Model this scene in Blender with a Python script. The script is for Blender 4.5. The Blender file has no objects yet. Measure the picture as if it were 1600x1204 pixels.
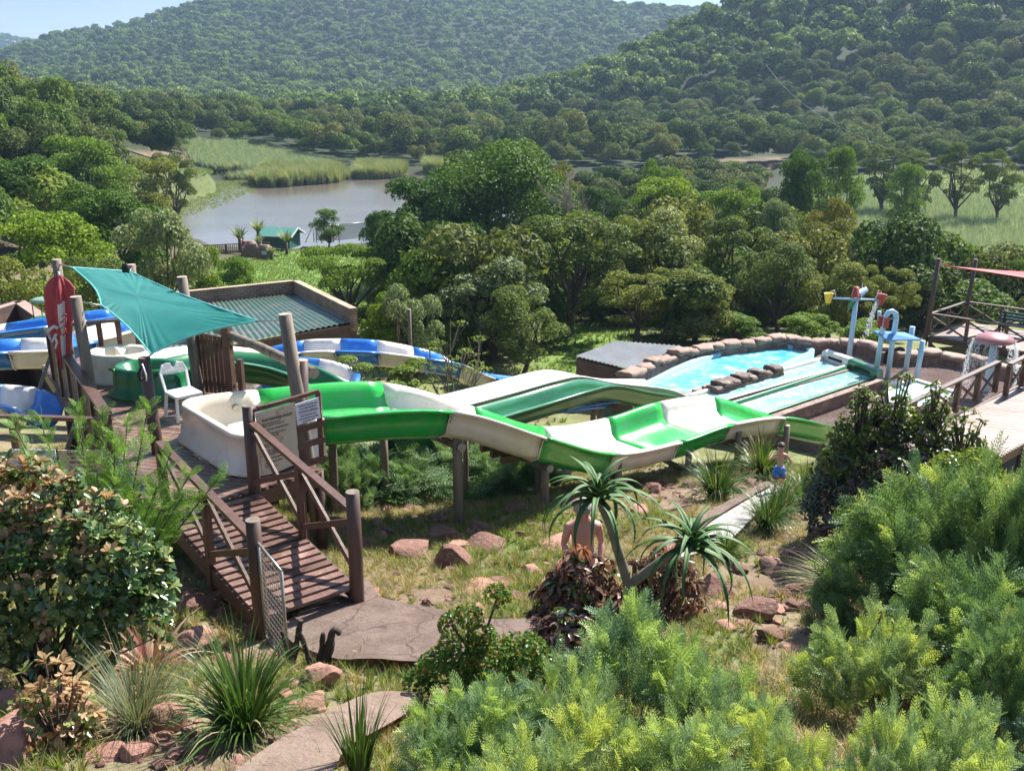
import bpy, math, random
import numpy as np
from mathutils import Vector, Matrix
R=math.radians; SC=bpy.context.scene; COL=SC.collection
random.seed(7); RNG=np.random.default_rng(11)
# ---------------------------------------------------------------- camera, sky, sun, exposure
CAMZ=10.0; PITCH=R(17.2); F=1550.0
cd=bpy.data.cameras.new('camera'); cam=bpy.data.objects.new('camera',cd); COL.objects.link(cam)
cam.location=(0,0,CAMZ); cam.rotation_euler=(R(90)-PITCH,0,0)
cd.sensor_fit='HORIZONTAL'; cd.sensor_width=36; cd.lens=36*F/1600; cd.clip_start=.05; cd.clip_end=6000
SC.camera=cam
SUN_EL=R(46); SUN_AZ=R(40)      # azimuth from +Y (view direction) towards +X
w=bpy.data.worlds.new("World"); SC.world=w; w.use_nodes=True
nt=w.node_tree; nt.nodes.clear()
out=nt.nodes.new('ShaderNodeOutputWorld'); bg=nt.nodes.new('ShaderNodeBackground')
sky=nt.nodes.new('ShaderNodeTexSky'); sky.sky_type='NISHITA'; sky.sun_disc=False
sky.sun_elevation=SUN_EL; sky.sun_rotation=SUN_AZ; sky.air_density=1.0; sky.ozone_density=2.5; sky.dust_density=.35; sky.altitude=900
tc=nt.nodes.new('ShaderNodeTexCoord'); mp=nt.nodes.new('ShaderNodeMapping'); mp.inputs['Scale'].default_value=(1,1,4.5)
nz=nt.nodes.new('ShaderNodeTexNoise'); nz.inputs['Scale'].default_value=3.2; nz.inputs['Detail'].default_value=7
cr=nt.nodes.new('ShaderNodeValToRGB'); cr.color_ramp.elements[0].position=.5; cr.color_ramp.elements[1].position=.7
mx=nt.nodes.new('ShaderNodeMixRGB'); mx.inputs[2].default_value=(3.4,3.9,4.8,1)
ml=nt.nodes.new('ShaderNodeMath'); ml.operation='MULTIPLY'; ml.inputs[1].default_value=.75
L=nt.links.new
L(tc.outputs['Generated'],mp.inputs[0]); L(mp.outputs[0],nz.inputs['Vector']); L(nz.outputs[0],cr.inputs[0]); L(cr.outputs[0],ml.inputs[0])
L(ml.outputs[0],mx.inputs[0]); sxz=nt.nodes.new('ShaderNodeSeparateXYZ'); L(tc.outputs['Generated'],sxz.inputs[0]); hr=nt.nodes.new('ShaderNodeValToRGB')   # painted tint dims the sky band right above the hills
hr.color_ramp.elements[0].position=.06; hr.color_ramp.elements[0].color=(.5,.5,.66,1); hr.color_ramp.elements[1].position=.17; hr.color_ramp.elements[1].color=(1,1,1,1)
L(sxz.outputs[2],hr.inputs[0]); hm=nt.nodes.new('ShaderNodeMixRGB'); hm.blend_type='MULTIPLY'; hm.inputs[0].default_value=1; L(sky.outputs[0],hm.inputs[1]); L(hr.outputs[0],hm.inputs[2]); L(hm.outputs[0],mx.inputs[1]); L(mx.outputs[0],bg.inputs[0]); L(bg.outputs[0],out.inputs[0])
bg.inputs[1].default_value=.08
sd=bpy.data.lights.new('sun','SUN'); sun=bpy.data.objects.new('sun',sd); COL.objects.link(sun)
sd.energy=5.0; sd.angle=R(.5); sd.color=(1,.945,.86)
sv=Vector((math.sin(SUN_AZ)*math.cos(SUN_EL),math.cos(SUN_AZ)*math.cos(SUN_EL),math.sin(SUN_EL)))
sun.rotation_euler=sv.to_track_quat('Z','Y').to_euler(); sun.location=sv*60
SC.view_settings.view_transform='Standard'; SC.view_settings.look='None'; SC.view_settings.exposure=1.35; SC.view_settings.gamma=1
SC.cycles.max_bounces=6; SC.cycles.diffuse_bounces=3; SC.cycles.glossy_bounces=3; SC.cycles.transmission_bounces=4
SC.cycles.volume_bounces=0; SC.cycles.transparent_max_bounces=6
# ---------------------------------------------------------------- surveying helpers: a sight line of the photograph -> a point on a known height / distance
cp,sp=math.cos(PITCH),math.sin(PITCH)
def ray(u,v):
    a=(u-800)/F; b=(602-v)/F
    return Vector((a,cp+b*sp,-sp+b*cp))
def G(u,v,z):
    d=ray(u,v); t=(z-CAMZ)/d.z; return Vector((d.x*t,d.y*t,z))
def D(u,v,Y):
    d=ray(u,v); t=Y/d.y; return Vector((d.x*t,Y,CAMZ+d.z*t))
# ---------------------------------------------------------------- object helpers
def tag(o,label=None,cat=None,group=None,kind=None):
    if label: o['label']=label
    if cat: o['category']=cat
    if group: o['group']=group
    if kind: o['kind']=kind
    return o
def thing(name,label,cat,loc=(0,0,0),group=None,rotz=0):
    o=bpy.data.objects.new(name,None); COL.objects.link(o); o.location=loc; o.rotation_euler=(0,0,rotz); o.empty_display_size=.2
    return tag(o,label,cat,group)
def link(name,me,parent=None,loc=None):
    o=bpy.data.objects.new(name,me); COL.objects.link(o)
    if parent is not None: o.parent=parent
    if loc is not None: o.location=loc
    return o
def copy_tree(o,parent=None):
    c=o.copy(); COL.objects.link(c); c.parent=parent
    for ch in list(o.children): copy_tree(ch,c)
    return c
def arr_mesh(name,V,Fc,mats,mi=None,smooth=False):
    V=np.asarray(V,dtype=np.float32); Fc=np.asarray(Fc,dtype=np.int32)
    me=bpy.data.meshes.new(name); n,k=Fc.shape
    me.vertices.add(len(V)); me.vertices.foreach_set('co',V.ravel())
    me.loops.add(n*k); me.loops.foreach_set('vertex_index',Fc.ravel())
    me.polygons.add(n); me.polygons.foreach_set('loop_start',np.arange(0,n*k,k,dtype=np.int32))
    try: me.polygons.foreach_set('loop_total',np.full(n,k,dtype=np.int32))
    except Exception: pass
    for m in mats: me.materials.append(m)
    if mi is not None: me.polygons.foreach_set('material_index',np.asarray(mi,dtype=np.int32))
    me.polygons.foreach_set('use_smooth',np.full(n,smooth,dtype=bool))
    me.update(calc_edges=True); me.validate(); return me
class MB:
    def __init__(s): s.v=[]; s.f=[]; s.m=[]; s.sm=[]
    def add(s,vs,fs,m=0,smooth=False):
        b=len(s.v); s.v+=[Vector(p) for p in vs]
        for f in fs: s.f.append([b+i for i in f]); s.m.append(m); s.sm.append(smooth)
        return s
    def box(s,c,size,rz=0,m=0,M=None):
        hx,hy,hz=size[0]/2,size[1]/2,size[2]/2
        vs=[Vector((x*hx,y*hy,z*hz)) for z in(-1,1) for y in(-1,1) for x in(-1,1)]
        T=M if M is not None else Matrix.Rotation(rz,3,'Z')
        c=Vector(c); vs=[T@p+c for p in vs]
        return s.add(vs,[(0,2,3,1),(4,5,7,6),(0,1,5,4),(2,6,7,3),(0,4,6,2),(1,3,7,5)],m)
    def bar(s,a,b,w,h,m=0,up=(0,0,1)):
        a=Vector(a); b=Vector(b); d=b-a; L_=d.length
        if L_<1e-5: return s
        x=d/L_; y=Vector(up).cross(x)
        if y.length<1e-4: y=Vector((1,0,0)).cross(x)
        y.normalize(); z=x.cross(y)
        return s.box((a+b)/2,(L_,w,h),M=Matrix((x,y,z)).transposed(),m=m)
    def cyl(s,a,b,r0,r1=None,n=12,m=0,cap=True,capm=None,smooth=True):
        return s.tube([a,b],[r0,r0 if r1 is None else r1],n,m,cap,capm,smooth)
    def tube(s,pts,rs,n=8,m=0,cap=True,capm=None,smooth=True):
        pts=[Vector(p) for p in pts]
        if not hasattr(rs,'__len__'): rs=[rs]*len(pts)
        vs=[]; prev=None
        for i,p in enumerate(pts):
            t=(pts[min(i+1,len(pts)-1)]-pts[max(i-1,0)])
            t=t.normalized() if t.length>1e-9 else Vector((0,0,1))
            if prev is None:
                x=t.cross(Vector((0,0,1)));
                if x.length<.05: x=t.cross(Vector((0,1,0)))
                x.normalize()
            else:
                x=prev-t*prev.dot(t); x.normalize()
            prev=x; y=t.cross(x)
            for k in range(n):
                a=2*math.pi*k/n; vs.append(p+(x*math.cos(a)+y*math.sin(a))*rs[i])
        fs=[(i*n+k,i*n+(k+1)%n,(i+1)*n+(k+1)%n,(i+1)*n+k) for i in range(len(pts)-1) for k in range(n)]
        s.add(vs,fs,m,smooth)
        if cap:
            b=len(s.v)-len(vs); cm=m if capm is None else capm
            s.f.append([b+k for k in range(n)][::-1]); s.m.append(cm); s.sm.append(False)
            s.f.append([b+(len(pts)-1)*n+k for k in range(n)]); s.m.append(cm); s.sm.append(False)
        return s
    def loft(s,rings,m=0,close=True,smooth=True,mfun=None,caps=False):
        n=len(rings[0]); vs=[p for r in rings for p in r]; b=len(s.v); s.v+=[Vector(p) for p in vs]
        for i in range(len(rings)-1):
            for k in range(n if close else n-1):
                s.f.append([b+i*n+k,b+i*n+(k+1)%n,b+(i+1)*n+(k+1)%n,b+(i+1)*n+k]); s.m.append(mfun(i,k) if mfun else m); s.sm.append(smooth)
        if caps:
            s.f.append([b+k for k in range(n)][::-1]); s.m.append(mfun(0,0) if mfun else m); s.sm.append(False)
            s.f.append([b+(len(rings)-1)*n+k for k in range(n)]); s.m.append(mfun(len(rings)-2,0) if mfun else m); s.sm.append(False)
        return s
    def prism(s,poly,z0,z1,m=0,mtop=None):
        n=len(poly); vs=[(p[0],p[1],z0) for p in poly]+[(p[0],p[1],z1) for p in poly]
        s.add(vs,[(k,(k+1)%n,n+(k+1)%n,n+k) for k in range(n)]+[tuple(range(n))[::-1]],m)
        b=len(s.v)-2*n; s.f.append([b+n+k for k in range(n)]); s.m.append(m if mtop is None else mtop); s.sm.append(False); return s
    def ball(s,c,r,m=0,n=10,sq=(1,1,1),smooth=True):
        c=Vector(c); rings=[]
        for i in range(n//2+1):
            a=math.pi*i/(n//2); a=min(max(a,.02),math.pi-.02)
            rings.append([c+Vector((math.sin(a)*math.cos(2*math.pi*k/n)*sq[0],math.sin(a)*math.sin(2*math.pi*k/n)*sq[1],math.cos(a)*sq[2]))*r for k in range(n)])
        return s.loft(rings,m,smooth=smooth,caps=True)
    def mesh(s,name,mats,off=(0,0,0)):
        me=bpy.data.meshes.new(name); o=Vector(off)
        me.from_pydata([tuple(p-o) for p in s.v],[],s.f)
        for m in mats: me.materials.append(m)
        me.polygons.foreach_set('material_index',s.m); me.polygons.foreach_set('use_smooth',s.sm); me.update(); return me
    def build(s,name,mats,parent=None,loc=None):
        if not isinstance(mats,(list,tuple)): mats=[mats]
        off=Vector((0,0,0))
        if parent is not None:
            q=parent
            while q is not None: off+=Vector(q.location); q=q.parent
        elif loc is not None: off=Vector(loc)
        return link(name,s.mesh(name,mats,off),parent,loc if parent is None else None)
def spline(pts,n=6):
    P=[Vector(p) for p in pts]; o=[]
    for i in range(len(P)-1):
        p0=P[max(i-1,0)];p1=P[i];p2=P[i+1];p3=P[min(i+2,len(P)-1)]
        for k in range(n):
            t=k/n; o.append(.5*((2*p1)+(p2-p0)*t+(2*p0-5*p1+4*p2-p3)*t*t+(3*p1-p0-3*p2+p3)*t**3))
    o.append(P[-1]); return o
# value noise
def _h(i,j,s): 
    n=(i.astype(np.int64)*374761393+j.astype(np.int64)*668265263+s*974711)&0xffffffff
    n=((n^(n>>13))*1274126177)&0xffffffff; return ((n^(n>>16))&0xffff)/65535.0
def vnoise(x,y,sc=1,seed=0,octv=3):
    x=np.asarray(x,float)/sc;y=np.asarray(y,float)/sc;r=0;a=1;t=0
    for o in range(octv):
        i=np.floor(x);j=np.floor(y);fx=x-i;fy=y-j;fx=fx*fx*(3-2*fx);fy=fy*fy*(3-2*fy);i=i.astype(np.int64);j=j.astype(np.int64)
        r=r+a*((_h(i,j,seed+o)*(1-fx)+_h(i+1,j,seed+o)*fx)*(1-fy)+(_h(i,j+1,seed+o)*(1-fx)+_h(i+1,j+1,seed+o)*fx)*fy);t+=a;a*=.5;x=x*2.03;y=y*2.03
    return r/t-.5
# ---------------------------------------------------------------- materials
def rgb(c): return (c[0],c[1],c[2],1)
def nodes(name):
    m=bpy.data.materials.new(name); m.use_nodes=True; t=m.node_tree; b=t.nodes['Principled BSDF']; return m,t,b
def coord(t,kind='Object',scale=(1,1,1)):
    c=t.nodes.new('ShaderNodeTexCoord'); mp=t.nodes.new('ShaderNodeMapping'); mp.inputs['Scale'].default_value=scale
    t.links.new(c.outputs[kind],mp.inputs[0]); return mp.outputs[0]
def noise(t,vec,scale,detail=4,rough=.55):
    n=t.nodes.new('ShaderNodeTexNoise'); n.inputs['Scale'].default_value=scale; n.inputs['Detail'].default_value=detail; n.inputs['Roughness'].default_value=rough
    t.links.new(vec,n.inputs['Vector']); return n.outputs[0]
def ramp(t,fac,stops):
    r=t.nodes.new('ShaderNodeValToRGB'); e=r.color_ramp.elements
    while len(e)<len(stops): e.new(.5)
    for k,(p,c) in enumerate(stops): e[k].position=p; e[k].color=rgb(c)
    t.links.new(fac,r.inputs[0]); return r.outputs[0]
def mix(t,f,a,b,mode='MIX'):
    m=t.nodes.new('ShaderNodeMixRGB'); m.blend_type=mode
    for k,x in enumerate((f,a,b)):
        if isinstance(x,(int,float)): m.inputs[k].default_value=x
        elif isinstance(x,tuple): m.inputs[k].default_value=rgb(x)
        else: t.links.new(x,m.inputs[k])
    return m.outputs[0]
def math_(t,op,a,b=0,c=None,clamp=False):
    m=t.nodes.new('ShaderNodeMath'); m.operation=op; m.use_clamp=clamp
    for k,x in enumerate((a,b,c)):
        if x is None: continue
        if isinstance(x,(int,float)): m.inputs[k].default_value=x
        else: t.links.new(x,m.inputs[k])
    return m.outputs[0]
def bump(t,b,h,strength=.3,dist=.02):
    n=t.nodes.new('ShaderNodeBump'); n.inputs['Strength'].default_value=strength; n.inputs['Distance'].default_value=dist
    t.links.new(h,n.inputs['Height']); t.links.new(n.outputs[0],b.inputs['Normal']); return n
def M(name,c1,c2=None,scale=3,rough=.6,metal=0,bmp=0,bscale=None,bdist=.01,stretch=(1,1,1),island=0,dirt=None,dsc=1.5,dlo=.5,dhi=.72,coat=0):
    m,t,b=nodes(name); b.inputs['Roughness'].default_value=rough; b.inputs['Metallic'].default_value=metal
    if coat: b.inputs['Coat Weight'].default_value=coat; b.inputs['Coat Roughness'].default_value=.12
    vec=coord(t,'Object',stretch)
    col=None
    if c2 is not None: col=ramp(t,noise(t,vec,scale,5,.6),[(.3,c1),(.7,c2)])
    if dirt is not None:
        d=ramp(t,noise(t,vec,dsc,7,.7),[(dlo,(0,0,0)),(dhi,(1,1,1))]); col=mix(t,d,col if col is not None else c1,dirt)
    if island:
        g=t.nodes.new('ShaderNodeNewGeometry'); v=math_(t,'MULTIPLY_ADD',g.outputs['Random Per Island'],island*2,1-island)
        col=mix(t,1,col if col is not None else c1,v,'MULTIPLY')
    if col is None: b.inputs['Base Color'].default_value=rgb(c1)
    else: t.links.new(col,b.inputs['Base Color'])
    if bmp: bump(t,b,noise(t,vec,bscale or scale*4,6,.65),bmp,bdist)
    return m
def leafmat(name,dark,light,transl=.35,rough=.55,objvar=.3,spec=.22,tint=(1.15,1.12,.6)):
    m,t,b=nodes(name); g=t.nodes.new('ShaderNodeNewGeometry'); oi=t.nodes.new('ShaderNodeObjectInfo')
    col=ramp(t,g.outputs['Random Per Island'],[(0,dark),(1,light)])
    v=math_(t,'MULTIPLY_ADD',oi.outputs['Random'],objvar,1-objvar*.5)
    col=mix(t,1,col,v,'MULTIPLY')
    h=ramp(t,oi.outputs['Random'],[(0,(.92,1,1.05)),(.5,(1,1,1)),(1,(1.18,1.03,.8))]); col=mix(t,1,col,h,'MULTIPLY')
    t.links.new(col,b.inputs['Base Color']); b.inputs['Roughness'].default_value=rough; b.inputs['Specular IOR Level'].default_value=spec
    tr=t.nodes.new('ShaderNodeBsdfTranslucent'); tc_=mix(t,1,col,tint,'MULTIPLY'); t.links.new(tc_,tr.inputs[0])
    ms=t.nodes.new('ShaderNodeMixShader'); ms.inputs[0].default_value=transl
    t.links.new(b.outputs[0],ms.inputs[1]); t.links.new(tr.outputs[0],ms.inputs[2])
    t.links.new(ms.outputs[0],t.nodes['Material Output'].inputs[0]); return m
def watermat(name,c1,c2,rough=.08,sc=2,bst=.3,bd=.05,foam=None,flo=.5,fhi=.62,fsc=2,stretch=(1,1,1)):
    m,t,b=nodes(name); vec=coord(t,'Object',stretch); col=ramp(t,noise(t,vec,sc*.3,3),[(.35,c1),(.65,c2)])
    b.inputs['Roughness'].default_value=rough; b.inputs['IOR'].default_value=1.33
    if foam:
        f=ramp(t,noise(t,vec,fsc,8,.75),[(flo,(0,0,0)),(fhi,(1,1,1))]); col=mix(t,f,col,foam)
    t.links.new(col,b.inputs['Base Color']); bump(t,b,noise(t,vec,sc,6,.6),bst,bd); return m
MT={}
MT['wood']=M('dark_stained_wood',(.12,.062,.045),(.07,.035,.026),8,.42,bmp=.4,bscale=25,stretch=(1,1,1),island=.3)
MT['plank']=M('worn_deck_planks',(.21,.125,.1),(.1,.058,.047),5,.33,bmp=.5,bscale=30,island=.35,dirt=(.33,.21,.18),dsc=3,dlo=.5,dhi=.7)
MT['plank2']=M('sunbleached_deck_planks',(.25,.17,.145),(.16,.105,.09),5,.45,bmp=.4,bscale=30,island=.2)
MT['pole']=M('weathered_round_pole',(.24,.19,.145),(.11,.09,.07),6,.8,bmp=.6,bscale=20,stretch=(1,1,.15),dirt=(.06,.05,.045),dsc=6)
MT['poleend']=M('sawn_pole_end',(.42,.36,.29),(.25,.2,.16),12,.8,bmp=.4)
MT['polebrown']=M('brown_painted_pole',(.1,.055,.04),(.06,.034,.027),6,.5,bmp=.5,bscale=20,stretch=(1,1,.2))
MT['white']=M('white_gelcoat',(.76,.72,.66),(.68,.63,.56),2.5,.3,bmp=.05,dirt=(.52,.47,.4),dsc=3.2,dlo=.5,dhi=.78,coat=.2)
MT['creamtub']=M('stained_cream_gelcoat',(.72,.66,.57),(.66,.58,.48),2,.35,dirt=(.42,.34,.26),dsc=2.2,dlo=.52,dhi=.78,coat=.3)
MT['green']=M('bright_green_gelcoat',(.012,.36,.045),(.022,.42,.07),1.4,.26,dirt=(.1,.36,.14),dsc=3.5,dlo=.45,dhi=.75,coat=.4)
MT['dgreen']=M('dark_green_gelcoat',(.01,.125,.045),(.015,.16,.06),1.4,.28,dirt=(.06,.22,.12),dsc=2.3,dlo=.5,dhi=.8,coat=.4)
MT['blue']=M('blue_gelcoat',(.02,.15,.5),(.03,.2,.6),1.4,.25,dirt=(.1,.28,.6),dsc=2.3,coat=.4)
MT['paleblue']=M('pale_blue_paint',(.42,.62,.75),(.36,.57,.72),3,.35)
MT['red']=M('red_paint',(.42,.06,.045),(.36,.05,.04),3,.4)
MT['yellow']=M('yellow_paint',(.75,.55,.05),None,3,.4)
MT['skyblue']=M('blue_painted_canopy',(.06,.25,.55),(.08,.3,.6),3,.4)
MT['plastic']=M('white_plastic',(.8,.8,.8),(.74,.74,.75),3,.3)
MT['steel']=M('galvanised_steel',(.4,.39,.37),(.3,.29,.27),8,.4,metal=.7)
MT['roofgreen']=M('faded_green_roof_sheet',(.035,.085,.065),(.06,.1,.075),.8,.5,metal=.1,dirt=(.14,.13,.1),dsc=1.2)
MT['roofgrey']=M('grey_roof_sheet',(.16,.175,.2),(.1,.115,.13),1.2,.9,metal=0,dirt=(.14,.12,.11),dsc=2)
MT['teal']=M('teal_roof_paint',(.07,.23,.19),(.09,.27,.22),2,.5)
MT['tealwall']=M('dark_teal_boards',(.02,.09,.08),(.03,.12,.1),2,.6)
MT['rock']=M('red_sandstone',(.25,.12,.09),(.13,.062,.05),1.6,.85,bmp=.9,bscale=7,bdist=.05,dirt=(.33,.23,.17),dsc=3)
MT['rockpale']=M('pinkish_sandstone',(.42,.22,.16),(.3,.15,.115),2.2,.85,bmp=.7,bscale=9,bdist=.03,dirt=(.2,.12,.1),dsc=4)
MT['rockwall']=M('artificial_rock',(.2,.115,.085),(.12,.075,.06),2,.6,bmp=.9,bscale=5,bdist=.06,dirt=(.34,.22,.16),dsc=1.5)
m,t,b=nodes('reddish_textured_concrete'); b.inputs['Roughness'].default_value=.85; vec=coord(t); vo=t.nodes.new('ShaderNodeTexVoronoi'); vo.feature='DISTANCE_TO_EDGE'; vo.inputs['Scale'].default_value=1.1; vd_=t.nodes.new('ShaderNodeMixRGB'); vd_.inputs[0].default_value=.25; t.links.new(vec,vd_.inputs[1]); nn_=t.nodes.new('ShaderNodeTexNoise'); nn_.inputs['Scale'].default_value=3; t.links.new(vec,nn_.inputs['Vector']); t.links.new(nn_.outputs['Color'],vd_.inputs[2]); t.links.new(vd_.outputs[0],vo.inputs['Vector'])
crk=ramp(t,vo.outputs['Distance'],[(0,(.55,.55,.55)),(.02,(1,1,1))]); cc_=ramp(t,noise(t,vec,2.2,9,.75),[(.3,(.29,.2,.165)),(.5,(.46,.335,.28)),(.68,(.6,.47,.4))])
t.links.new(mix(t,crk,(.1,.065,.05),cc_),b.inputs['Base Color']); bump(t,b,math_(t,'ADD',noise(t,vec,11,9,.8),math_(t,'MULTIPLY',crk,.25)),1,.07); MT['concrete']=m
MT['palepath']=M('pale_cracked_concrete',(.5,.38,.31),(.36,.26,.2),1.6,.85,bmp=.9,bscale=16,bdist=.04,dirt=(.22,.15,.11),dsc=2.5)
MT['whitepath']=M('white_painted_path',(.66,.64,.62),(.55,.52,.5),3,.7,bmp=.3)
MT['wetfloor']=M('wet_pinkish_pool_floor',(.42,.31,.28),(.28,.19,.165),.9,.09,bmp=1,bscale=9,bdist=.3)
MT['bark']=M('bark',(.12,.09,.07),(.06,.045,.035),6,.9,bmp=.8,bscale=14,bdist=.03)
MT['barkpale']=M('pale_grey_bark',(.22,.185,.15),(.13,.11,.085),6,.85,bmp=.5,bscale=14)
MT['char']=M('charred_wood',(.02,.015,.013),(.045,.035,.03),8,.8,bmp=.9,bscale=15,bdist=.03)
MT['dark']=M('dark_gap',(.02,.018,.016),None,3,.8)
MT['skin']=M('warm_skin',(.58,.34,.25),(.54,.3,.22),3,.5)  # warm skin tone with slight noise variation
MT['skin2']=M('flushed_skin',(.6,.33,.26),(.53,.25,.2),4,.5)
MT['hair']=M('dark_brown_hair',(.03,.018,.013),(.05,.03,.02),20,.6,bmp=.6,bscale=60)
MT['hairgrey']=M('grey_hair',(.35,.32,.3),(.22,.2,.18),20,.6,bmp=.6,bscale=60)
MT['shortblue']=M('blue_swim_shorts',(.03,.15,.5),(.04,.2,.6),6,.7)
MT['shortbrown']=M('rust_brown_short_hem',(.2,.05,.02),(.25,.07,.03),6,.7)
# ---------------------------------------------------------------- terrain
LZ=-8.0
def sk(u,v,Y,tree=0.0,off=0.0):
    p=D(u,v,Y); return (p.x,p.y,p.z-tree)
lake_px=[(205,352),(248,338),(270,316),(335,296),(335,281),(400,277),(520,276),(640,270),(700,268),(900,268),(1000,268),(1210,264),(1216,276),(1212,286),(1100,292),(960,300),(900,315),(800,335),(700,362),(600,374),(520,384),(470,390),(400,399),(300,396)]
LK=np.array([G(u,v,LZ)[:2] for u,v in lake_px])
def sdist(x,y,P):
    x=np.asarray(x,float);y=np.asarray(y,float);d=np.full(x.shape,1e9);ins=np.zeros(x.shape,bool);n=len(P)
    for i in range(n):
        ax,ay=P[i];bx,by=P[(i+1)%n];ex,ey=bx-ax,by-ay
        t=np.clip(((x-ax)*ex+(y-ay)*ey)/(ex*ex+ey*ey+1e-12),0,1)
        d=np.minimum(d,np.hypot(x-ax-t*ex,y-ay-t*ey))
        c=((ay>y)!=(by>y))&(x<(bx-ax)*(y-ay)/(by-ay+1e-12)+ax); ins^=c
    return np.where(ins,-d,d)
CP=[(0,-6,8.4),(0,0,8.2),(-9,0,7.6),(9,0,8),(0,4,6.1),(-5,4,5.7),(6,4,6.1),(0,6,5.2),(-4,6,5.15),(-4,7.5,4.75),(-1.3,6.6,5.1),(-9,7,5.6),(-14,8,6),(-5,8.5,4.4),(-2.6,9.2,4.15),(-1.2,9.6,4.15),(-5,11,4.0),(-4,12.5,3.75),(-6,14,3.5),(-8,18,3.0),(-12,13,4.5),(-12,20,2.8),
(0,9.8,4.05),(.5,8,4.55),(1,11.8,3.55),(-1,12.6,3.45),(-.9,14.6,3.1),(-1.5,16.5,2.6),(.5,15.5,3.05),(2,18,2.25),(4,19.5,2.0),(5,20.5,1.8),(4,13,3.4),(5,15.3,2.85),(6,18.5,2.0),(4.2,10.2,3.85),(8,10,4.4),(8,15,3.3),(10,18,2.3),(6.5,6,5.2),(12,8,5.6),(14,16,3.2),(5,23,.8),(7,22,1.2),
(0,20,1.4),(-3,20,1.6),(3,26,-.2),(9,26,-.4),(13,25,-.3),(-6,25,.6),(0,30,-.9),(8,33,-.7),(14,33,-.7),(18,33,-.7),(-10,30,-.2),(-8,40,-2),(5,45,-1.6),(15,42,-1.1),(20,30,0),(26,22,2.2),(20,45,-1.9),(26,42,-1.6),(0,60,-4),(-15,60,-4.8),(20,60,-4.2),(38,50,-3),(60,50,-1),(-14,86,-6.3),(-18,75,-5.6),(-10,98,-7),(-25,98,-7.2),(0,90,-7),(15,90,-7),(40,90,-7.6),(60,110,-7.6),(45,140,-7.7),(70,160,-7.3),(90,110,-6),(100,60,1),
(-22,60,-4.6),(-30,60,-3.5),(-40,90,-5),(-45,112,-4),(-38,65,-3),(-50,132,-5.5),(-46,60,-1),(-20,40,-1.5),(-30,30,3),(-28,12,8),(30,5,10),(-60,40,5),
sk(0,120,118,7.5),(-90,118,12),(-95,160,13),(-75,60,6),sk(70,148,124,7.5),sk(130,168,130,7.5),sk(200,186,142,7.5),sk(250,205,150,7.5),(-56,160,-3),(-62,185,-5),(-120,100,24),
(-50,210,-7.2),(-30,230,-7.4),(0,225,-7.5),(30,230,-7.5),(60,225,-7.4),(-60,300,-6.5),(0,300,-6.5),(-120,300,-3),(-110,420,-4),(0,420,-5.5),(-150,550,-4),(0,560,-4),(150,600,-4),(300,640,-2),(-260,560,2),
sk(10,106,1000,3),sk(60,70,1000,4),sk(150,49,1000,4),sk(280,16,1000,4),sk(400,-12,1000,4),sk(560,-24,1000,4),sk(800,-6,1000,4),sk(1000,10,1000,4),sk(1100,18,1000,4),sk(1300,24,1000,4),sk(1700,30,1000,4),sk(-120,112,1000,3),sk(-300,125,1000,3),
sk(200,80,800,4),sk(420,60,800,4),sk(640,58,800,4),sk(900,66,800,4),sk(1100,90,780,4),sk(60,118,800,4),
(-500,1350,-20),(0,1350,10),(500,1350,10),sk(-200,52,1900,0),sk(0,60,1900,0),sk(60,70,1900,0),sk(200,120,1900,0),(1200,1900,-20),(0,2600,-20),(-1600,2600,0),(1600,2600,0),(-1200,900,20),(1300,900,60),
(75,190,-6.5),(48,215,-7.4),(62,222,-7.2),(95,200,-5),(130,170,-2),(170,120,8),
sk(830,158,440,4),sk(870,138,440,4),sk(950,102,430,4),sk(1000,76,420,4),sk(1050,50,410,4),sk(1100,22,400,4),sk(1150,-2,400,4),sk(1300,-34,390,4),sk(1600,-60,380,4),sk(1800,-60,360,4),(420,300,110),
sk(1600,190,240,4),sk(1000,190,300,4),sk(1250,190,270,4),sk(1500,90,310,4),sk(1300,90,320,4),sk(1130,100,340,4),(110,560,0),(220,560,30),(400,560,60)]
CP=np.array(CP,float); _X=CP[:,:2]
_K=np.sqrt(((_X[:,None]-_X[None])**2).sum(-1)+.01)
_A=np.block([[_K,np.c_[np.ones(len(CP)),_X]],[np.c_[np.ones(len(CP)),_X].T,np.zeros((3,3))]])
_W=np.linalg.solve(_A+np.diag([.02]*len(CP)+[0]*3),np.r_[CP[:,2],0,0,0])
def hbase(x,y):
    x=np.asarray(x,float);y=np.asarray(y,float);sh=x.shape;x=x.ravel();y=y.ravel();o=np.empty(len(x))
    for i in range(0,len(x),20000):
        xx=x[i:i+20000];yy=y[i:i+20000]
        k=np.sqrt((xx[:,None]-_X[None,:,0])**2+(yy[:,None]-_X[None,:,1])**2+.01)
        o[i:i+20000]=k@_W[:-3]+_W[-3]+_W[-2]*xx+_W[-1]*yy
    return o.reshape(sh)
def height(x,y,rough=True):
    x=np.asarray(x,float);y=np.asarray(y,float); z=hbase(x,y)
    r=np.hypot(x,y)
    if rough:
        z=z+vnoise(x,y,.9,3,4)*np.clip(.26-r*.004,.0,.26)+vnoise(x,y,60,9,3)*np.clip((r-180)/300,0,1)*14
    far=(y>80)&(y<330)&(np.abs(x)<150)
    if far.any():
        s=np.full(x.shape,99.); s[far]=sdist(x[far],y[far],LK)
        z=np.where(s<0,np.minimum(z,LZ-.15-np.minimum(1.5,-s*.2)),np.where(s<12,np.maximum(z,LZ+.05+np.minimum(s*.05,.4)),z))
    return z
def H(x,y,rough=True): return float(height(np.array([x]),np.array([y]),rough)[0])
def poly_w(P): return np.array([[p.x,p.y] for p in P])
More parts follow.
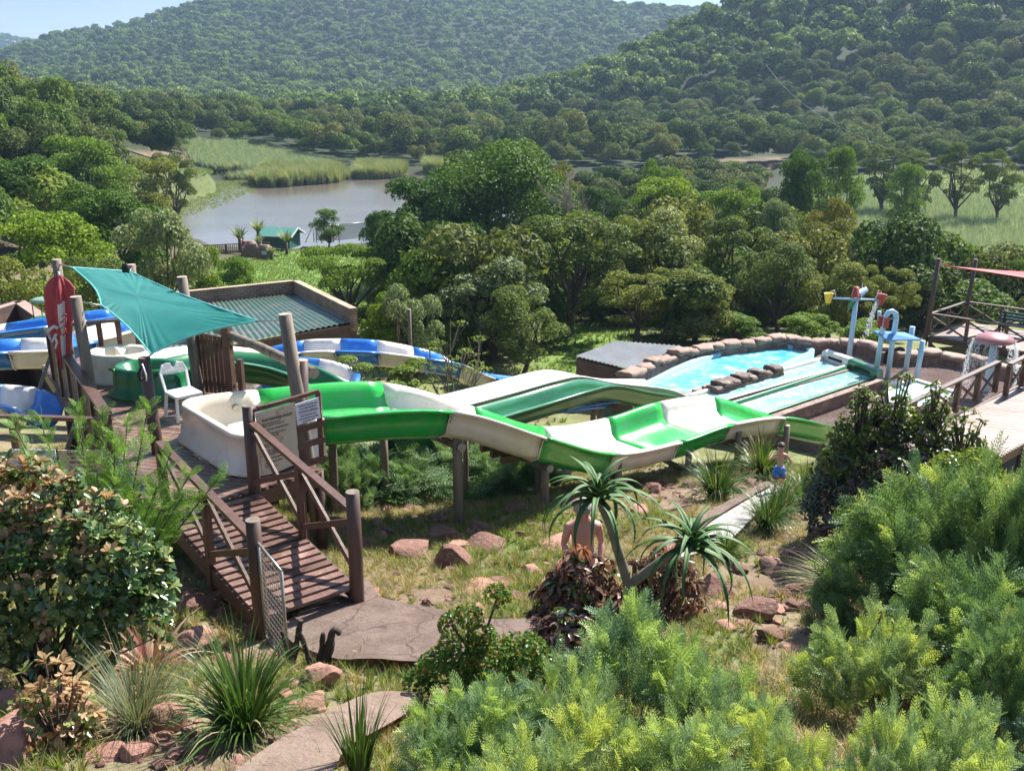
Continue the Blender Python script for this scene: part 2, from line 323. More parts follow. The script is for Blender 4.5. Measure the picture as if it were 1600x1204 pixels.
LAWN=np.array([(-26,62),(-10,58),(2,62),(6,80),(4,100),(-6,106),(-26,106),(-27,90)],float)
LAWN2=np.array([(0,36),(7,36),(6,52),(4,56),(1,50)],float)
MEAD=np.array([(34,86),(75,95),(110,150),(85,190),(52,186),(40,150),(30,105)],float)
BANK=np.array([(-58,128),(-46,130),(-43,150),(-44,180),(-50,186),(-60,165)],float)
def build_ground():
    NA,NR=300,330
    az=np.linspace(R(-74),R(74),NA); rr=1.2*np.exp(np.linspace(0,math.log(2700/1.2),NR))
    rr[:]=np.interp(np.linspace(0,1,NR),np.linspace(0,1,NR),rr)
    A,RR=np.meshgrid(az,rr,indexing='ij'); X=RR*np.sin(A); Y=RR*np.cos(A)-3
    Z=height(X,Y); V=np.stack([X,Y,Z],-1).reshape(-1,3)
    i,j=np.meshgrid(np.arange(NA-1),np.arange(NR-1),indexing='ij'); a=i*NR+j
    Fc=np.stack([a,a+NR,a+NR+1,a+1],-1).reshape(-1,4)[:,::-1]
    cx=X.ravel();cy=Y.ravel()
    g=np.zeros(len(cx)); 
    for P,k in ((LAWN,1),(LAWN2,1.),(MEAD,.75),(BANK,.6)):
        g=np.maximum(g,k*np.clip(.5-sdist(cx,cy,P)/3,0,1))
    g=np.maximum(g,.5*np.clip((cy-19)/9,0,1)*(cy<70)*np.clip(1+vnoise(cx,cy,4,5)*2,0,1)); g=np.maximum(g,np.clip(vnoise(cx,cy,1.6,77,3)*3.2+.15-.35*(cx>2.6),0,.8)*(cy<22)*(1-.8*((cy<9)&(cx<.5))))
    far=np.clip((np.hypot(cx,cy)-60)/60,0,1)
    m,t,b=nodes('veld_ground'); b.inputs['Roughness'].default_value=.9; b.inputs['Specular IOR Level'].default_value=.2
    at=t.nodes.new('ShaderNodeAttribute'); at.attribute_name='cover'; sp_=t.nodes.new('ShaderNodeSeparateColor'); t.links.new(at.outputs[0],sp_.inputs[0])
    vec=coord(t,'Object')
    soil=ramp(t,noise(t,vec,1.3,8,.7),[(.3,(.13,.085,.06)),(.5,(.2,.14,.1)),(.7,(.3,.23,.16))])
    straw=ramp(t,noise(t,vec,9,6,.7),[(.3,(.14,.11,.06)),(.7,(.34,.29,.18))])
    near=mix(t,ramp(t,noise(t,vec,.9,6,.65),[(.45,(0,0,0)),(.6,(1,1,1))]),soil,straw)
    lawn=ramp(t,noise(t,vec,.45,8,.75),[(.3,(.07,.13,.025)),(.55,(.13,.23,.04)),(.75,(.2,.24,.07))])
    c=mix(t,math_(t,'MULTIPLY',sp_.outputs[0],1),near,lawn)
    wood=ramp(t,noise(t,vec,.06,8,.7),[(.3,(.018,.03,.01)),(.6,(.028,.042,.016)),(.75,(.042,.044,.024))])
    c=mix(t,sp_.outputs[1],c,wood)
    c=mix(t,sp_.outputs[2],c,(.42,.27,.19))
    t.links.new(c,b.inputs['Base Color']); bump(t,b,noise(t,vec,7,9,.75),.8,.06)
    me=arr_mesh('ground',V,Fc,[m],smooth=True)
    sandy=np.clip(1-np.abs(sdist(cx,cy,np.array([G(240,297,LZ)[:2],G(285,285,LZ)[:2],G(280,268,LZ)[:2],G(225,285,LZ)[:2]])))/3,0,1)
    sandy=np.maximum(sandy,np.clip(1-np.abs(sdist(cx,cy,np.array([G(1040,266,LZ)[:2],G(1220,262,LZ)[:2],G(1215,255,LZ)[:2],G(1120,258,LZ)[:2]])))/4,0,1))
    fw=far*(1-np.clip(g,0,1))
    ca=me.color_attributes.new('cover','FLOAT_COLOR','POINT')
    ca.data.foreach_set('color',np.stack([g,fw,sandy*.45,np.ones_like(g)],-1).ravel().astype(np.float32))
    # the one sheet is cut along a few lines so that ground, slopes and hills have names of their own
    cen=V[Fc].mean(1); fx,fy=cen[:,0],cen[:,1]
    reg=np.zeros(len(Fc),int)
    reg[(fy>470)]=1; reg[(fy>1450)]=4
    ur=fx/np.maximum(fy,1); reg[(fy>225)&(fy<=520)&(ur>.05)&(cen[:,2]>-6.9)]=2
    reg[(fy>60)&(fy<200)&(fx<-36)&(cen[:,2]>-5.4)]=3
    hit=[]
    for k,nm in enumerate(('ground','far_hill','right_hill','left_hill','distant_hill')):
        F_=Fc[reg==k]
        if not len(F_): continue
        us,inv=np.unique(F_,return_inverse=True)
        mm=arr_mesh(nm,V[us],inv.reshape(F_.shape),[m],smooth=True)
        c2=mm.color_attributes.new('cover','FLOAT_COLOR','POINT')
        c2.data.foreach_set('color',np.stack([g,fw,sandy*.45,np.ones_like(g)],-1)[us].ravel().astype(np.float32))
        tag(link(nm,mm),kind='structure')
    bpy.data.meshes.remove(me)
build_ground()
# lake
mw,t,b=nodes('brown_lake_water'); vec=coord(t,'Object',(1,.45,1)); b.inputs['Roughness'].default_value=.12; b.inputs['IOR'].default_value=1.6
b.inputs['Base Color'].default_value=(.14,.12,.095,1)
n1=noise(t,vec,1.1,6,.7); calm=ramp(t,noise(t,coord(t,'Object',(.3,1,1)),.06,2),[(.35,(.45,.45,.45)),(.6,(1,1,1))])
tcx=t.nodes.new('ShaderNodeNewGeometry'); sx=t.nodes.new('ShaderNodeSeparateXYZ'); t.links.new(tcx.outputs['Position'],sx.inputs[0])
wind=math_(t,'MULTIPLY_ADD',sx.outputs[1],.12,-14.0,True)   # the breeze ruffles the open water, the lee under the near bank lies calm
wind=math_(t,'MULTIPLY_ADD',wind,.95,.05)
t.links.new(math_(t,'MULTIPLY_ADD',wind,.85,.1),b.inputs['Specular IOR Level'])  # sky reflection is also painted weaker towards the near bank
bn=t.nodes.new('ShaderNodeBump'); bn.inputs['Distance'].default_value=.12; t.links.new(math_(t,'MULTIPLY',wind,calm),bn.inputs['Strength']); t.links.new(n1,bn.inputs['Height']); t.links.new(bn.outputs[0],b.inputs['Normal'])
mb=MB(); bb=[(p[0],p[1],LZ) for p in ((-75,98),(75,98),(75,235),(-75,235))]; mb.add(bb,[(0,1,2,3)])
tag(mb.build('lake_water',mw),kind='structure')
# ---------------------------------------------------------------- leaves and crowns
def frames(n_,rng):
    n_=n_/np.maximum(np.linalg.norm(n_,axis=1,keepdims=True),1e-6)
    r=rng.normal(size=n_.shape); x=np.cross(n_,r); x/=np.maximum(np.linalg.norm(x,axis=1,keepdims=True),1e-6)
    return x,np.cross(n_,x),n_
def stamp(T,pos,X,Y,Z,s):
    T=np.asarray(T,float); P=pos[:,None]+s[:,None,None]*(T[None,:,0:1]*X[:,None]+T[None,:,1:2]*Y[:,None]+T[None,:,2:3]*Z[:,None])
    return P.reshape(-1,3)
LEAF=[(-.0,-.5,0),(.3,0,.1),(0,.5,0),(-.3,0,.1)]
def clump_pts(rng,cs,rs,n,flat=1.0,lo=-.35):
    w=rs**2; k=rng.choice(len(cs),n,p=w/w.sum()); d=rng.normal(size=(n,3)); d/=np.linalg.norm(d,axis=1,keepdims=True)
    d[:,2]=np.where(d[:,2]<lo,-d[:,2]*.6,d[:,2]); d/=np.linalg.norm(d,axis=1,keepdims=True)
    rad=rs[k]*(1-.42*rng.random(n)**2.2)
    return cs[k]+d*rad[:,None]*np.array([1,1,flat]),d
def crown_mesh(name,rng,cs,rs,n,leaf,mats,flat=1,up=.35,jit=.75,lo=-.35,mi=None):
    p,d=clump_pts(rng,cs,rs,n,flat,lo); nn=d+rng.normal(size=d.shape)*jit+np.array([0,0,up])
    X,Y,Z=frames(nn,rng); s=leaf*rng.uniform(.6,1.35,n)
    V=stamp(LEAF,p,X,Y,Z,s); Fc=np.arange(n*4).reshape(n,4)
    return arr_mesh(name,V,Fc,mats,None if mi is None else mi(p,rng))
def limb_mb(rng,cs,rs,fork,r0,lean=(0,0),n=6,twigs=1):
    mb=MB(); base=Vector((0,0,-.4)); fk=Vector((lean[0],lean[1],fork))
    mid=base.lerp(fk,.5)+Vector((rng.normal()*.06*fork,rng.normal()*.06*fork,0))
    tp=spline([base,mid,fk],3); mb.tube(tp,[r0*(1.25-.45*i/len(tp)) for i in range(len(tp))],n,0)
    for c,r in zip(cs,rs):
        c=Vector(c); a=fk+Vector((0,0,rng.uniform(-.25,.05)*fork)); m1=a.lerp(c,.5)+Vector((rng.normal(),rng.normal(),rng.normal()*.5))*.09*(c-a).length
        sp_=spline([a,m1,c],3); mb.tube(sp_,[max(.012,r0*.55*(1-.8*i/len(sp_))) for i in range(len(sp_))],5,0,cap=False)
        for q in range(twigs):
            d=Vector(rng.normal(size=3)).normalized()*r*.8; d.z=abs(d.z)*.7; m2=sp_[-3]; mb.tube([m2,m2.lerp(c+d,.55)+Vector((0,0,.04)),c+d],[r0*.16,r0*.1,.008],4,0,cap=False)
    return mb
LM={}
def LF(n,a_,b_,tr=.35,**k): k.setdefault('spec',.12); return leafmat(n,a_,b_,tr,rough=.6,**k)
LM['fresh']=LF('fresh_green_leaves',(.08,.155,.018),(.2,.31,.045))
LM['deep']=LF('deep_green_leaves',(.04,.095,.015),(.105,.19,.03),.3)
LM['olive']=LF('olive_green_leaves',(.085,.125,.026),(.2,.25,.07),.32)
LM['silver']=LF('silvery_green_leaves',(.12,.17,.06),(.3,.35,.17),.3,spec=.3)
LM['acacia']=LF('feathery_yellow_green_leaves',(.09,.165,.025),(.2,.29,.055),.4)
LM['ruddy']=LF('olive_leaves_with_rusty_tips',(.1,.12,.025),(.25,.25,.06),.3)
LM['far']=LF('distant_bushveld_foliage',(.065,.125,.028),(.19,.265,.075),.25,objvar=.95)
LM['far1']=LF('distant_fresh_green_foliage',(.07,.13,.02),(.175,.25,.045),.3)
LM['far2']=LF('distant_olive_foliage',(.075,.105,.028),(.19,.225,.07),.28)
LM['far3']=LF('distant_dark_green_foliage',(.035,.075,.015),(.1,.155,.032),.25)
SPEC={  # kind: height, crown radius, clumps, leaves, leaf size, flatness, material, fork height, bark
 'huge':(11,6.6,70,34000,.27,.85,'deep',1.2,'bark'),
 'dense':(7,3.6,40,19000,.19,.85,'deep',.7,'bark'),
 'fresh':(6,3.0,34,14000,.17,.8,'fresh',.6,'bark'),
 'olive':(6,2.9,34,12500,.16,.85,'olive',.8,'bark'),
 'open':(6.4,2.9,26,9500,.15,.8,'olive',1.7,'bark'),
 'silver':(5.6,2.6,32,12000,.16,.9,'silver',.6,'bark'),
 'acacia':(4.6,3.1,26,11000,.12,.4,'acacia',1.5,'bark'),
 'ruddy':(5.2,2.5,30,11500,.15,.8,'ruddy',.7,'bark'),
 'bush':(2.6,1.7,22,7500,.12,.9,'fresh',.3,'bark'),
 'palebush':(2.6,1.7,22,7500,.12,.9,'silver',.3,'bark')}
PROTO={}
def protos(kind,seed):
    key=(kind,seed)
    if key in PROTO: return PROTO[key]
    Ht,Rd,nc,nl,lf,fl,mt,fk,bk=SPEC[kind]; rng=np.random.default_rng(hash(kind+str(seed))%1 + sum(map(ord,kind))*17+seed)
    cs=[];zc=(Ht+fk)/2+.2; hz=(Ht-fk*.6)/2
    flat=kind=='acacia'
    for i in range(nc):
        a=rng.uniform(0,2*math.pi); q=math.sqrt(rng.uniform(.0,1)); zz=rng.uniform(-1,1)
        lim=math.sqrt(max(0,1-zz*zz*.75))*rng.uniform(.8,1.15) if not flat else 1-.35*(zz<0)
        cs.append((math.cos(a)*q*Rd*.78*lim,math.sin(a)*q*Rd*.78*lim,zc+zz*hz*.82 if not flat else Ht-.5-(.9 if zz<-.2 else 0)*rng.uniform(.6,1.3)-q*.35))
    cs=np.array(cs); rs=rng.uniform(.17,.34,nc)*Rd
    if kind in('open','acacia'): rs*=.8
    cm=crown_mesh(kind+'_crown',rng,cs,rs,nl,lf,[LM[mt]],fl,up=.5 if flat else .35)
    tm=limb_mb(rng,cs[:14],rs,fk,.035*Ht*.6+.03,(rng.normal()*.25,rng.normal()*.25)).mesh(kind+'_trunk',[MT[bk]])
    PROTO[key]=(cm,tm,Ht,Rd); return PROTO[key]
def tree(kind,u,vtop,wpx,Y,label,seed=0,cat='tree',group='trees below the water park',name=None,rot=None,ground=None):
    cm,tm,Ht,Rd=protos(kind,seed); top=D(u,vtop,Y); x=top.x; gz=H(x,Y) if ground is None else ground
    depth=Y*cp+(CAMZ-top.z)*sp; rad=wpx/2*depth/F; hh=max(1.2,top.z-gz)
    o=thing(name or ('bush' if 'bush' in kind else 'tree'),label,cat,(x,Y,gz),group); o.scale=(rad/Rd,rad/Rd,hh/Ht)
    o.rotation_euler=(0,0,rot if rot is not None else random.uniform(0,6.28))
    link('crown',cm,o); link('trunk',tm,o); return o
TREES=[
('huge',765,236,340,82,'huge dense dark green tree in the middle of the wood in front of the lake',0,'big_tree'),
('dense',655,285,190,77,'dark broad tree with drooping left edge overlapping the lake',1,'tree'),
('dense',592,338,90,74,'small dark tree lobe nearest the mesh fence by the lake',2,'tree'),
('ruddy',868,268,110,88,'olive tree at the right shoulder of the huge dark tree',0,'tree'),
('acacia',538,374,200,52,'flat topped feathery acacia beside the green lawn',0,'acacia_tree'),
('palebush',610,372,80,62,'small round pale topped tree behind the flat acacia',0,'tree'),
('silver',702,372,90,60,'pale grey green flat crowned tree under the huge dark tree',1,'tree'),
('fresh',640,395,150,54,'bright green tree right of the flat acacia',0,'tree'),
('dense',690,428,170,45,'dark green tree behind the brick roofed building and curved blue slide',1,'tree'),
('silver',770,412,190,42,'broad grey green leafy tree behind the blue and white slide',0,'tree'),
('open',885,328,250,47,'tall open crowned tree with a slanting dark trunk on the bright grass',0,'tall_tree'),
('olive',965,345,150,52,'olive grey tree right of the tall open crowned tree',1,'tree'),
('silver',1020,335,180,56,'wide silvery topped tree in the middle of the wood',0,'tree'),
('open',1000,420,170,43,'thin leaved tree standing over the grey corrugated pump roof',1,'tree'),
('fresh',1037,256,90,96,'round crowned tree rising above the wood in front of the brown backwater',0,'tree'),
('fresh',1045,288,170,82,'bright green tree below the round crowned one at the backwater',1,'tree'),
('fresh',1120,300,150,76,'yellow green tree left of centre below the sandy shore',2,'tree'),
('fresh',1185,302,120,74,'leafy green tree with paler left side below the sandy shore',0,'tree'),
('silver',1213,325,90,60,'narrow grey topped tree right of the silvery wide one',1,'tree'),
('dense',1262,246,120,92,'dark globe shaped tree at the left edge of the reed meadow',0,'tree'),
('fresh',1318,240,80,104,'lighter tree just behind the dark globe shaped tree',1,'tree'),
('ruddy',1303,318,105,66,'yellowish rounded tree at the edge of the reed meadow',1,'tree'),
('ruddy',1290,352,130,58,'brown tipped tree below the yellowish rounded tree',0,'tree'),
('open',1150,350,170,50,'grey leaved tree with forked dark trunk behind the stone pool wall',2,'tree'),
('olive',1225,392,150,47,'olive tree straight behind the turquoise pool',0,'tree'),
('fresh',1370,372,130,56,'soft green tree behind the tipping bucket pole',2,'tree'),
('open',1390,420,130,46,'slim trunked tree right behind the blue canopy of the splash frame',1,'tree'),
('fresh',1445,395,110,58,'sunlit yellow green tree left of the raised viewing deck',0,'tree'),
('olive',1512,398,120,56,'tree behind the back corner of the raised viewing deck',1,'tree'),
('acacia',1585,390,130,54,'feathery tree at the right edge behind the red shade sail',1,'tree'),
('olive',1305,415,150,45,'tree directly behind the bucket pole with dark inside',2,'tree'),
('olive',1090,425,170,44,'shady tree left of the turquoise pool end',2,'tree'),
('dense',930,300,110,90,'dark tree beside the bare grey twiggy tree',2,'tree'),
('bush',588,478,110,38,'pale leafy bush at the right end of the brick building',1,'bush'),
('palebush',640,470,130,37,'silver green bush behind the looping blue slide',1,'bush'),
('olive',820,455,160,39,'leafy shrubby tree just behind the white slide hump',2,'tree'),
('bush',1360,505,110,41,'low bush at the foot of the wood behind the bucket pole',0,'bush'),
('bush',1270,505,120,42,'low sunlit bush between the pool wall and the wood',1,'bush'),
('bush',1150,505,120,43,'low bush above the curved stone pool wall',0,'bush'),
('palebush',1440,480,90,50,'grey bush beneath the raised viewing deck corner',0,'bush'),
('fresh',510,330,56,110,'small round tree on the near shore of the lake',1,'tree'),
('bush',362,404,85,66,'yellow green bush left of the lawn behind the shade sail',0,'bush'),
('bush',318,398,95,62,'round bush beside the left end of the lakeside railing',1,'bush'),
('palebush',248,352,170,56,'grey green rounded tree behind the shade sail pole',0,'tree'),
('fresh',70,345,240,50,'leafy bright tree at the lower left behind the umbrella',1,'tree'),
('dense',170,300,220,64,'dark tree behind the top edge of the shade sail',0,'tree'),
('olive',10,420,180,38,'dark leafy tree at the left edge above the small brick wall',0,'tree'),
('olive',150,405,140,42,'shadowy tree right behind the closed red umbrella',1,'tree'),
('dense',20,250,200,84,'broad dark green tree at the left edge of the hillside',1,'tree'),
('fresh',120,215,170,98,'bright leafy tree halfway up the left hillside',2,'tree'),
('olive',230,250,120,108,'grey green tree at the foot of the left hillside above the lake',1,'tree'),
('open',262,235,90,128,'thin trunked tree beside the sandy clearing at the lake',0,'tree'),
('open',1385,230,110,132,'wide tree at the left end of the row behind the reed meadow',1,'tree'),
('open',1446,232,95,128,'upright tree second in the row behind the reed meadow',0,'tree'),
('open',1508,233,95,124,'upright tree in the middle of the row behind the reed meadow',2,'tree'),
('open',1570,236,85,122,'slender tree at the right end of the row behind the reed meadow',1,'tree'),
('bush',1250,300,60,120,'bush on the left edge of the reed meadow',1,'bush'),
('fresh',1420,262,80,118,'low tree at the back of the reed meadow',1,'tree'),
('olive',960,215,60,232,'solitary pale tree on the far bank of the backwater',1,'tree'),
('bush',825,228,70,170,'tree just showing above the huge dark tree',0,'tree'),
]
for (k,u,v,wp,Y,lb,sd_,nm) in TREES:
    tree(k,u,v,wp,Y,lb,sd_,'bush' if 'bush' in nm else 'tree',name=nm,group=('bushes below the water park' if 'bush' in nm else 'trees below the water park'))
# ---------------------------------------------------------------- far woods
def far_proto(seed,nl=420,leaf=.85,mat='far'):
    rng=np.random.default_rng(500+seed); nc=9; Rd=2.9; cs=[]
    for i in range(nc):
        a=rng.uniform(0,6.28);q=math.sqrt(rng.random()); cs.append((math.cos(a)*q*Rd*.68,math.sin(a)*q*Rd*.68,2.6+rng.uniform(-1.1,1.5)*(1-q*.4)))
    rs=rng.uniform(.32,.5,nc)*Rd
    return crown_mesh('bushveld_tree',rng,np.array(cs)*np.array([1,1,1.2]),rs,nl,leaf,[LM[mat]],1.0,up=.3,jit=.55,lo=-.2)
FP=[far_proto(i) for i in range(5)]
MP=[far_proto(20+i,3600,.3,'far%d'%(i%3+1)) for i in range(6)]
def poisson(xr,yr,step,seed):
    rng=np.random.default_rng(seed); xs=np.arange(xr[0],xr[1],step); ys=np.arange(yr[0],yr[1],step)
    X,Y=np.meshgrid(xs,ys); X=X+rng.uniform(-.48,.48,X.shape)*step; Y=Y+rng.uniform(-.48,.48,Y.shape)*step
    return X.ravel(),Y.ravel(),rng
def inview(x,y,z,m=60):
    d=y*cp-(z-CAMZ)*sp; u=800+F*x/np.maximum(d,.1); v=602-F*((z-CAMZ)*cp+y*sp)/np.maximum(d,.1)
    return (d>1)&(u>-m*2)&(u<1600+m*2)&(v>-m*3)&(v<1300)
PTS=[]
# left hillside 
x,y,rng=poisson((-110,-36),(62,200),3.9,1); z=height(x,y); s=sdist(x,y,LK)
k=(x<-36-(y-60)*.12)&(s>4)&(sdist(x,y,BANK)>1)&(y<178+0*x); PTS.append((x[k],y[k],z[k],rng.uniform(.8,1.45,k.sum()),np.full(k.sum(),1)))
# floor of the valley behind the lake and right shore woods
x,y,rng=poisson((-300,330),(205,640),5.3,2); z=height(x,y); s=sdist(x,y,LK)
reed=np.array([G(320,257,LZ)[:2],G(400,253,LZ)[:2],G(490,259,LZ)[:2],G(640,262,LZ)[:2],G(640,280,LZ)[:2],G(290,290,LZ)[:2]])
clr=np.array([(47,215),(62,215),(66,240),(56,243)]) 
k=(s>5)&(sdist(x,y,reed)>2)&(sdist(x,y,clr)>0)&~((x>40)&(y<222)); 
k&=~((x<-62)&(x>-85)&(y>230)&(y<275)&(rng.random(len(x))<.5))
PTS.append((x[k],y[k],z[k],rng.uniform(.65,1.0,k.sum())*rng.choice([1,1,1.5,1.9],k.sum()),np.full(k.sum(),2)))
# behind the meadow on the right
x,y,rng=poisson((48,190),(138,222),5.0,3); z=height(x,y)
k=(sdist(x,y,LK)>5)&(sdist(x,y,MEAD)>3)&(y>150-(x-60)*.3)&((y>185)|(x>64))&~((x<78)&(y<190)&(y>150)&(rng.random(len(x))<.6)); PTS.append((x[k],y[k],z[k],rng.uniform(.8,1.4,k.sum()),np.full(k.sum(),2)))
# far hills
x,y,rng=poisson((-620,760),(640,1080),7.4,4); z=height(x,y); k=np.abs(x)<y*.6+40; PTS.append((x[k],y[k],z[k],rng.uniform(.75,1.1,k.sum())*rng.choice([1,1,1.4,1.8],k.sum()),np.full(k.sum(),3)))
x,y,rng=poisson((-1100,-500),(1700,1960),11,5); z=height(x,y); PTS.append((x,y,z,rng.uniform(1.6,2.4,len(x)),np.full(len(x),3)))
# filler wood of the middle distance
x,y,rng=poisson((-30,95),(44,172),3.3,6); z=height(x,y); s=sdist(x,y,LK)
k=(s>6)&(sdist(x,y,LAWN)>2.5)&(sdist(x,y,LAWN2)>1.5)&(sdist(x,y,MEAD)>2)&(x>-6-(y-46)*.05)&~((x<4)&(y>84))&((y<104)|((x>8)&(s>3)))&~((x>30)&(sdist(x,y,MEAD)<4))&(y<168)&~((x/y>-.3)&(x/y<-.085)&(y<78))&~((y>58)&(x>.32*y))&~((y>62)&(x>.26*y)&(rng.random(len(x))<.5))&~((x>12)&(x<30)&(y<50))
PTS.append((x[k],y[k],z[k],rng.uniform(.7,1.15,k.sum()),np.full(k.sum(),0)))
x,y,rng=poisson((-22,34),(39,66),2.1,16); z=height(x,y)
k=(sdist(x,y,LAWN)>1)&(sdist(x,y,LAWN2)>-.6)&(x>-6-(y-46)*.3)&~((x>11)&(x<30)&(y<50))&~((x<2)&(y<41))&(y>39+(x>3)*3)
PTS.append((x[k],y[k],z[k],rng.uniform(.28,.5,k.sum()),np.full(k.sum(),0)))
X=np.concatenate([p[0] for p in PTS]);Y=np.concatenate([p[1] for p in PTS]);Z=np.concatenate([p[2] for p in PTS]);S=np.concatenate([p[3] for p in PTS]);K=np.concatenate([p[4] for p in PTS])
k=inview(X,Y,Z); X,Y,Z,S,K=X[k],Y[k],Z[k],S[k],K[k]
RZ=RNG.uniform(0,6.28,len(X)); order=np.argsort(np.hypot(X,Y)/S); IND=order[:238]; REST=order[238:]
LBL={0:('bushy tree filling the wood between the water park and the lake','trees filling the wood below the water park'),
     1:('leafy tree on the steep left hillside above the lake','trees on the left hillside'),
     2:('tree in the woodland across the lake at the foot of the hills','trees in the woodland across the lake')}
KC=('bright green','olive grey','dark green')
for i in IND:
    ci=i%3
    if int(K[i])==1 and i%2: ci=0
    kc=KC[ci]; u_=800+F*X[i]/(Y[i]*cp-(Z[i]-CAMZ)*sp); K_=int(K[i])
    if K_==1: where=('high on the left hillside' if Z[i]>2 else 'halfway up the left hillside' if Z[i]>-2.5 else 'low on the left hillside near the shore')+(' by the left edge' if u_<110 else '')
    elif K_==0: where='in the wood '+('left of the huge dark tree' if u_<620 else 'below the huge dark tree' if u_<900 else 'left of the turquoise pool' if u_<1080 else 'behind the turquoise pool' if u_<1280 else 'behind the splash area')+(' near the lake' if Y[i]>78 else '')
    else: where=('at the foot of the right hill' if u_>1250 else 'across the backwater' if u_>850 else 'across the lake behind the reeds')+(' in the front row' if Y[i]<225 else '')
    lb='bushy %s tree %s'%(kc,where)
    o=link('bushveld_tree',MP[ci+3*((i//3)%2)],None,(X[i],Y[i],Z[i]-.3)); o.rotation_euler=(0,0,RZ[i]); q=S[i]; o.scale=(q,q,q*(1+.25*math.sin(i)))
    tag(o,lb,'tree',lb.replace('tree','trees',1))
def gn_scatter(name,P,sc,rz,meshes,label,cat,tilt=None,kind='stuff',group=None):
    cx=bpy.data.collections.new(name+'_kinds')
    for q,m in enumerate(meshes): o=bpy.data.objects.new(name+'_kind',m); cx.objects.link(o)
    me=bpy.data.meshes.new(name); me.vertices.add(len(P)); me.vertices.foreach_set('co',np.asarray(P,np.float32).ravel())
    for an,tp,dt in (('scl','FLOAT',sc),('rz','FLOAT',rz)):
        a=me.attributes.new(an,tp,'POINT'); a.data.foreach_set('value',np.asarray(dt,np.float32))
    a=me.attributes.new('pick','INT','POINT'); a.data.foreach_set('value',RNG.integers(0,len(meshes),len(P)).astype(np.int32))
    o=link(name,me); g=bpy.data.node_groups.new(name,'GeometryNodeTree')
    g.interface.new_socket('Geometry',in_out='INPUT',socket_type='NodeSocketGeometry'); g.interface.new_socket('Geometry',in_out='OUTPUT',socket_type='NodeSocketGeometry')
    N=g.nodes.new; gi=N('NodeGroupInput'); go=N('NodeGroupOutput'); ip=N('GeometryNodeInstanceOnPoints'); ci=N('GeometryNodeCollectionInfo')
    ci.inputs['Collection'].default_value=cx; ci.inputs['Separate Children'].default_value=True; ci.inputs['Reset Children'].default_value=True
    def at(nm,tp):
        n=N('GeometryNodeInputNamedAttribute'); n.data_type=tp; n.inputs[0].default_value=nm; return n.outputs['Attribute']
    cz=N('ShaderNodeCombineXYZ'); l=g.links.new; l(at('rz','FLOAT'),cz.inputs[2]); l(at('scl','FLOAT'),ip.inputs['Scale'])
    l(gi.outputs[0],ip.inputs['Points']); l(ci.outputs[0],ip.inputs['Instance']); ip.inputs['Pick Instance'].default_value=True
    l(at('pick','INT'),ip.inputs['Instance Index']); l(cz.outputs[0],ip.inputs['Rotation']); l(ip.outputs[0],go.inputs[0])
    md=o.modifiers.new('scatter','NODES'); md.node_group=g
    return tag(o,label,cat,group,kind)
near=REST[Y[REST]<330]; far=REST[Y[REST]>=330]
for idx,ms,nm,lb in ((near,MP,'woodland','continuous bushveld woodland covering the valley floor and lower slopes'),(far,FP,'hill_forest','distant forest covering the hills as one textured green mass')):
    gn_scatter(nm,np.stack([X[idx],Y[idx],Z[idx]-.4],-1),S[idx],RZ[idx],ms,lb,'woodland')
# ================================================================ STRUCTURES
V3=Vector
DZ=4.75
def lerp(a,b,t): return V3(a)+(V3(b)-V3(a))*t
def planks(name,poly,z,width,ang,parent,mat,th=.035,gap=.012,zfun=None):
    """boards cut to a polygon; ang = direction the boards run"""
    P=[V3((p[0],p[1],0)) for p in poly]; d=V3((math.cos(ang),math.sin(ang),0)); n=V3((-d.y,d.x,0))
    q=[p.dot(n) for p in P]; lo,hi=min(q),max(q); mb=MB(); k=lo
    while k<hi:
        c=k+width/2; xs=[]
        for i in range(len(P)):
            a,b=P[i],P[(i+1)%len(P)]; qa,qb=a.dot(n)-c,b.dot(n)-c
            if (qa<0)!=(qb<0): t=qa/(qa-qb); xs.append(lerp(a,b,t).dot(d))
        xs.sort()
        for i in range(0,len(xs)-1,2):
            a=d*xs[i]+n*c; b=d*xs[i+1]+n*c
            za=zfun(a) if zfun else z; zb=zfun(b) if zfun else z; j=random.uniform(-.002,.002)
            mb.bar((a.x,a.y,za-th/2+j),(b.x,b.y,zb-th/2+j),width-gap,th)
        k+=width
    return mb.build(name,mat,parent)
L0,L1,R0,R1=V3((-2.77,9.7,4.3)),V3((-4.36,11.5,4.75)),V3((-1.82,10.45,4.3)),V3((-3.42,12.25,4.75))
# ---- platform deck
dk=thing('slide_platform','dark wooden slide launching deck with worn wet planks above the rocky slope','deck',(-5.5,14.5,DZ))
DP=[L1.xy,R1.xy,(-2.7,12.95),(-3.1,13.6),(-3.9,15.2),(-4.3,16.6),(-5.6,17.6),(-6.6,18.9),(-8.3,19),(-9.0,18.3),(-5.4,12.6)]
planks('deck_boards',DP,DZ,.115,R(-14),dk,MT['plank'])
mb=MB()
for a,b in zip(DP,DP[1:]+DP[:1]): mb.bar((a[0],a[1],DZ-.14),(b[0],b[1],DZ-.14),.05,.2)
mb.build('edge_beam',MT['wood'],dk)
for x,y in ((-4.5,11.75),(-3.5,12.4),(-2.75,13.1),(-5.4,13),(-6.4,14.4),(-7.3,15.8),(-8.3,17.6),(-5,14.4),(-6.8,18),(-5.2,16.6),(-4,15.4)):
    MB().cyl((x,y,H(x,y)-.3),(x,y,DZ-.05),.075,m=0).build('support_post',MT['polebrown'],dk)
